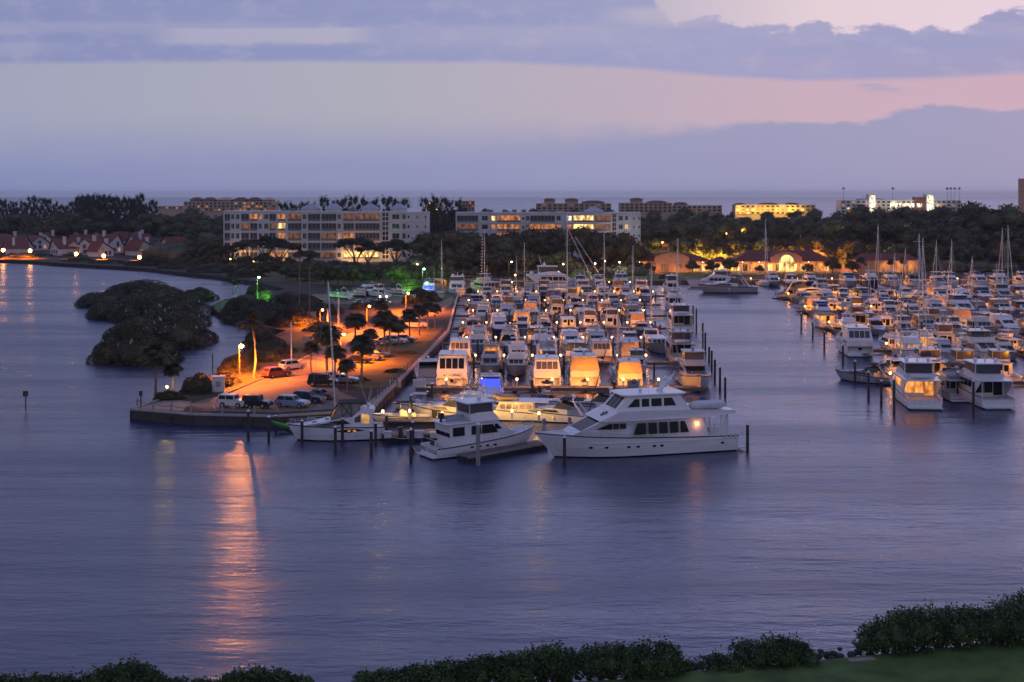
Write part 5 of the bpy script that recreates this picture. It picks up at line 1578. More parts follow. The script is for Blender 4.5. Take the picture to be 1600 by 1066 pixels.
for x0, x1 in ((-1.75, -0.68), (-0.48, 0.48), (0.68, 1.75)):
    s.front(pp[3], pp[2], x0, x1, s0=0.12, s1=0.88, name='windshield', taper=0.08)
s.side([(13.0, 6.0), (13.0, 6.95), (13.6, 6.95), (14.6, 6.0)], wp); s.side([(11.75, 6.0), (11.75, 6.95), (12.7, 6.95), (12.7, 6.0)], wp)
s.side([(10.1, 6.0), (10.1, 6.95), (11.45, 6.95), (11.45, 6.0)], wp); s.side([(8.2, 6.0), (8.7, 6.95), (9.8, 6.95), (9.8, 6.0)], wp)
s.plate('roof', 2.6, 6.6, 15.3, 7.42, 0.22, round_=0.9)
s.bar('mast', [(0, 9.6, 7.5), (0, 8.4, 8.6), (0, 7.4, 9.6)], [0.35, 0.22, 0.1], WHITE)
s.bar('spreader', [(-0.9, 8.3, 8.6), (0.9, 8.3, 8.6)], 0.09, WHITE)
s.dome(0.7, 8.3, 8.65, 0.3); s.dome(-0.7, 8.3, 8.65, 0.3); s.dome(0.0, 12.0, 7.5, 0.24)
for x in (-1.6, 1.6): s.antenna(x, 11.5, 7.5, 2.2, 0.1)
# paw mark on the brow
m1 = MB(); e0, e1 = Vector((0, 18.3, 4.57)), Vector((0, 15.9, 5.62)); up = (e1 - e0).normalized(); nn = Vector((0, -up.z, up.y)) * -1
nn = Vector((0, up.z, -up.y)); nn = nn if nn.z > 0 else -nn
def disc(cx, cu_, rx, ru):
    pts = [e0 + Vector((cx + rx * math.cos(q * PI / 5), 0, 0)) + up * (cu_ + ru * math.sin(q * PI / 5)) for q in range(10)]
    m1.loft([[p + nn * 0.0 for p in pts], [p + nn * 0.05 for p in pts]])
px_ = -0.75
disc(px_, 1.15, 0.34, 0.28)
for dx, du in ((-0.48, 1.45), (-0.2, 1.72), (0.16, 1.74), (0.46, 1.5)): disc(px_ + dx, du, 0.13, 0.17)
m1.build('paw_mark', BLACK, s.t)
# pillars, aft rail, tender under a cover, portholes, rub lines, fenders
for x in (-2.6, 2.6):
    for yy_ in (1.4, 2.2): s.bar('pillar', [(x, yy_, 1.6), (x, yy_, 4.75)], 0.13, WHITE)
mb = MB()
for x in (-2.9, 2.9):
    mb.tube([(x, 4.6, 6.05), (x, 0.8, 6.05)], 0.03, 4)
    for q in range(5): mb.tube([(x, 0.8 + q * 0.95, 5.15), (x, 0.8 + q * 0.95, 6.05)], 0.025, 4)
mb.tube([(-2.9, 0.8, 6.05), (2.9, 0.8, 6.05)], 0.03, 4); mb.build('deck_rail', CHROME, s.t)
mb = MB(); rings = []
for q in range(12):
    t = q / 11; r = 0.95 * math.sin(PI * (0.1 + 0.82 * t)) ** 0.45
    rings.append([(-1.6 + r * 1.0 * math.cos(an), 1.4 + 4.6 * t, 5.75 + r * 0.62 * math.sin(an) * (1 + 0.12 * math.sin(9 * t))) for an in [2 * PI * j / 12 for j in range(12)]])
mb.loft(rings); mb.build('tender_cover', CANVAS_WHITE, s.t, smooth=True)
hw = lambda y, z: s.bh(y / s.L) * (0.99 - 0.16 * (y / s.L) ** 2 * max(0, 1 - z / s.sh(y / s.L)) * 1.8) + 0.01
for y in (2.2, 10.3, 11.3, 13.4, 14.6, 17.4, 19.3):
    c = [(y + 0.24 * math.cos(q * PI / 5), 1.25 + 0.13 * math.sin(q * PI / 5) + 0.012 * (y - 10)) for q in range(10)]
    s.side(c, hw, name='porthole')
for sg in (1, -1):
    mb = MB(); mb.tube([(sg * (hw(y, 1.75) + 0.02), y, 1.72 + 0.012 * (y - 4)) for y in [0.2 + i * 1.9 for i in range(11)]], 0.06, 5)
    mb.build('rub_rail', WHITE, s.t)
s.side([(5.3, 1.35), (5.3, 1.5), (8.2, 1.5), (8.2, 1.35)], hw, m=DECK, name='air_vent')
for t in (0.02, 0.045, 0.07): s.fender(t, -1, 1.75); s.fender(t, 1, 1.75)
s.platform(1.3, 0.42); s.rails(0.62, 0.75)
s.aft(4.35, -2.0, 2.0, 1.6, 3.9, name='aft_door')
mb = MB(); mb.box(-0.06, 0.06, -0.03, 0.03, 0, 0.35); mb.build('wall_lamp', BULB_O, s.t, loc=(-2.96, 5.6, 3.5))
point(s.t, (-3.25, 5.6, 3.2), (1, 0.33, 0.10), 6, 0.05)

# ---------------------------------------------------------------- flybridge trawler with its name on the transom
th = math.radians(31)
g = Boat('flybridge_trawler', 'white flybridge trawler with black name lettering on its transom, left of the biggest yacht', 'boat', 15.2, 4.7, 1.35, 2.5, cock=0.16, sole=0.75, full=0.6, loc=(-10.1, 155.6, 0), rz=th - PI / 2)
wf = lambda y, z: min(2.02 - 0.06 * (z - 1.3), g.bh(y / g.L) - 0.28)
pr = [(2.3, 0.8), (1.7, 3.95), (8.6, 3.95), (10.4, 2.7), (11.2, 2.5), (11.2, 1.6)]
g.house('cabin', pr, wf)
for y0, y1 in ((2.3, 3.9), (4.9, 6.2), (6.35, 7.9)):
    g.side([(y0, 2.55), (y0, 3.6), (y1, 3.6), (y1 + (0.7 if y1 > 7 else 0), 2.55)], wf)
g.side([(8.15, 2.9), (8.15, 3.6), (8.5, 3.6), (9.2, 2.95)], wf)
for x0, x1 in ((-1.75, -0.65), (-0.55, 0.45), (0.55, 1.75)):
    g.aft(1.92, x0, x1, 2.45, 3.6)
g.front(pr[3], pr[2], -1.5, 1.5, name='windshield', s0=0.1, s1=0.9)
g.plate('boat_deck', 2.15, 1.2, 9.0, 4.05, 0.16)
f = [(5.0, 4.15), (4.7, 5.0), (6.9, 5.3), (8.0, 5.1), (8.9, 4.15)]
g.house('flybridge', f, lambda y, z: 1.85 - 0.12 * (z - 4))
g.house('enclosure', [(4.9, 5.0), (4.7, 6.25), (8.0, 6.25), (8.1, 5.1)], lambda y, z: 1.72 - 0.05 * (z - 5), SMOKE)
g.plate('hardtop', 2.0, 4.2, 8.5, 6.35, 0.16)
for x in (-1, 1):
    for yy_ in (4.75, 8.0): g.bar('post', [(x * 1.72, yy_, 4.9), (x * 1.75, yy_ - 0.1, 6.3)], 0.05, WHITE)
    g.antenna(x * 1.4, 6.0, 6.4, 3.0)
g.dome(0, 7.0, 6.42, 0.34)
g.letters('WILD GOOSE', 0.70, (0, -0.03, 0.62), (PI / 2, 0, 0), parent=g.hull)
mb = MB(); mb.tube([(-0.9, 2.0, 4.45), (-0.95, 3.4, 4.45), (-0.5, 4.3, 4.55), (0.2, 4.5, 4.6), (0.75, 4.0, 4.55), (0.8, 2.0, 4.45)], 0.24, 8); mb.build('tender', GREYH, g.t)
mb = MB(); mb.box(-0.3, 0.25, 1.4, 1.95, 4.55, 5.2); mb.box(-0.1, 0.1, 1.5, 1.75, 4.1, 4.6); mb.build('outboard_motor', BLACK, g.t)
mb = MB(); mb.box(-0.7, 0.3, 0.5, 0.62, 1.35, 2.0); mb.build('cockpit_door', RUB, g.t)
mb = MB(); mb.tube([(-2.1, 0.1, 1.4), (-2.1, 0.1, 2.2), (2.1, 0.1, 2.2), (2.1, 0.1, 1.4)], 0.03, 4); mb.build('stern_rail', CHROME, g.t)
for t in (0.3, 0.37, 0.44, 0.51):
    g.side([(t * g.L, 1.0), (t * g.L, 1.2), (t * g.L + 0.45, 1.2), (t * g.L + 0.45, 1.0)], lambda y, z: g.bh(y / g.L) * 0.985, name='porthole')
g.rails(0.35, 0.7); g.fender(0.25, 1); g.fender(0.5, 1); g.platform(0.6)

# float beside it
def float_dock(label, A, Bp, wd, z=0.75):
    d = Bp - A; c = (A + Bp) / 2
    t = thing('floating_dock', label, 'dock', (c.x, c.y, 0), math.atan2(d.y, d.x), 'floating docks')
    mb = MB(); mb.box(-d.length / 2, d.length / 2, -wd / 2, wd / 2, z - 0.12, z); mb.build('deck', WOOD, t)
    mb = MB(); mb.box(-d.length / 2, d.length / 2, -wd / 2 - 0.05, -wd / 2 + 0.08, z - 0.2, z + 0.06); mb.build('edge_board', PILEG, t)
    mb = MB(); mb.box(-d.length / 2 + 0.1, d.length / 2 - 0.1, -wd / 2 + 0.1, wd / 2 - 0.1, -0.4, z - 0.13); mb.build('pontoon', BLACK, t)
    return t


float_dock('floating dock lying along the flybridge trawler', at(722, 722), at(848, 699), 2.2)
float_dock('dark work float left of the flybridge trawler lit yellow', at(598, 690), at(694, 683), 3.0, 0.9)
float_dock('long float behind the work boats', at(600, 664), at(760, 664), 2.0, 0.8)
for px, py, sx, sy, sz, lab, m_ in [(606, 672, 0.9, 0.7, 0.9, 'white dock box at the left end of the work float', CANVAS_WHITE), (626, 671, 0.6, 0.6, 1.4, 'dark cabinet on the work float', RUB), (652, 672, 1.5, 0.7, 1.0, 'long pale dock box in the middle of the work float', CANVAS_WHITE), (678, 672, 1.0, 0.8, 0.8, 'pale crate under the bright lamp on the work float', CREAM), (640, 673, 0.7, 0.6, 1.1, 'grey cabinet beside the long dock box', GREYH)]:
    p = at(px, py + 12, 0.9); t = thing('dock_box', lab, 'dock box', (p.x, p.y, 0.9), 0.05, 'boxes on the work float')
    mb = MB(); mb.box(-sx / 2, sx / 2, -sy / 2, sy / 2, 0, sz * 0.8); mb.build('body', m_, t)
    mb = MB(); mb.box(-sx / 2 - 0.03, sx / 2 + 0.03, -sy / 2 - 0.03, sy / 2 + 0.03, sz * 0.8 + 0.004, sz * 0.92); mb.build('lid', m_, t)
YEL = (1.0, 0.52, 0.07)
for px, py, pw, lab in [(691, 668, 170, 'bright yellow dock light beside the flybridge trawler'), (598, 665, 110, 'yellow dock light behind the express cruiser stern'), (640, 664, 110, 'yellow dock light on the long float'), (800, 664, 120, 'yellow dock light between the tan covered boats'), (842, 668, 80, 'yellow dock light just behind the big yacht bow'), (745, 662, 120, 'yellow dock light beyond the flybridge hardtop')]:
    p = at(px, py); dock_light(p.x, p.y, lab, pw, 0.85, YEL, 'yellow lights on the front floats')

# ---------------------------------------------------------------- express cruiser and neighbours
p = at(598, 687)
e = Boat('express_cruiser', 'sleek white express cruiser with black framed canopy, bow toward the peninsula tip', 'boat', 12.4, 4.1, 1.75, 2.15, cock=0.2, sole=0.8, full=0.5, loc=(p.x, p.y + 1.5, 0), rz=PI / 2 + 0.16)
we = lambda y, z: max(0.12, min(1.85 - 0.20 * (z - 1.7), e.bh(y / e.L) - 0.12 - 0.22 * max(0, z - 1.9)))
pe = [(2.3, 1.2), (2.3, 3.0), (3.2, 3.15), (5.6, 3.0), (8.6, 2.35), (10.4, 2.05), (10.4, 1.7)]
e.house('cabin', pe, we)
e.side([(4.4, 2.25), (5.2, 2.68), (6.6, 2.58), (9.0, 2.02), (7.6, 1.98)], we)
wa = lambda y, z: 1.86 - 0.10 * (z - 2)
e.house('helm_arch', [(1.4, 1.5), (1.6, 3.2), (1.2, 4.0), (2.5, 4.1), (3.3, 3.8), (4.3, 3.0), (4.3, 1.7)], wa)
e.side([(1.95, 2.2), (2.0, 3.3), (3.0, 3.5), (3.0, 2.2)], wa, LITDIM, 'cabin_window'); e.side([(3.12, 2.4), (3.12, 3.4), (3.9, 2.95), (3.9, 2.4)], wa, SMOKE, 'cabin_window')
wc = lambda y, z: 1.62 - 0.10 * (z - 3)
e.house('canopy_screen', [(3.4, 3.2), (3.1, 4.75), (5.6, 4.8), (7.0, 2.85), (5.6, 3.02)], wc, CLEARP)
e.plate('canopy', 1.62, 2.4, 5.9, 4.86, 0.1, CANVAS_BLACK)
mb = MB()
for x in (-1, 1):
    for (y0_, z0_), (y1_, z1_) in (((3.4, 3.2), (3.1, 4.75)), ((4.2, 3.1), (4.4, 4.78)), ((5.4, 3.05), (5.6, 4.8)), ((7.0, 2.85), (5.65, 4.8)), ((4.2, 3.1), (5.6, 4.8)), ((5.4, 3.05), (4.4, 4.78))):
        mb.tube([(x * (wc(y0_, z0_) + 0.04), y0_, z0_), (x * (wc(y1_, z1_) + 0.04), y1_, z1_)], 0.045, 4)
for x in (-0.8, 0, 0.8): mb.tube([(x, 7.02, 2.9), (x, 5.68, 4.8)], 0.04, 4)
mb.build('canopy_frame', BLACK, e.t)
e.dome(0, 2.0, 4.1, 0.3); e.antenna(1.2, 2.2, 4.0, 2.6); e.antenna(-1.2, 2.2, 4.0, 2.6)
we2 = lambda y, z: e.bh(y / e.L) * (0.99 - 0.16 * (y / e.L) ** 2 * max(0, 1 - z / e.sh(y / e.L)) * 1.8) + 0.01
e.side([(2.6, 1.35), (3.6, 1.55), (5.2, 1.52), (6.6, 1.3), (4.6, 1.12)], we2, GLASS, 'hull_window')
for y in (3.7, 4.4): e.side([(y, 1.26), (y, 1.42), (y + 0.4, 1.42), (y + 0.4, 1.26)], lambda yy, z: we2(yy, z) + 0.03, LITWIN, 'porthole')
e.hatch(9.0, 2.3, 0.6); e.hatch(7.4, 2.66, 0.55)
mb = MB(); mb.box(-1.5, 1.5, 0.3, 0.9, 0.8, 1.5); mb.build('cockpit_seat', CANVAS_WHITE, e.t)
e.platform(0.9, 0.4); e.rails(0.5, 0.6); e.fender(0.3, -1, 0.6); e.fender(0.55, -1, 0.6)
sb = sailboat('sailboat with a tall pale leaning mast behind the express cruiser', None, 9.0, 20.3, CANVAS_WHITE, (-18.9, 174.3, 0), PI / 2, 2, False)
sb.t.rotation_euler = (-0.055, 0, PI / 2)
g3 = 'boats behind the front row'
p = at(636, 668); boat('console', p.x + 3, p.y + 5, PI / 2 + 0.1, 'open fishing boat with canopy by the long float', 8.5, group=g3)
p = at(735, 664); boat('express', p.x + 2, p.y + 3, PI / 2 - 0.35, 'express cruiser with lit cabin behind the flybridge trawler', 11.5, 'white', group=g3, glass=LITDIM)
p = at(850, 668); boat('trawler', p.x + 1.0, p.y + 6.0, PI / 2 - 0.1, 'cabin boat with yellow lit windows and a covered tender on its roof', 11.5, group=g3, glass=LITDIM, drop=('bimini', 'bimini_pole', 'flybridge', 'mast', 'boom'))
t = dinghy('covered tan tender on the roof of the yellow lit cabin boat', (at(850, 668).x - 5.2, at(850, 668).y + 6, 2.9), PI / 2, CANVAS_TAN)
mb = MB(); mb.sphere((0, 0, 0.35), (0.7, 1.7, 0.5), 10, 6); mb.build('cover', CANVAS_TAN, t, smooth=True)
p = at(915, 668); boat('express', p.x + 1.5, p.y + 4, PI / 2 - 0.2, 'express cruiser with black canopy right behind the big yacht bow', 11.0, 'black', group=g3)
p = at(880, 640); boat('sail', p.x + 2, p.y + 1.5, PI / 2, 'small sailboat with tan sail cover behind the front boats', 9.0, 'tan', group=g3, drop=('mast', 'rigging', 'spreader', 'furled_sail'))
for px, D, rz, kind, L, cv, lab in [(775, 188, PI / 2 + 0.1, 'sedan', 10.5, 'tan', 'small sedan cruiser lying across between the flybridge trawler and the blue lit boat'), (985, 186, PI / 2 - 0.1, 'express', 11.0, 'black', 'express cruiser just behind the pilothouse of the big yacht'), (690, 190, PI / 2, 'console', 7.5, 'white', 'small open boat between the work float and the nearest dock')]:
    p = atD(px, D); boat(kind, p.x, p.y, rz, lab, L, cv, None, None, g3)
p = at(448, 672); dinghy('grey inflatable moored at the seawall beside the green kayak', (p.x + 0.6, p.y + 0.5, 0), 0.5, GREYH)
p = at(470, 664); dinghy('white inflatable moored at the seawall beyond the express cruiser bow', (p.x + 0.8, p.y + 1.0, 0), 1.3, CANVAS_WHITE)
GRN = mat('green_plastic', (0.06, 0.42, 0.05), 0.35)
p = at(450, 672); t = thing('kayak', 'bright green kayak tipped up at the seawall', 'kayak', (p.x - 0.4, p.y - 1.2, 0.75), 1.9)
mb = MB(); rings = []
for q in range(11):
    u = q / 10; r = 0.42 * math.sin(PI * min(0.98, max(0.02, u))) ** 0.6
    rings.append([(r * math.cos(an), -1.6 + 3.2 * u, 0.28 * r * math.sin(an) * 1.6 + 0.18 * (2 * u - 1) ** 2) for an in [2 * PI * j / 10 for j in range(10)]])
mb.loft(rings); mb.build('hull', GRN, t, smooth=True)
mb = MB(); mb.lathe([(0.22, 0.18), (0.26, 0.22), (0.22, 0.24)], n=12); mb.build('cockpit_rim', BLACK, t)
t.rotation_euler = (0.35, 0.7, 1.75); t.scale = (1.25, 1.1, 1.3)
for px, py, lab, m_ in [(836, 612, 'grey inflatable under dark blue cover before the nearest dock', CANVAS_BLUE), (1033, 610, 'pale inflatable stowed on end beside the sportfishing yacht', CANVAS_WHITE)]:
    p = at(px, py); dinghy(lab, (p.x, p.y, 0), 1.2, m_)
# leaning rods over the back of the left basin
for (x0, y0, x1, y1, lab, gp) in [(927, 440, 884, 350, 'first pale rod leaning up to the tallest mast', None), (944, 440, 899, 370, 'second pale rod leaning up to the tallest mast', None)]:
    A, B_ = atD(x0, 424, zat(y0, 424)), atD(x1, 424, zat(y1, 424))
    mb = MB(); mb.tube([A - (B_ - A) * 0.03, B_], [0.11, 0.05], 5); tag(mb.build('outrigger_pole', CHROME), lab, 'pole')
A, B_ = atD(916, 163, 3.0), atD(968, 163, zat(470, 163)); mb = MB(); mb.tube([A, B_], [0.07, 0.03], 5); tag(mb.build('outrigger_pole', RUB), 'dark pole leaning across the tan canvas cruisers', 'pole')
# ---------------------------------------------------------------- buildings
def uneven(m, sc=0.45, lo=0.15, hi=1.5):
    """rooms behind a lit pane are not evenly bright: lamps, curtains and furniture vary the glow"""
    nt = m.node_tree; b = nt.nodes['Principled BSDF']; e0 = b.inputs['Emission Strength'].default_value
    tcn = nt.nodes.new('ShaderNodeTexCoord'); mp = nt.nodes.new('ShaderNodeMapping'); mp.inputs['Scale'].default_value = (1.6, 0.3, 0.7)
    nz = nt.nodes.new('ShaderNodeTexNoise'); nz.inputs['Scale'].default_value = sc; nz.inputs['Detail'].default_value = 3
    r = nt.nodes.new('ShaderNodeMapRange')
    for k, v in zip((1, 2, 3, 4), (0.36, 0.64, lo * e0, hi * e0)): r.inputs[k].default_value = v
    nt.links.new(tcn.outputs['Object'], mp.inputs['Vector']); nt.links.new(mp.outputs[0], nz.inputs['Vector']); nt.links.new(nz.outputs['Fac'], r.inputs[0]); nt.links.new(r.outputs[0], b.inputs['Emission Strength'])


STUCCO = mat('white_stucco', (0.62, 0.61, 0.60), 0.85, var=0.06, vscale=0.3)
STUCCO_G = mat('grey_stucco', (0.42, 0.42, 0.42), 0.85, var=0.08, vscale=0.3)
STUCCO_T = mat('tan_stucco', (0.50, 0.38, 0.27), 0.85, var=0.08, vscale=0.3)
STUCCO_P = mat('peach_stucco', (0.50, 0.29, 0.19), 0.85, var=0.08, vscale=0.5)
TERRA = mat('terracotta_tiles', (0.16, 0.045, 0.032), 0.8, var=0.25, vscale=1.5, bump=0.4, bscale=3)
MAROON = mat('maroon_roof', (0.14, 0.06, 0.05), 0.85, var=0.15, vscale=0.5)
SLATE = mat('pale_roof', (0.40, 0.41, 0.44), 0.7, var=0.06, vscale=0.5)
WDARK = mat('dark_window', (0.018, 0.019, 0.024), 0.15)
SCREEN = mat('balcony_screen', (0.040, 0.041, 0.048), 0.5, var=0.3, vscale=0.4)
L_OR = mat('window_orange', (0.1, 0.05, 0.02), 0.4, emit=(1.0, 0.33, 0.09), estr=0.55, var=0.0)
L_YE = mat('window_yellow', (0.1, 0.06, 0.02), 0.4, emit=(1.0, 0.62, 0.2), estr=1.6)
L_DIM = mat('window_dim', (0.08, 0.04, 0.02), 0.4, emit=(1.0, 0.38, 0.14), estr=0.16)
L_WH = mat('window_white', (0.1, 0.1, 0.1), 0.4, emit=(1.0, 0.86, 0.62), estr=1.5)
for m_ in (L_OR, L_YE, L_DIM, L_WH): uneven(m_)
uneven(LITWIN, 1.2, 0.3, 1.5); uneven(LITDIM, 1.2, 0.2, 1.6)
RAILM = mat('grey_rail', (0.16, 0.16, 0.17), 0.6)


def bay_window(parent, x0, x1, z0, z1, yf, m, name='window', bars=0, rail=False):
    """a pane with its own frame bars, on a wall whose front is at y = yf"""
    mb = MB()
    mb.mi = 0; mb.box(x0, x1, yf - 0.05, yf + 0.1, z0, z1)
    mb.mi = 1
    for i in range(bars + 1):
        x = x0 + (x1 - x0) * i / max(1, bars)
        mb.box(x - 0.06, x + 0.06, yf - 0.14, yf - 0.052, z0, z1)
    if rail:
        mb.mi = 2; mb.box(x0 + 0.02, x1 - 0.02, yf - 0.22, yf - 0.145, z0 + 0.02, z0 + (z1 - z0) * 0.30)
    return mb.build(name, [m, STUCCO_G, RAILM], parent)


def condo(label, D, px0, px1, ytop, zb, bays, floors, depth, lit, blocks):
    X = lambda px: (px - 800) / 2000 * D
    xc = (X(px0) + X(px1)) / 2
    t = thing('apartment_block', label, 'apartment block', (xc, D, 0), 0, 'apartment blocks')
    zt = zat(ytop, D)
    w = MB()
    for (a, b_, dy, dz) in blocks:
        w.box(X(a) - xc, X(b_) - xc - 0.01, dy, dy + depth, zb, zt + dz)
        w.box(X(a) - xc - 0.15, X(b_) - xc + 0.1, dy - 0.35, dy + depth + 0.2, zt + dz + 0.004, zt + dz + 0.5)
    w.build('wall', STUCCO, t)
    yoff = lambda px: next((dy for a, b_, dy, dz in blocks if a <= px <= b_), 0)
    for fi, (y0, y1) in enumerate(floors):
        z1, z0 = zat(y0, D), zat(y1, D)
        for bi, (a, b_, kind) in enumerate(bays):
            m = lit.get((fi, bi)) or (SCREEN if kind == 'b' else WDARK)
            yf = yoff((a + b_) / 2)
            if kind == 'b': bay_window(t, X(a) - xc, X(b_) - xc, z0, z1, yf, m, 'balcony', max(2, int((b_ - a) / 5)), True)
            elif kind == 'w': bay_window(t, X(a) - xc, X(b_) - xc, z0 + 0.9, z1 - 0.2, yf, m, 'window', 2)
            elif kind == 's':
                bay_window(t, X(a) - xc, X(b_) - xc, z0 + 1.2, z1 - 0.8, yf, m, 'window', 1)
            elif kind == 'g':
                g = MB(); n = 2
                for i in range(n):
                    for j in range(2):
                        xa = X(a) + (X(b_) - X(a)) * (i + 0.12) / n; xb = X(a) + (X(b_) - X(a)) * (i + 0.88) / n
                        za = z0 + (z1 - z0 + 0.8) * (j + 0.1) / 2; zb_ = z0 + (z1 - z0 + 0.8) * (j + 0.9) / 2
                        g.box(xa - xc, xb - xc, yf - 0.05, yf + 0.1, za, zb_)
                g.build('stair_window', WDARK, t)
        # floor edge
        fb = MB()
        for (a, b_, dy, dz) in blocks:
            fb.box(X(a) - xc + 0.01, X(b_) - xc - 0.02, dy - 0.30, dy - 0.002, z0 - 0.32, z0 - 0.02)
        fb.build('floor_edge', STUCCO, t)
    return t, X, xc, zt


bays1 = [(351, 359.5, 'b'), (361.5, 366, 'w'), (369, 374, 'w'), (377, 389, 'b'), (391, 402, 'b'), (404.5, 409, 'w'), (413, 419, 'w'), (421, 431, 'b'), (434, 446, 'b'), (450, 471, 'b'), (474, 479, 'w'),
         (482, 501, 'b'), (503, 526, 'b'), (528.5, 533, 'w'), (537, 553, 'b'), (555, 593, 'b'), (597, 607, 'g'), (613, 624, 'w'), (629, 634, 'w'), (637, 640, 's'), (651, 653, 's'), (664, 666, 's')]
fl1 = [(334.5, 345.5), (349, 360.5), (364, 376), (379.5, 391), (394.5, 404.5)]
lit1 = {(0, 4): L_OR, (0, 5): L_OR, (0, 8): L_OR, (0, 9): L_DIM, (1, 8): L_YE, (1, 3): L_DIM, (1, 7): L_DIM, (2, 8): L_OR, (2, 9): L_DIM, (0, 14): L_DIM, (0, 15): L_DIM, (2, 12): L_DIM, (2, 13): L_OR, (2, 14): L_OR, (1, 4): WDARK, (3, 1): L_OR, (3, 2): L_YE, (3, 3): L_OR,
        (4, 7): L_OR, (4, 8): L_OR, (4, 14): L_YE, (4, 15): L_YE, (3, 15): L_DIM, (4, 17): L_OR, (4, 12): L_DIM}
c1, X, xc, zt = condo('long white five storey apartment block with dark balconies and a lit entrance', 575, 349, 668, 331.5, GZ, bays1, fl1, 17,
                      lit1, [(349, 472, 0, 0), (472, 535, -1.2, -0.2), (535, 595, 0, -0.5), (595, 609, 0.8, -0.3), (609, 668, -0.6, -0.5)])
for a, b_ in ((466, 497), (504, 531), (561, 590), (607, 635)):
    mb = MB(); x0, x1 = X(a) - xc, X(b_) - xc; z = zt - 0.1; xm = (x0 + x1) / 2
    mb.box(x0 + 0.6, x1 - 0.6, 4, 12, z, z + 1.5); mb.build('penthouse', STUCCO, c1)
    mb = MB(); mb.loft([[(x0, 3.4, z + 1.504), (x1, 3.4, z + 1.504), (x1, 12.6, z + 1.504), (x0, 12.6, z + 1.504)], [(xm - 0.8, 7.5, z + 3.9), (xm + 0.8, 7.5, z + 3.9), (xm + 0.8, 8.5, z + 3.9), (xm - 0.8, 8.5, z + 3.9)]]); mb.build('roof', SLATE, c1)
for px in (437, 447, 452, 541, 548): 
    mb = MB(); mb.box(X(px) - xc, X(px) - xc + 1.6, 5, 7, zt + 0.3, zt + 1.6); mb.build('air_unit', RAILM, c1)
mb = MB()
for a, b_ in ((362, 420), (470, 548)): mb.box(X(a) - xc, X(b_) - xc, -7.3, -7, GZ, GZ + 0.9)
mb.build('garden_wall', STUCCO, c1)
for px, pw in ((383, 500), (447, 300), (545, 700), (565, 700), (600, 400)):
    point(c1, (X(px) - xc, -3.5, GZ + 3.2), (1, 0.5, 0.16), pw * 1.6, 0.3)
bays2 = [(714, 747, 'b'), (753, 762, 'w'), (768, 774, 'w'), (777, 813, 'b'), (816, 819, 's'), (822, 827, 'w'), (828.5, 867, 'b'), (870, 876, 'w'), (885, 893, 'w'), (896, 927, 'b'), (929.5, 954, 'b'), (957, 963, 'g'), (967, 973, 'w'), (977, 981, 'w'), (989.5, 991.5, 's'), (997.5, 999.5, 's')]
fl2 = [(337, 347.5), (350.5, 361), (364, 374), (377, 388)]
lit2 = {(0, 2): L_YE, (0, 3): L_OR, (1, 2): L_OR, (1, 3): L_OR, (1, 5): L_DIM, (1, 6): L_OR, (1, 0): L_DIM, (0, 8): L_WH, (0, 9): L_YE, (0, 10): L_DIM, (1, 8): L_OR, (1, 9): L_YE, (1, 13): L_YE, (2, 3): L_OR, (1, 7): L_OR, (2, 6): L_DIM, (1, 10): L_DIM}
c2, X, xc, zt = condo('second white apartment block half hidden by trees, many windows lit orange', 605, 712, 1001, 333.5, GZ, bays2, fl2, 16, lit2, [(712, 768, 0, 0), (768, 820, -0.8, -0.15), (820, 884, 0, 0), (884, 956, -0.8, -0.15), (956, 1001, 0.4, 0)])
mb = MB(); x0, x1 = X(912) - xc, X(946) - xc; z = zt
mb.loft([[(x0, 3, z + 0.6), (x1, 3, z + 0.6), (x1, 12, z + 0.6), (x0, 12, z + 0.6)], [((x0 + x1) / 2 - 1, 7, z + 3.2), ((x0 + x1) / 2 + 1, 7, z + 3.2), ((x0 + x1) / 2 + 1, 8, z + 3.2), ((x0 + x1) / 2 - 1, 8, z + 3.2)]]); mb.build('roof', SLATE, c2)
for px in (762, 785, 800, 815, 840, 860, 905):
    mb = MB(); mb.box(X(px) - xc, X(px) - xc + 2.2, 5, 8, zt + 0.504, zt + 1.7); mb.build('air_unit', RAILM, c2)
for px in (985, 950): point(c2, (X(px) - xc, -6, GZ + 14), (1, 0.85, 0.75), 260, 0.4)

# ---------------------------------------------------------------- clubhouse by the seawall
DC = 500
XC = lambda px: (px - 800) / 2000 * DC


def hip(mb, x0, x1, y0, y1, z0, z1, ins):
    mb.loft([[(x0, y0, z0), (x1, y0, z0), (x1, y1, z0), (x0, y1, z0)], [(x0 + ins, (y0 + y1) / 2 - 0.5, z1), (x1 - ins, (y0 + y1) / 2 - 0.5, z1), (x1 - ins, (y0 + y1) / 2 + 0.5, z1), (x0 + ins, (y0 + y1) / 2 + 0.5, z1)]])


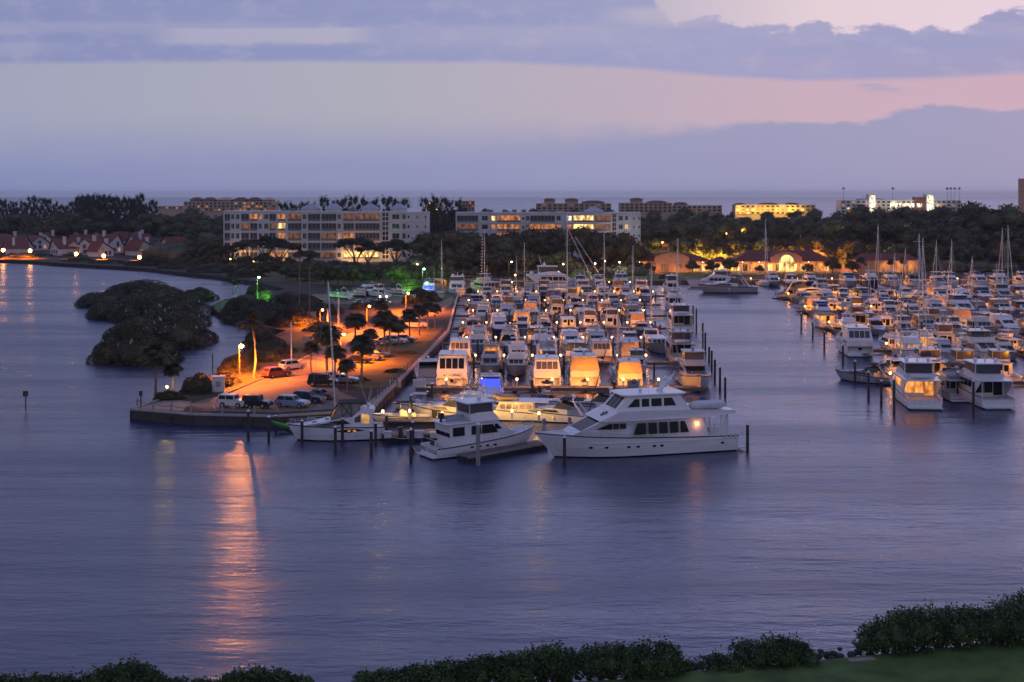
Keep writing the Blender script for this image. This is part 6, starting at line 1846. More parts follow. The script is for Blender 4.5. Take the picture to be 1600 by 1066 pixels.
def pavilion(label, pa, pb, ga, gb, ygable, zridge, arch_big):
    xa, xb = XC(pa), XC(pb); xc = (xa + xb) / 2
    t = thing('clubhouse', label, 'clubhouse', (xc, DC, 0), 0, 'clubhouse pavilions')
    ze = 5.7
    mb = MB(); mb.box(xa - xc + 1.5, xb - xc - 1.5, 3.5, 14, GZ, ze); mb.build('wall', STUCCO_P, t)
    mb = MB(); hip(mb, xa - xc - 0.6, xb - xc + 0.6, -0.8, 15, ze + 0.25, zridge, 7.5); mb.box(xa - xc - 0.4, xb - xc + 0.4, -0.6, 14.8, ze, ze + 0.246); mb.build('roof', TERRA, t)
    # gabled centre
    g0, g1 = XC(ga) - xc, XC(gb) - xc; gm = (g0 + g1) / 2
    zg = zat(ygable, DC)
    mb = MB()
    n = 10
    top = [(g1 - (g1 - g0) * i / n, ze + 1.6 + (zg - ze - 1.6) * math.sin(PI * i / n) ** 0.8) for i in range(n + 1)]
    poly = [(g0, ze - 0.6), (g1, ze - 0.6)] + top
    mb.loft([[(x, -1.6, z) for x, z in poly], [(x, 5, z) for x, z in poly]]); mb.build('gable', STUCCO_P, t)
    mb = MB()
    roofp = [(g0 - 0.4, ze + 1.5)] + [(gm + (x - gm) * 1.04, z + 0.32) for x, z in reversed(top)] + [(g1 + 0.4, ze + 1.5)]
    low = [(x, z - 0.28) for x, z in roofp]
    ring = roofp + low[::-1]
    mb.loft([[(x, -2.0, z) for x, z in ring], [(x, 6.5, z) for x, z in ring]]); mb.build('gable_roof', TERRA, t)
    # arcade: columns with round arches between
    nb = int((xb - xa) / 3.1)
    for i in range(nb + 1):
        x = xa - xc + (xb - xa) * i / nb
        c = MB(); c.lathe([(0.34, 0), (0.34, 0.25), (0.25, 0.3), (0.23, 2.9), (0.34, 3.0), (0.34, 3.2)], (x, -0.2, GZ), 8); c.build('column', STUCCO, t)
    for i in range(nb):
        x0 = xa - xc + (xb - xa) * i / nb + 0.2; x1 = xa - xc + (xb - xa) * (i + 1) / nb - 0.2; xm = (x0 + x1) / 2; r = (x1 - x0) / 2
        a = MB()
        arc = [(xm + r * math.cos(PI * k / 8), GZ + 3.0 + min(1.1, r) * math.sin(PI * k / 8)) for k in range(9)]
        outl = [(x1 + 0.2, ze), (x0 - 0.2, ze)]
        pts = [(x1 + 0.2, GZ + 3.2)] + arc + [(x0 - 0.2, GZ + 3.2)]
        for (p, q) in zip(pts, pts[1:]):
            a.loft([[(p[0], -0.35, p[1]), (q[0], -0.35, q[1]), (q[0], -0.35, ze - 0.01), (p[0], -0.35, ze - 0.01)], [(p[0], -0.05, p[1]), (q[0], -0.05, q[1]), (q[0], -0.05, ze - 0.01), (p[0], -0.05, ze - 0.01)]])
        a.build('arch', STUCCO_P, t)
        m = [L_YE, WDARK, L_OR, L_YE][i % 4]
        bay_window(t, x0 + 0.35, x1 - 0.35, GZ + 0.3, GZ + 2.9, 3.5, m, 'french_door', 2)
    # windows of the gable
    if arch_big:
        w_ = MB(); r = (g1 - g0) * 0.24
        ring = [(gm + r, GZ + 0.4)] + [(gm + r * math.cos(PI * k / 10), GZ + 4.0 + r * math.sin(PI * k / 10)) for k in range(11)] + [(gm - r, GZ + 0.4)]
        w_.loft([[(x, -1.75, z) for x, z in ring], [(x, -1.6, z) for x, z in ring]]); w_.build('arched_window', L_YE, t)
        f_ = MB()
        for k in range(10):
            p = (gm + r * math.cos(PI * k / 10), GZ + 4.0 + r * math.sin(PI * k / 10)); q = (gm + r * math.cos(PI * (k + 1) / 10), GZ + 4.0 + r * math.sin(PI * (k + 1) / 10))
            f_.tube([(p[0], -1.8, p[1]), (q[0], -1.8, q[1])], 0.12, 5)
        for dx in (-0.4, 0.4): f_.tube([(gm + dx, -1.8, GZ + 0.4), (gm + dx, -1.8, GZ + 4.0 + r * 0.9)], 0.06, 4)
        f_.tube([(gm - r, -1.8, GZ + 4.0), (gm + r, -1.8, GZ + 4.0)], 0.08, 4); f_.build('window_frame', STUCCO, t)
    else:
        w_ = MB(); w_.sphere((gm - 0.3, -1.62, ze + 2.0), (0.55, 0.08, 0.55), 12, 6); w_.build('round_window', L_DIM, t)
        for dx in (-4.2, 1.2): bay_window(t, gm + dx, gm + dx + 3.0, GZ + 0.3, GZ + 3.2, -1.6, L_DIM if dx < 0 else L_OR, 'french_door', 3)
        w2 = MB(); w2.box(g0 + 0.3, g1 - 0.3, -1.6, 3.5, GZ, ze - 0.55); w2.build('porch_wall', STUCCO_P, t)
    mb = MB(); mb.box(xa - xc - 0.5, xb - xc + 0.5, -1.4, 3.5, GZ - 0.05, GZ + 0.22); mb.build('terrace_floor', PAVE, t)
    n = max(3, int((xb - xa) / 6))
    for i in range(n):
        x = xa - xc + (xb - xa) * (i + 0.5) / n
        point(t, (x, 1.4, GZ + 3.5), (1.0, 0.52, 0.13), 1500, 0.2)
        point(t, (x + 1.3, -4.2, GZ + 1.2), (1.0, 0.36, 0.08), 320, 0.2)
        b_ = MB(); b_.sphere((0, 0, 0), 0.22, 8, 5); b_.build('porch_lamp', BULB_W, t, loc=(x, -0.2, GZ + 3.9))
    return t


pavilion('terracotta roofed clubhouse with an orange lit porch and flag on its gable', 987, 1110, 1022, 1076, 394, 8.6, False)
pavilion('terracotta roofed clubhouse with a tall arched golden window in its gable', 1147, 1302, 1203, 1252, 393, 9.6, True)
# kiosk between them
t = thing('kiosk', 'small lit kiosk between the two clubhouse pavilions', 'kiosk', (XC(1128), DC + 3, 0))
mb = MB(); mb.box(-3, 3, 0, 5, GZ, 5.2); mb.build('wall', STUCCO_P, t)
mb = MB(); hip(mb, -3.6, 3.6, -0.7, 5.6, 5.21, 7.0, 2.4); mb.build('roof', TERRA, t)
bay_window(t, -2.5, 2.5, GZ + 0.8, 4.6, 0, L_YE, 'window', 4)
point(t, (0, -1.6, 4.2), (1, 0.5, 0.15), 500, 0.2)
# annexe on the right
t = thing('annexe', 'long low terracotta roofed annexe with lit arches right of the clubhouse', 'annexe', (XC(1384), DC - 2, 0))
mb = MB(); mb.box(-12, 12, 0, 9, GZ, 6.1); mb.build('wall', STUCCO_P, t)
mb = MB(); hip(mb, -12.7, 12.7, -0.8, 10, 6.11, 8.8, 4); mb.build('roof', TERRA, t)
for x in (-1.5, 3.2, 8.0):
    w_ = MB(); r = 1.5
    ring = [(x + r, GZ + 0.3)] + [(x + r * math.cos(PI * k / 8), GZ + 2.3 + r * math.sin(PI * k / 8)) for k in range(9)] + [(x - r, GZ + 0.3)]
    w_.loft([[(a, -0.1, z) for a, z in ring], [(a, 0.05, z) for a, z in ring]]); w_.build('arched_door', L_OR, t)
    point(t, (x + 1.6, -2.2, GZ + 3), (1, 0.5, 0.15), 260, 0.15)
mb = MB(); mb.box(-9, -7.8, -0.08, 0.05, GZ + 2.6, GZ + 3.6); mb.build('window', WDARK, t)
t = thing('garden_wall', 'low peach wall lit orange between clubhouse and annexe', 'wall', (XC(1318), DC + 1, 0))
mb = MB(); mb.box(-5.5, 5.5, 0, 0.5, GZ, 4.4); mb.build('wall_face', STUCCO_P, t); mb = MB(); mb.box(-5.6, 5.6, -0.1, 0.6, 4.404, 4.6); mb.build('coping', TERRA, t)
point(t, (2, -2.5, 4.0), (1, 0.42, 0.1), 700, 0.2); point(t, (-3, 4.5, 4.5), (1, 0.42, 0.08), 2200, 0.3); point(t, (6, 7, 5.0), (1, 0.5, 0.08), 1800, 0.3)
for px, pw in ((1010, 1500), (1085, 2600), (1128, 2600), (1160, 1500), (1275, 4200), (1240, 1500)):
    p = atD(px, 521); l = thing('tree_uplight', f'garden spotlight under the trees behind the clubhouse, {ORD[(px // 41) % 18]} along', 'lamp', (p.x, p.y, GZ), 0, 'uplights behind the clubhouse')
    mb = MB(); mb.lathe([(0.15, 0), (0.18, 0.3), (0.12, 0.35)], n=8); mb.build('housing', RUB, l); point(l, (0, 0, 3.0), (1, 0.36 if px > 1200 else 0.6, 0.06), pw * 9, 0.3)
# flag on the first gable
t = thing('flag', 'red and white flag on a pole above the first clubhouse gable', 'flag', (XC(1042), DC - 4, GZ))
mb = MB(); mb.tube([(0, 0, 0), (0, 0, 11.5)], [0.09, 0.05], 6); mb.build('pole', CHROME, t)
FLAGM = mat('flag_cloth', (0.55, 0.10, 0.09), 0.8)
mb = MB(); rings = [[(-0.05 - 0.3 * i, 0.12 * math.sin(i * 1.1), 10.0 - 0.03 * i), (-0.05 - 0.3 * i, 0.12 * math.sin(i * 1.1) + 0.02, 11.3 - 0.05 * i)] for i in range(8)]
mb.loft(rings, False, False); mb.build('cloth', FLAGM, t)
point(t, (-1, -1.2, 10.6), (1, 0.5, 0.3), 30, 0.1)

# ---------------------------------------------------------------- red roofed houses on the far left shore
def house(px, py, w_, d_, hw, hr, rz, label, lit=(0,), chimney=True, lean=0.5):
    p = at(px, py, GZ)
    t = thing('house', label, 'house', (p.x, p.y, GZ), rz, 'red roofed houses on the far left shore')
    # walls with gable ends facing -y / +y; lean shifts the ridge so that one slope is long
    rx = (lean - 0.5) * w_
    mb = MB(); poly = [(-w_ / 2, 0), (w_ / 2, 0), (w_ / 2, hw), (rx, hr), (-w_ / 2, hw * 0.8)]
    mb.loft([[(x, 0, z) for x, z in poly], [(x, d_, z) for x, z in poly]]); mb.build('wall', STUCCO, t)
    rf = MB()
    for (xa, za), (xb, zb) in (((-w_ / 2 - 0.7, hw * 0.8 - 0.3), (rx, hr + 0.02)), ((rx, hr + 0.02), (w_ / 2 + 0.7, hw - 0.35))):
        rf.loft([[(xa, -0.7, za + 0.05), (xb, -0.7, zb + 0.05), (xb, -0.7, zb + 0.4), (xa, -0.7, za + 0.4)], [(xa, d_ + 0.7, za + 0.05), (xb, d_ + 0.7, zb + 0.05), (xb, d_ + 0.7, zb + 0.4), (xa, d_ + 0.7, za + 0.4)]])
    rf.build('roof', TERRA, t)
    if chimney:
        mb = MB(); mb.box(w_ * 0.18, w_ * 0.18 + 1.5, d_ * 0.3, d_ * 0.3 + 1.2, hw * 0.7, hr + 1.4); mb.box(w_ * 0.18 - 0.15, w_ * 0.18 + 1.65, d_ * 0.3 - 0.15, d_ * 0.3 + 1.35, hr + 1.404, hr + 1.7); mb.build('chimney', STUCCO, t)
    for i, x in enumerate((-w_ * 0.32, -w_ * 0.05, w_ * 0.2)):
        bay_window(t, x, x + w_ * 0.14, 0.8, 2.8, 0, L_OR if i in lit else WDARK, 'window', 2)
    bay_window(t, rx - 0.9, rx + 0.9, hw * 0.92, hw * 0.92 + (hr - hw) * 0.45, 0, L_DIM if 9 in lit else WDARK, 'window', 2)
    return t


HL = [(8, 399, 12, 12, 4, 8, -1.1, 'house cut off by the left edge of the shore'), (35, 396, 15, 14, 4, 9, 1.1, 'house with a long white gable near the left end'), (62, 391, 14, 12, 4, 8.5, 0.9, 'house with a tall chimney behind the second pier lamp'), (85, 399, 15, 13, 4, 8.5, -0.9, 'wide red roofed house behind the pier posts'),
      (108, 393, 16, 13, 4.2, 9.5, -1.0, 'house with its long red roof facing the bay'), (132, 399, 15, 12, 4, 9, -0.3, 'house with a sharp white gable and one lit window'), (152, 396, 12, 12, 4.2, 11, 0.1, 'house with the tallest pointed gable, lit gold'), (178, 396, 18, 13, 4, 10.5, 1.2, 'house with the broadest red roof right of the pointed gable'),
      (205, 392, 14, 12, 4, 9.5, -0.8, 'house with a white stepped gable behind the twin lamps'), (230, 399, 14, 11, 3.6, 8, 1.0, 'low house just behind the twin lamps'), (255, 394, 15, 12, 4, 8.5, -0.9, 'house with a white end wall right of the twin lamps'), (290, 392, 15, 12, 3.8, 7.5, 1.0, 'last red roofed house at the right end of the row'),
      (150, 378, 17, 13, 4, 9.5, 0.8, 'upper house in the second row with a pale gable'), (200, 377, 15, 12, 4, 9, -1.0, 'upper house with lit pale gable against the trees'), (100, 381, 14, 12, 4, 8.5, -0.7, 'upper house at the left of the second row'), (20, 386, 14, 12, 4, 8, 0.8, 'upper house near the left edge'), (245, 381, 14, 12, 4, 8.5, 0.9, 'upper house at the right of the second row')]
HL = [(a, b, c * 0.85, d * 0.85, e_ * 0.92, f * 0.9, g_, l) for a, b, c, d, e_, f, g_, l in HL] + [
    (70, 384, 11, 10, 3.6, 7.5, -0.4, 'small upper house with a white gable left of the tall chimney'), (128, 386, 11, 10, 3.6, 8, 0.5, 'small upper house above the sharp white gable'), (174, 385, 11, 10, 3.6, 8, -0.5, 'small upper house above the broadest roof'), (218, 384, 11, 9, 3.4, 7.5, 0.6, 'small upper house above the stepped gable'),
    (272, 388, 12, 9, 3.4, 7, -0.5, 'small house among the trees at the right of the row'), (48, 379, 12, 10, 3.6, 8, -0.8, 'back house in the third row near the left edge'), (115, 399, 10, 9, 3.2, 7, 0.4, 'small waterfront house behind the third pier lamp'), (165, 401, 9, 8, 3.2, 7, 0.9, 'small waterfront house behind the fourth pier lamp')]
for i, h in enumerate(HL): house(*h, lit=((0,), (1, 9), (2,), (9,), (0, 9))[i % 5], chimney=i % 3 != 1, lean=(0.3, 0.7, 0.5)[i % 3])

# ---------------------------------------------------------------- beach buildings on the horizon
def slabby(label, px0, px1, ytop, D, wallm, floors, cols, lits, roofs=(), depth=18, base=GZ, fpx=5.0, seed=1):
    X = lambda px: (px - 800) / 2000 * D
    xa, xb = X(px0), X(px1); xc = (xa + xb) / 2; zt = zat(ytop, D)
    t = thing('beach_building', label, 'building', (xc, D, 0), 0, 'buildings along the beach')
    mb = MB(); mb.box(xa - xc, xb - xc, 0, depth, base, zt); mb.build('wall', wallm, t)
    rnd = random.Random(seed)
    fh = fpx * D / 2000
    for f in range(floors):
        for c in range(cols):
            x0 = xa - xc + (xb - xa) * (c + 0.2) / cols; x1 = xa - xc + (xb - xa) * (c + 0.8) / cols
            m = rnd.choice(lits)
            bay_window(t, x0, x1, zt - (f + 1) * fh + 0.5, zt - f * fh - 0.9, 0, m, 'balcony', 1)
        e = MB(); e.box(xa - xc - 0.2, xb - xc + 0.2, -0.7, -0.16, zt - (f + 1) * fh - 0.1, zt - (f + 1) * fh + 0.35); e.build('floor_edge', wallm, t)
    for (a, b_, y0, y1, rm) in roofs:
        x0, x1 = X(a) - xc, X(b_) - xc; z0, z1 = zat(y0, D), zat(y1, D)
        mb = MB()
        mb.box(x0 + 0.5, x1 - 0.5, 1, depth - 1, zt + 0.004, max(z0, zt + 0.05)); mb.build('tower', wallm, t)
        mb = MB(); hip(mb, x0 - 0.8, x1 + 0.8, -0.8, depth + 0.5, max(z0, zt + 0.05) + 0.004, z1, (x1 - x0) * 0.32); mb.build('roof', rm, t)
    return t, X, xc, zt


DK = [WDARK] * 7
slabby('row of tan gabled beach apartments with maroon roofs left of the long block', 287, 431, 315, 1300, STUCCO_T, 3, 22, DK + [L_DIM, L_OR], [(296, 313, 313, 308.5, MAROON), (316, 335, 313, 308.5, MAROON), (338, 362, 312.5, 308.5, STUCCO_T), (364, 384, 313, 308.5, MAROON), (386, 406, 313, 308.5, MAROON), (409, 426, 312.5, 309, STUCCO_T)], seed=2)
slabby('low pale beach house left of the maroon roofed row', 242, 285, 322, 1250, STUCCO_T, 1, 8, DK + [L_OR], seed=3)
slabby('beach apartments lit yellow seen between the pines', 664, 690, 315, 1250, STUCCO_T, 4, 5, [WDARK, L_OR, L_YE, L_OR], seed=4)
slabby('tall pale beach apartments right of the pine gap', 718, 741, 314, 1250, STUCCO_P, 4, 5, DK + [L_OR], seed=5)
slabby('tan beach villa block with small hip towers above the second apartment block', 838, 955, 318, 1220, STUCCO_T, 3, 14, DK + [L_DIM], [(850, 868, 312.5, 310, MAROON), (883, 904, 312.5, 310, MAROON), (910, 945, 316, 313.5, MAROON)], seed=6)
slabby('tan beach villa block with a lantern tower right of the second apartment block', 969, 1050, 317, 1220, STUCCO_T, 3, 11, DK + [L_OR], [(986, 1005, 312, 309.5, MAROON), (1013, 1043, 316, 313.5, MAROON)], seed=7)
slabby('low tan beach block stepping down from the lantern tower', 1050, 1128, 321, 1220, STUCCO_T, 2, 10, DK + [L_DIM], [(1055, 1075, 319, 316, MAROON)], seed=8)
ey, X, xc, zt = slabby('long beach hotel lit yellow with low maroon roofs', 1149, 1274, 320, 1200, STUCCO_T, 3, 16, [WDARK, L_OR, WDARK, L_YE, WDARK], [(1152, 1165, 319, 317.5, MAROON), (1190, 1217, 319, 317, MAROON), (1232, 1248, 319, 317, MAROON)], seed=9)
for px in (1157, 1180, 1197, 1216, 1234, 1244): point(ey, (X(px) - xc, -5, zt - 5), (1, 0.62, 0.1), 4500, 0.5)
wh, X, xc, zt = slabby('white beach hotel with two floodlit towers and palms on its roof', 1314, 1502, 313, 1150, STUCCO, 5, 24, DK + [L_OR, L_YE], [(1345, 1385, 311.5, 309.5, SLATE)], seed=10)
for a, b_, y0 in ((1357, 1368, 304), (1447, 1459, 304)):
    mb = MB(); mb.box(X(a) - xc, X(b_) - xc, -1.2, 8, GZ, zat(y0, 1150)); mb.build('stair_tower', STUCCO, wh)
    mb = MB(); mb.box(X(a) - xc + 0.8, X(b_) - xc - 0.8, -1.3, -1.15, zat(y0 + 34, 1150), zat(y0 + 1.5, 1150)); mb.build('lit_stair_window', L_WH, wh)
    mb = MB(); mb.box(X(a) - xc - 0.5, X(b_) - xc + 0.5, -1.8, 8.5, zat(y0, 1150) + 0.01, zat(y0, 1150) + 0.5); mb.build('cornice', STUCCO, wh)
mb = MB(); mb.box(X(1428) - xc, X(1446) - xc, -0.9, 5, zat(332, 1150), zat(308, 1150)); mb.build('brick_panel', MAROON, wh)
for a, b_ in ((1390, 1402), (1405, 1414), (1416, 1428), (1432, 1440)):
    mb = MB(); mb.box(X(a) - xc, X(b_) - xc, -1.0, -0.85, zat(324, 1150), zat(318, 1150)); mb.build('lit_window', L_WH, wh)
for px in (1363, 1453, 1400, 1425): point(wh, (X(px) - xc, -8, zt - 4), (1, 0.85, 0.6), 2200, 0.5)
slabby('tall pinkish tower cut off by the right edge of the beach', 1601, 1650, 279, 1100, STUCCO_P, 8, 4, DK + [L_DIM], fpx=6, seed=11, depth=14)
for i, (px, ty) in enumerate([(1318, 299), (1395, 300), (1480, 299), (1486, 300), (1492, 299), (1499, 300)]):
    p = atD(px, 1156); place(P_tall, p.x, p.y, 1.0, z=zt - 0.3, sz=1.0, label=f'{ORD[i]} palm from the left on the roof terrace of the white hotel', group='roof terrace palms')
# string of small lights in the far wood
for i, (px, py, D, col, pw) in enumerate([(1090, 364, 640, 0, 900), (1105, 362, 640, 2, 900), (1135, 365, 640, 0, 600), (1160, 360, 650, 0, 900), (1232, 362, 660, 2, 1500), (1256, 362, 660, 2, 1500), (1322, 359, 660, 1, 1100), (1342, 360, 660, 0, 400), (1390, 362, 640, 1, 2400), (1418, 364, 640, 2, 2600), (1472, 364, 640, 1, 900), (1392, 393, 520, 1, 1500), (360, 405, 528, 0, 400), (396, 409, 520, 0, 500), (440, 412, 515, 0, 500), (572, 419, 500, 2, 250), (626, 415, 505, 1, 700), (652, 413, 505, 2, 500), (880, 413, 470, 1, 1600), (930, 412, 474, 2, 900), (945, 408, 476, 0, 700), (968, 410, 478, 1, 900), (805, 430, 452, 0, 600), (1035, 379, 520, 0, 900), (1346, 361, 655, 2, 500)]):
    p = atD(px, D); z = max(GZ + 1.5, zat(py, D))
    t = thing('garden_lamp', f'{ORD[i % 18]} small garden lamp glowing in the dark wood, {"left" if px < 700 else "middle" if px < 1000 else "right" if i < 8 or px > 1300 else "centre right"} part', 'lamp', (p.x, p.y, GZ), 0, 'garden lamps in the wood')
    mb = MB(); mb.tube([(0, 0, 0), (0, 0, z - GZ - 0.2)], 0.08, 5); mb.build('post', RUB, t)
    mb = MB(); mb.sphere((0, 0, z - GZ), 0.28, 8, 5); mb.build('globe', [BULB, BULB_W, BULB_W][col], t)
    point(t, (0, -1.6, z - GZ + 0.3), [(1, 0.5, 0.12), (0.95, 0.9, 0.35), (1, 0.85, 0.6)][col], pw, 0.3)
# ---------------------------------------------------------------- cars
CARP = {}


def paint(n, c, metal=0.0):
    if n not in CARP: CARP[n] = mat(n + '_car_paint', c, 0.28, metal=metal, coat=0.5)
    return CARP[n]


TYRE = mat('tyre_rubber', (0.012, 0.012, 0.012), 0.85)
HEADL = mat('headlight_glass', (0.6, 0.6, 0.6), 0.1)
TAILL = mat('tail_light', (0.25, 0.01, 0.01), 0.3)
TAILON = mat('lit_tail_light', (0.4, 0.02, 0.02), 0.3, emit=(1, 0.04, 0.02), estr=4)


def car(kind, col, label, px, py, rz, braking=False):
    p = at(px, py, GZ + 0.03)
    t = thing({'jeep': 'off_roader', 'suv': 'parked_suv', 'box': 'off_roader', 'sedan': 'parked_car', 'van': 'parked_van'}[kind], label, {'van': 'van'}.get(kind, 'car'), (p.x, p.y, GZ + 0.03), rz, 'cars on the peninsula')
    L, W, Hh, hood, ws, rear = {'jeep': (4.2, 1.85, 1.85, 1.15, 0.25, 0.05), 'suv': (4.8, 1.92, 1.72, 1.05, 0.75, 0.45), 'box': (4.8, 1.95, 1.95, 1.12, 0.3, 0.1), 'sedan': (4.8, 1.85, 1.46, 0.92, 0.85, 0.8), 'van': (5.6, 2.0, 2.25, 1.2, 0.8, 0.1)}[kind]
    hl = 1.45 if kind not in ('van',) else 1.0      # bonnet length
    y0, y1 = -L / 2, L / 2
    bl = y1 - hl - 0.05
    tb = 0.55 if kind == 'sedan' else 0.0
    prof = [(y0 + 0.12, 0.32), (y0, 0.5), (y0 + 0.02, hood - 0.12), (y0 + 0.12 + tb * 0.2, hood), (bl, hood + 0.02), (y1 - 0.25, hood - 0.10), (y1 - 0.03, hood - 0.28), (y1, 0.5), (y1 - 0.15, 0.32)]
    mb = MB(); n = len(prof)
    mb.loft([[(W / 2 * s_, y * k, z) for y, z in (prof[::-1])] for s_, k in ((0.94, 0.985), (1.0, 1.0), (-1.0, 1.0), (-0.94, 0.985))])
    mb.build('body', paint(*col), t)
    g = [(y0 + 0.12 + tb, hood), (y0 + 0.12 + tb + rear, Hh - 0.05), (y0 + 0.3 + tb + rear, Hh), (bl - ws - 0.1, Hh), (bl - ws + 0.12, Hh - 0.06), (bl + 0.02, hood)]
    wfc = lambda y, z: W / 2 - 0.05 - 0.18 * (z - hood) / max(0.4, Hh - hood)
    mb = MB(); mb.loft([[(wfc(y, z), y, z) for y, z in g[::-1]], [(-wfc(y, z), y, z) for y, z in g[::-1]]]); mb.build('cabin', paint(*col), t)
    zl, zh = hood + 0.05, Hh - 0.13
    fr = lambda a, b_, z: a + (b_ - a) * (z - hood) / (Hh - hood)
    yb = [fr(g[0][0], g[1][0], z) + 0.12 for z in (zl, zh)]; yf = [fr(g[5][0], g[4][0], z) - 0.12 for z in (zl, zh)]
    ym = (yb[1] + yf[1]) / 2 - 0.05
    for sg in (1, -1):
        for pa in ([(yb[0], zl), (yb[1], zh), (ym - 0.05, zh), (ym - 0.05, zl)], [(ym + 0.05, zl), (ym + 0.05, zh), (yf[1], zh), (yf[0], zl)]):
            w_ = MB(); A = [(sg * (wfc(y, z) - 0.02), y, z) for y, z in pa]; B_ = [(sg * (wfc(y, z) + 0.012), y, z) for y, z in pa]
            w_.loft([A, B_] if sg < 0 else [B_, A]); w_.build('side_window', GLASS, t)
    for (q0, q1, nm) in ((g[5], g[4], 'windshield'), (g[0], g[1], 'rear_window')):
        w_ = MB(); nr = Vector((0, q1[1] - q0[1], -(q1[0] - q0[0]))); nr = nr if (nr.y > 0) == (nm == 'windshield') else -nr
        P = lambda s_, x: (x * wfc(0, q0[1] + (q1[1] - q0[1]) * s_) / (W / 2), q0[0] + (q1[0] - q0[0]) * s_, q0[1] + (q1[1] - q0[1]) * s_)
        w_.slab([P(0.12, -W / 2 + 0.12), P(0.12, W / 2 - 0.12), P(0.88, W / 2 - 0.12), P(0.88, -W / 2 + 0.12)], nr, 0.02); w_.build(nm, GLASS, t)
    r = 0.40 if kind in ('jeep', 'box') else 0.34
    for sx in (-1, 1):
        for yy_ in (y0 + 0.85, y1 - 0.9):
            w_ = MB(); w_.tube([(sx * (W / 2 - 0.2), yy_, r), (sx * (W / 2 + 0.02), yy_, r)], r, 12); wh_ = w_.build('wheel', TYRE, t)
            w_ = MB(); w_.tube([(sx * (W / 2), yy_, r), (sx * (W / 2 + 0.035), yy_, r)], r * 0.58, 10); w_.build('rim', CHROME, wh_)
        w_ = MB(); w_.box(sx * W * 0.36 - 0.2, sx * W * 0.36 + 0.2, y1 - 0.12, y1 + 0.01, hood - 0.40, hood - 0.24); w_.build('headlight', HEADL, t)
        w_ = MB(); w_.box(sx * W * 0.42 - 0.1, sx * W * 0.42 + 0.1, y0 - 0.02, y0 + 0.1, hood - 0.38, hood - 0.10); w_.build('taillight', TAILON if braking else TAILL, t)
    w_ = MB(); w_.box(-W * 0.46, W * 0.46, y1 - 0.1, y1 + 0.06, 0.36, 0.55); w_.build('front_bumper', RUB, t)
    if kind == 'jeep':
        w_ = MB(); w_.tube([(0.1, y0 - 0.02, 0.95), (0.1, y0 - 0.22, 0.95)], 0.36, 12); w_.build('spare_wheel', TYRE, t)
    return t


WHT, BLK, SIL, BLU, RED, GRY, DKB = ('white', (0.65, 0.65, 0.65)), ('black', (0.012, 0.012, 0.014)), ('silver', (0.42, 0.43, 0.45), 0.5), ('pale_blue', (0.26, 0.34, 0.46), 0.3), ('red', (0.25, 0.02, 0.015)), ('grey', (0.13, 0.13, 0.14), 0.3), ('dark_blue', (0.02, 0.035, 0.07), 0.2)
E = -PI / 2
car('jeep', WHT, 'white boxy off-roader with a dark roof by the seawall', 364, 636, E - 0.25)
car('jeep', BLK, 'black boxy off-roader parked right of the white one by the seawall', 402, 637, E - 0.25)
car('suv', BLU, 'pale blue SUV parked by the seawall', 457, 636, E - 0.3)
car('suv', DKB, 'dark blue SUV behind the pale blue one', 482, 629, E - 0.3)
car('sedan', GRY, 'grey sedan third in the row beside the dark blue SUV', 500, 623, E - 0.3)
car('box', BLK, 'black square off-roader under the palms facing the basin', 505, 603, E - 0.05)
car('suv', RED, 'dark red SUV driving up the orange lit drive', 432, 589, -0.75, True)
car('suv', WHT, 'white SUV ahead of the red one on the drive', 457, 577, -0.75)
car('sedan', WHT, 'pale sedan half hidden behind the palm trunks', 520, 594, E)
car('sedan', SIL, 'silver sedan beside the black off-roader under the palms', 537, 598, E - 0.1)
car('sedan', BLK, 'black sedan nearest the drive in the middle bay', 560, 567, E - 0.2)
car('suv', GRY, 'grey SUV second in the middle bay', 574, 563, E - 0.2)
car('sedan', DKB, 'dark sedan third in the middle bay', 588, 558, E - 0.2)
car('sedan', SIL, 'silver sedan nearest in the upper bay', 603, 538, E - 0.15)
car('suv', WHT, 'white SUV second in the upper bay', 618, 537, E - 0.15)
car('sedan', GRY, 'grey sedan third in the upper bay', 632, 534, E - 0.15)
car('van', WHT, 'white van parked near the promenade beyond the palms', 648, 512, E)
car('suv', BLK, 'black SUV at the head of the peninsula by the green lit shrubs', 492, 473, E)
car('sedan', WHT, 'white car first at the upper car park', 560, 476, 0.4)
car('sedan', SIL, 'silver car second at the upper car park', 577, 475, 0.4)
car('suv', WHT, 'white SUV third at the upper car park', 594, 474, 0.4)
car('suv', WHT, 'white SUV parked alone under the trees behind the basin', 648, 434, E)
car('van', WHT, 'white camper van under the trees by the lamp post', 690, 440, E)
car('box', GRY, 'grey pickup parked behind the basin', 736, 440, E)

# ---------------------------------------------------------------- lamps
def street_lamp(label, px, pb, ptop, bulb, col, power, arm=0.6, r=0.12, size=0.32, down=False):
    p = at(px, pb, GZ); h = zat(ptop, p.y) - GZ
    t = thing('street_lamp', label, 'street lamp', (p.x, p.y, GZ), 0, 'street lamps')
    mb = MB(); mb.lathe([(r * 1.6, 0), (r * 1.5, 0.3), (r, 0.4), (r * 0.7, h - 0.1)], n=8); mb.build('post', PILEW if down and arm > 0.4 else WOOD, t)
    mb = MB(); mb.tube([(0, 0, h - 0.5), (arm * 0.5, -0.1, h - 0.1), (arm, -0.15, h)], 0.05, 5); mb.build('arm', PILEW, t)
    mb = MB(); mb.lathe([(0.05, 0.3), (size * 0.9, 0.24), (size, 0.18), (size, 0.14)], (arm, -0.15, h), 10); mb.build('lamp_head', RUB, t)
    mb = MB(); mb.sphere((arm, -0.15, h - 0.06), (size * 0.85, size * 0.85, size * 0.75), 10, 6); mb.build('bulb', bulb, t)
    if power: point(t, (arm + 0.7, -0.9, h - 0.2), col, power, 0.22, math.radians(166) if down else None)
    return t


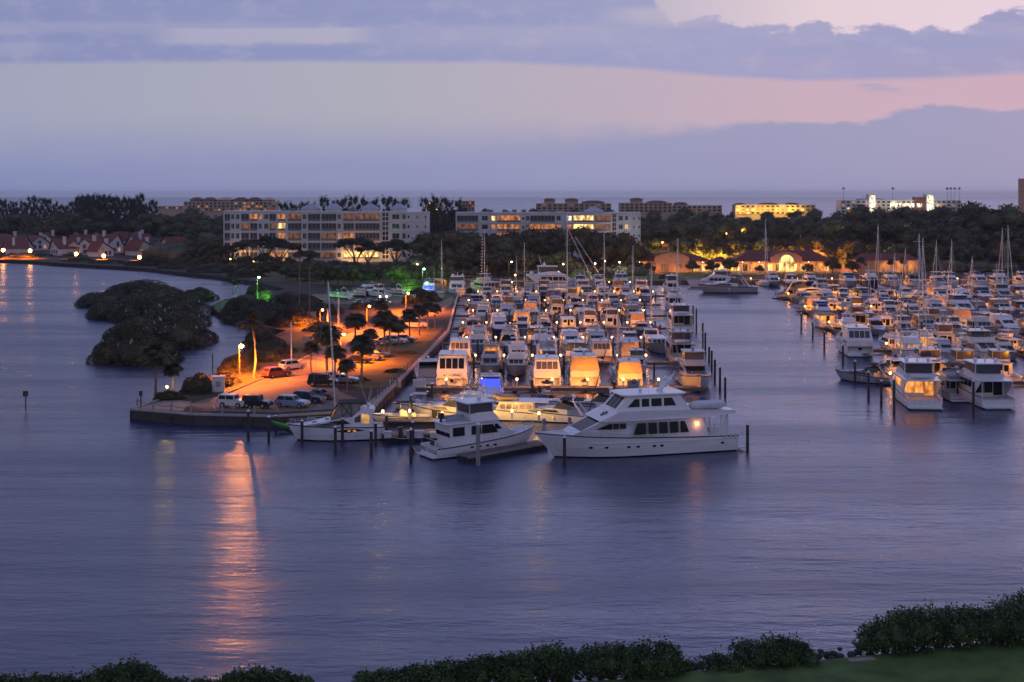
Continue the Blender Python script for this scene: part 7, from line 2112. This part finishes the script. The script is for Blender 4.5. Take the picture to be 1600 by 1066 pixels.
SOD = (1.0, 0.18, 0.008)
street_lamp('tall orange street lamp glowing beside the leaning palm', 374, 593, 540, BULB_O, SOD, 46000, 0.35, 0.13, 0.5, True)
p_ = at(374, 593, GZ); point(None, (p_.x + 0.35, p_.y - 0.6, zat(540, p_.y) - 0.2), (1.0, 0.30, 0.05), 6500, 0.25).name = 'street_lamp_glow'
street_lamp('orange street lamp hidden among the palms up the drive', 573, 522, 478, BULB_O, SOD, 90000, down=True)
street_lamp('orange street lamp at the top of the drive', 634, 487, 458, BULB_O, SOD, 90000, down=True)
street_lamp('orange street lamp behind the upper hedge', 500, 510, 484, BULB_O, SOD, 60000, down=True)
street_lamp('orange street lamp among the palms beside the middle bay', 532, 566, 522, BULB_O, SOD, 48000, down=True)
street_lamp('white street lamp over the green lit shrubs', 402, 471, 433, BULB_G, (0.4, 1.0, 0.5), 1600, 0.5, 0.12, 0.4)
street_lamp('white street lamp at the head of the left basin', 660, 455, 420, BULB_G, (0.5, 1.0, 0.7), 1500, 0.5, 0.12, 0.4)
street_lamp('street lamp post reaching over the low trees behind the basin', 795, 446, 409, BULB_W, (1, 0.8, 0.4), 500, 0.9)
p = at(455, 564, GZ); t = thing('lamp_post', 'pale unlit pole on the orange bank', 'pole', (p.x, p.y, GZ)); mb = MB(); mb.tube([(0, 0, 0), (0, 0, zat(503, p.y) - GZ)], 0.13, 8); mb.build('post', CAPW, t); mb = MB(); mb.lathe([(0.26, 0), (0.26, 0.3), (0.02, 0.34)], n=8); mb.build('base', CONC, t)
for px, pb, pt_, lab in [(512, 506, 483, 'short pale pole lit yellow by the sign on the drive'), (529, 512, 466, 'orange lit pole up the drive')]:
    p = at(px, pb, GZ); t = thing('pole', lab, 'pole', (p.x, p.y, GZ)); mb = MB(); mb.tube([(0, 0, 0), (0, 0, zat(pt_, p.y) - GZ)], 0.2, 8); mb.build('post', CAPW, t); mb = MB(); mb.lathe([(0.3, 0), (0.3, 0.2), (0.05, 0.24)], n=8); mb.build('base', CONC, t)
for i, (px, py, lab) in enumerate([(5, 391, 'pier lamp at the far left edge'), (47, 392, 'pier lamp second along the far shore'), (119, 397, 'pier lamp third along the far shore'), (162, 400, 'pier lamp fourth along the far shore'), (218, 402, 'left lamp of the bright pair on the far shore'), (234, 402, 'right lamp of the bright pair on the far shore')]):
    D = 607 + i * 1.0 - i * i * 1.2; p = atD(px, D); z = zat(py, D)
    t = thing('pier_lamp', lab, 'lamp', (p.x, p.y, GZ), 0, 'orange pier lamps'); mb = MB(); mb.tube([(0, 0, 0), (0, 0, max(0.5, z - GZ - 0.3))], 0.1, 6); mb.build('post', RUB, t)
    mb = MB(); mb.sphere((0, 0, z - GZ), 0.85, 10, 6); mb.build('globe', BULB_O, t); point(t, (0, -0.9, z - GZ + 0.2), SOD, 60000, 0.4, math.radians(150))
p = at(262, 621, GZ); t = thing('bollard_lamp', 'low yellow bollard lamp on the tip under the palms', 'lamp', (p.x, p.y - 0.4, GZ)); mb = MB(); mb.tube([(0, 0, 0), (0, 0, 1.5)], 0.07, 6); mb.build('post', CAPW, t); mb = MB(); mb.sphere((0, 0, 1.62), 0.2, 10, 6); mb.build('globe', BULB, t); point(t, (0, -0.1, 1.9), (1, 0.75, 0.12), 130, 0.12)
for px, py, lab in [(594, 463, 'left small white lamp of a pair by the upper car park'), (604, 463, 'right small white lamp of a pair by the upper car park')]:
    p = at(px, py + 9, GZ); t = thing('bollard_lamp', lab, 'lamp', (p.x, p.y, GZ)); mb = MB(); mb.tube([(0, 0, 0), (0, 0, 1.4)], 0.06, 6); mb.build('post', CAPW, t); mb = MB(); mb.sphere((0, 0, 1.55), 0.24, 8, 5); mb.build('globe', BULB_W, t); point(t, (0, -0.3, 1.8), (1, 0.8, 0.5), 220, 0.12)
p = at(413, 470, GZ); pt = point(None, (p.x + 0.6, p.y - 3.5, GZ + 2.6), (0.2, 1.0, 0.12), 6000, 0.2); pt.name = 'green_flood_light'
p = at(638, 452, GZ); pt = point(None, (p.x, p.y - 2.5, GZ + 3.2), (0.3, 1.0, 0.12), 6000, 0.2); pt.name = 'green_flood_light'
# ---------------------------------------------------------------- cabinet, signs, marks
p = at(341, 612, GZ); t = thing('utility_cabinet', 'pale grey utility cabinet beside the low shrubs', 'cabinet', (p.x, p.y, GZ), 0.2)
mb = MB(); mb.box(-0.95, 0.95, -0.7, 0.7, 0.1, 2.3); mb.build('body', CANVAS_WHITE, t); mb = MB(); mb.box(-1.05, 1.05, -0.8, 0.8, 2.304, 2.42); mb.build('lid', CAPW, t)
mb = MB(); mb.box(-0.35, 0.35, -0.73, -0.69, 0.8, 1.7); mb.build('panel', GREYH, t); mb = MB(); mb.box(-1.1, 1.1, -0.85, 0.85, -0.1, 0.096); mb.build('base', CONC, t)


def sign(name, label, px, pb, pt_, w_, hgt, m, z=GZ, shape='rect', y_off=0):
    p = at(px, pb, z); top = zat(pt_, p.y)
    t = thing(name, label, 'sign', (p.x, p.y, z))
    mb = MB(); mb.tube([(0, 0.06, -1.0 if z < 1 else 0), (0, 0.06, top - z - 0.05)], 0.09, 6); mb.build('post', PILEW, t)
    mb = MB()
    if shape == 'rect': mb.box(-w_ / 2, w_ / 2, -0.06, 0.0, top - z - hgt, top - z)
    else: mb.loft([[(-w_ / 2, -0.06, top - z - hgt), (w_ / 2, -0.06, top - z - hgt), (0, -0.06, top - z)], [(-w_ / 2, 0, top - z - hgt), (w_ / 2, 0, top - z - hgt), (0, 0, top - z)]])
    mb.build('board', m, t)
    return t


ORSIGN = mat('orange_board', (0.55, 0.40, 0.28), 0.7)
RDSIGN = mat('red_board', (0.5, 0.08, 0.05), 0.6)
sign('day_mark', 'small board on a lone post standing in the bay', 40, 640, 611, 0.8, 0.8, RUB, 0)
sign('day_mark', 'red triangle board on a post off the bird island', 230, 570, 553, 0.9, 0.8, RDSIGN, 0, 'tri')
sign('day_mark', 'thin pole standing in the inlet by the peninsula', 332, 579, 553, 0.15, 0.2, RUB, 0)
sign('notice_board', 'dark box on a post at the tip corner', 220, 637, 611, 0.5, 0.7, RUB)
sign('notice_board', 'upright board beside the upper drive', 487, 500, 487, 2.2, 1.6, ORSIGN)
sign('notice_board', 'pale board facing the leaning mast on the bank', 480, 541, 526, 2.1, 1.2, ORSIGN)
YB = mat('pale_yellow_panel', (0.62, 0.55, 0.36), 0.6)
for px, py, lab, m_ in [(617, 605, 'pale yellow dock cabinet with a life ring at the start of the nearest dock', YB), (655, 606, 'pale pair of dock boxes on the nearest dock', CREAM), (988, 603, 'dark dock board with a life ring before the narrow tan cruiser', GREYH)]:
    p = at(px, py, 0.8); t = thing('dock_cabinet', lab, 'cabinet', (p.x, 206.4, 0.8))
    mb = MB(); mb.box(-1.0, 1.0, -0.3, 0.3, 0, 1.15); mb.build('body', m_, t)
    if 'ring' in lab:
        mb = MB(); pts = [(0.1 + 0.33 * math.cos(2 * PI * q / 14), -0.36, 1.0 + 0.33 * math.sin(2 * PI * q / 14)) for q in range(15)]; mb.tube(pts, 0.09, 6); mb.build('life_ring', RUB, t)
    else:
        mb = MB(); mb.box(-1.04, 1.04, -0.34, 0.34, 1.154, 1.25); mb.build('lid', CAPW, t)

# ---------------------------------------------------------------- palms
def palm(tpl, px, pb, pt_, label, rz=None, h0=6.0, wide=None):
    p = at(px, pb, GZ); h = zat(pt_, p.y) - GZ; s = h / h0
    place(tpl, p.x, p.y, wide or s, rz=rz, label=label, group='palms of the peninsula', sz=s)


palm(P_coco, 397, 591, 505, 'leaning coconut palm lit orange beside the street lamp', 0.3, 8.4)
palm(P_sab[0], 243, 624, 548, 'taller of the two dark palms at the tip', 1.0, 6.0)
palm(P_sab[1], 271, 620, 572, 'shorter of the two dark palms at the tip', 2.0, 6.0)
for i, (px, pb, pt_, wd) in enumerate([(486, 583, 540, 1.15), (511, 585, 517, 1.3), (524, 600, 547, 1.2), (542, 614, 568, 1.1), (555, 552, 497, 1.3), (565, 599, 533, 1.25), (578, 560, 520, 1.0), (600, 552, 494, 1.3), (609, 552, 500, 1.25), (623, 550, 506, 1.3), (640, 530, 488, 1.2), (655, 524, 482, 1.2), (596, 512, 474, 1.2), (668, 515, 478, 1.2), (680, 512, 480, 1.1)]):
    palm(P_sab[i % 2], px, pb, pt_, f'sabal palm on the verge, {ORD[i]} from the seawall corner', None, 6.0)
palm(P_tall, 467, 500, 392, 'tall thin palm left of a pair behind the orange hedge', 0, 11.0, 1.0)
palm(P_tall, 484, 502, 404, 'tall thin palm right of a pair, trunk lit orange', 2, 11.0, 1.0)
for i, px in enumerate((363, 368, 374)): palm(P_tall, px, 468, 440 + 3 * (i % 2), f'{ORD[i]} of the three slim dark palms left of the white street lamp', None, 11.0, 0.75)
palm(P_tall, 678, 448, 408, 'palm lit pale green beside the street lamp at the basin head', 1, 11.0, 0.9)
for i, (px, top) in enumerate([(930, 408), (905, 415), (1000, 412), (1140, 408), (1345, 405), (1392, 408), (1412, 406)]):
    p = atD(px, 492); h = zat(top, 492) - GZ; place(P_sab[i % 2], p.x, p.y, max(0.7, h / 6) * 0.9, label=f'{ORD[i]} palm along the clubhouse front, counted from the seawall corner', group='palms before the clubhouse', sz=max(0.6, h / 6))
for i, (px, pb, kind, L, rz, lab) in enumerate([(546, 470, 'express', 9, 0.9, 'white cruiser stored ashore, first from the left at the peninsula head'), (572, 466, 'console', 7.5, 1.2, 'small open boat stored ashore beside the parked cars'), (606, 468, 'sport', 10, 0.8, 'fishing boat stored ashore behind the palms'), (632, 463, 'express', 9, 1.0, 'white cruiser stored ashore, nearest the basin'), (588, 461, 'sedan', 9.5, 2.4, 'sedan cruiser stored ashore at the back of the yard')]):
    p = at(px, pb, GZ); boat(kind, p.x, p.y, rz, lab, L, 'blue', None, None, 'boats stored ashore')
for o in [o for o in bpy.data.objects if o.get('group') == 'boats stored ashore']: o.location.z = GZ + 0.75
wood(500, 700, 424, 6.5, 12, 'dark tree at the back of the boat yard', 'trees behind the boat yard', ('b', 'r'), 8)
for i, (px, pb) in enumerate([(515, 486), (560, 483), (585, 480), (640, 474), (660, 471), (676, 470), (530, 458), (575, 455), (655, 459)]):
    p = at(px, pb, GZ); dup(T_man[i % 3], (p.x, p.y, GZ - 0.2), 0, (R.uniform(2.2, 4), R.uniform(2, 3), R.uniform(1.8, 3)), f'{ORD[i]} dark shrub around the boat yard', 'shrubs around the boat yard')
for i, (px, D, h) in enumerate([(985, 489, 6), (1013, 490, 4.5), (1082, 491, 5), (1113, 489, 5.5), (1141, 490, 6), (1187, 489, 3.5), (1262, 489, 4), (1301, 490, 6.5), (1332, 488, 5)]):
    p = atD(px, D); place(T_broad[i % 2], p.x, p.y, h / 8 * 0.75, label=f'{ORD[i]} small garden tree before the clubhouse front, counted from the kiosk lawn end', group='garden trees before the clubhouse', sz=h / 8)
# ---------------------------------------------------------------- white birds roosting on the island
BIRD = mat('white_feathers', (0.75, 0.74, 0.70), 0.8)
def bird_mesh():
    t = thing('egret', 'white egret', 'bird', (0, 0, -200))
    mb = MB()
    mb.loft([[(x + r * math.cos(2 * PI * k / 8), y + 0, z + r * math.sin(2 * PI * k / 8)) for k in range(8)] for x, y, z, r in [(0, 0, 0, 0)]] if False else
            [[(r * math.cos(2 * PI * k / 8), y, z + r * 0.9 * math.sin(2 * PI * k / 8)) for k in range(8)] for y, z, r in [(-0.42, 0.34, 0.02), (-0.25, 0.42, 0.11), (0.0, 0.5, 0.15), (0.16, 0.58, 0.1), (0.2, 0.75, 0.045), (0.15, 0.92, 0.04), (0.22, 1.0, 0.06), (0.34, 1.0, 0.03), (0.5, 0.98, 0.01)]])
    mb.build('body', BIRD, t, smooth=True)
    lg = MB(); lg.tube([(-0.05, 0, 0), (-0.05, 0, 0.45)], 0.015, 4); lg.tube([(0.05, 0, 0), (0.05, 0, 0.45)], 0.015, 4); lg.build('legs', BLACK, t)
    return t
BT = bird_mesh(); TEMPLATES.append(BT)
rb = random.Random(5); nbird = 0
for i in range(70):
    x0, y0, rx, ry, h = rb.choice([MANG[4], MANG[5], MANG[6], MANG[8], MANG[9], MANG[9], MANG[8], MANG[6], MANG[12], MANG[10]])
    a = rb.uniform(PI, 2 * PI); el_ = rb.uniform(0.1, 1.1)
    x = x0 + rx * 0.98 * math.cos(a) * math.cos(el_); y = y0 + ry * 0.98 * math.sin(a) * math.cos(el_); z = h * (0.1 + 0.75 * math.sin(el_))
    dup(BT, (x, y, z), rb.uniform(0, 6.28), rb.uniform(0.5, 0.85), 'small white bird roosting on the dark mangrove island', 'birds roosting on the island')
# ---------------------------------------------------------------- undergrowth of the far woods: one mass
rnd = random.Random(77); mb = MB()
def under(px0, px1, d0, d1, n, h):
    for i in range(n):
        D = rnd.uniform(d0, d1); p = atD(rnd.uniform(px0, px1), D); s = rnd.uniform(0.7, 1.3)
        clump(mb, (p.x, p.y, GZ + h * 0.3 * s), (h * 1.5 * s, h * 1.2 * s, h * 0.75 * s), 36, 0.5, rnd)
under(640, 1000, 472, 500, 60, 3.2); under(640, 1000, 505, 545, 60, 5.0); under(990, 1650, 560, 640, 90, 6.0); under(990, 1650, 660, 800, 90, 7.5); under(1310, 1660, 500, 540, 60, 4.5)
under(-40, 360, 760, 860, 70, 7.0); under(240, 350, 590, 720, 50, 5.5); under(990, 1650, 830, 1000, 80, 8.5); under(240, 1000, 690, 1000, 110, 9); under(660, 1650, 1000, 1180, 90, 9); under(345, 700, 505, 560, 50, 1.6); under(-40, 300, 625, 640, 40, 1.5)
tag(mb.build('undergrowth', LEAF), 'dark undergrowth filling the far woods', 'undergrowth', kind='stuff')


def wipe(o):
    for c in KIDS.get(o.name, []): wipe(c)
    bpy.data.objects.remove(o)


for o in TEMPLATES: wipe(o)
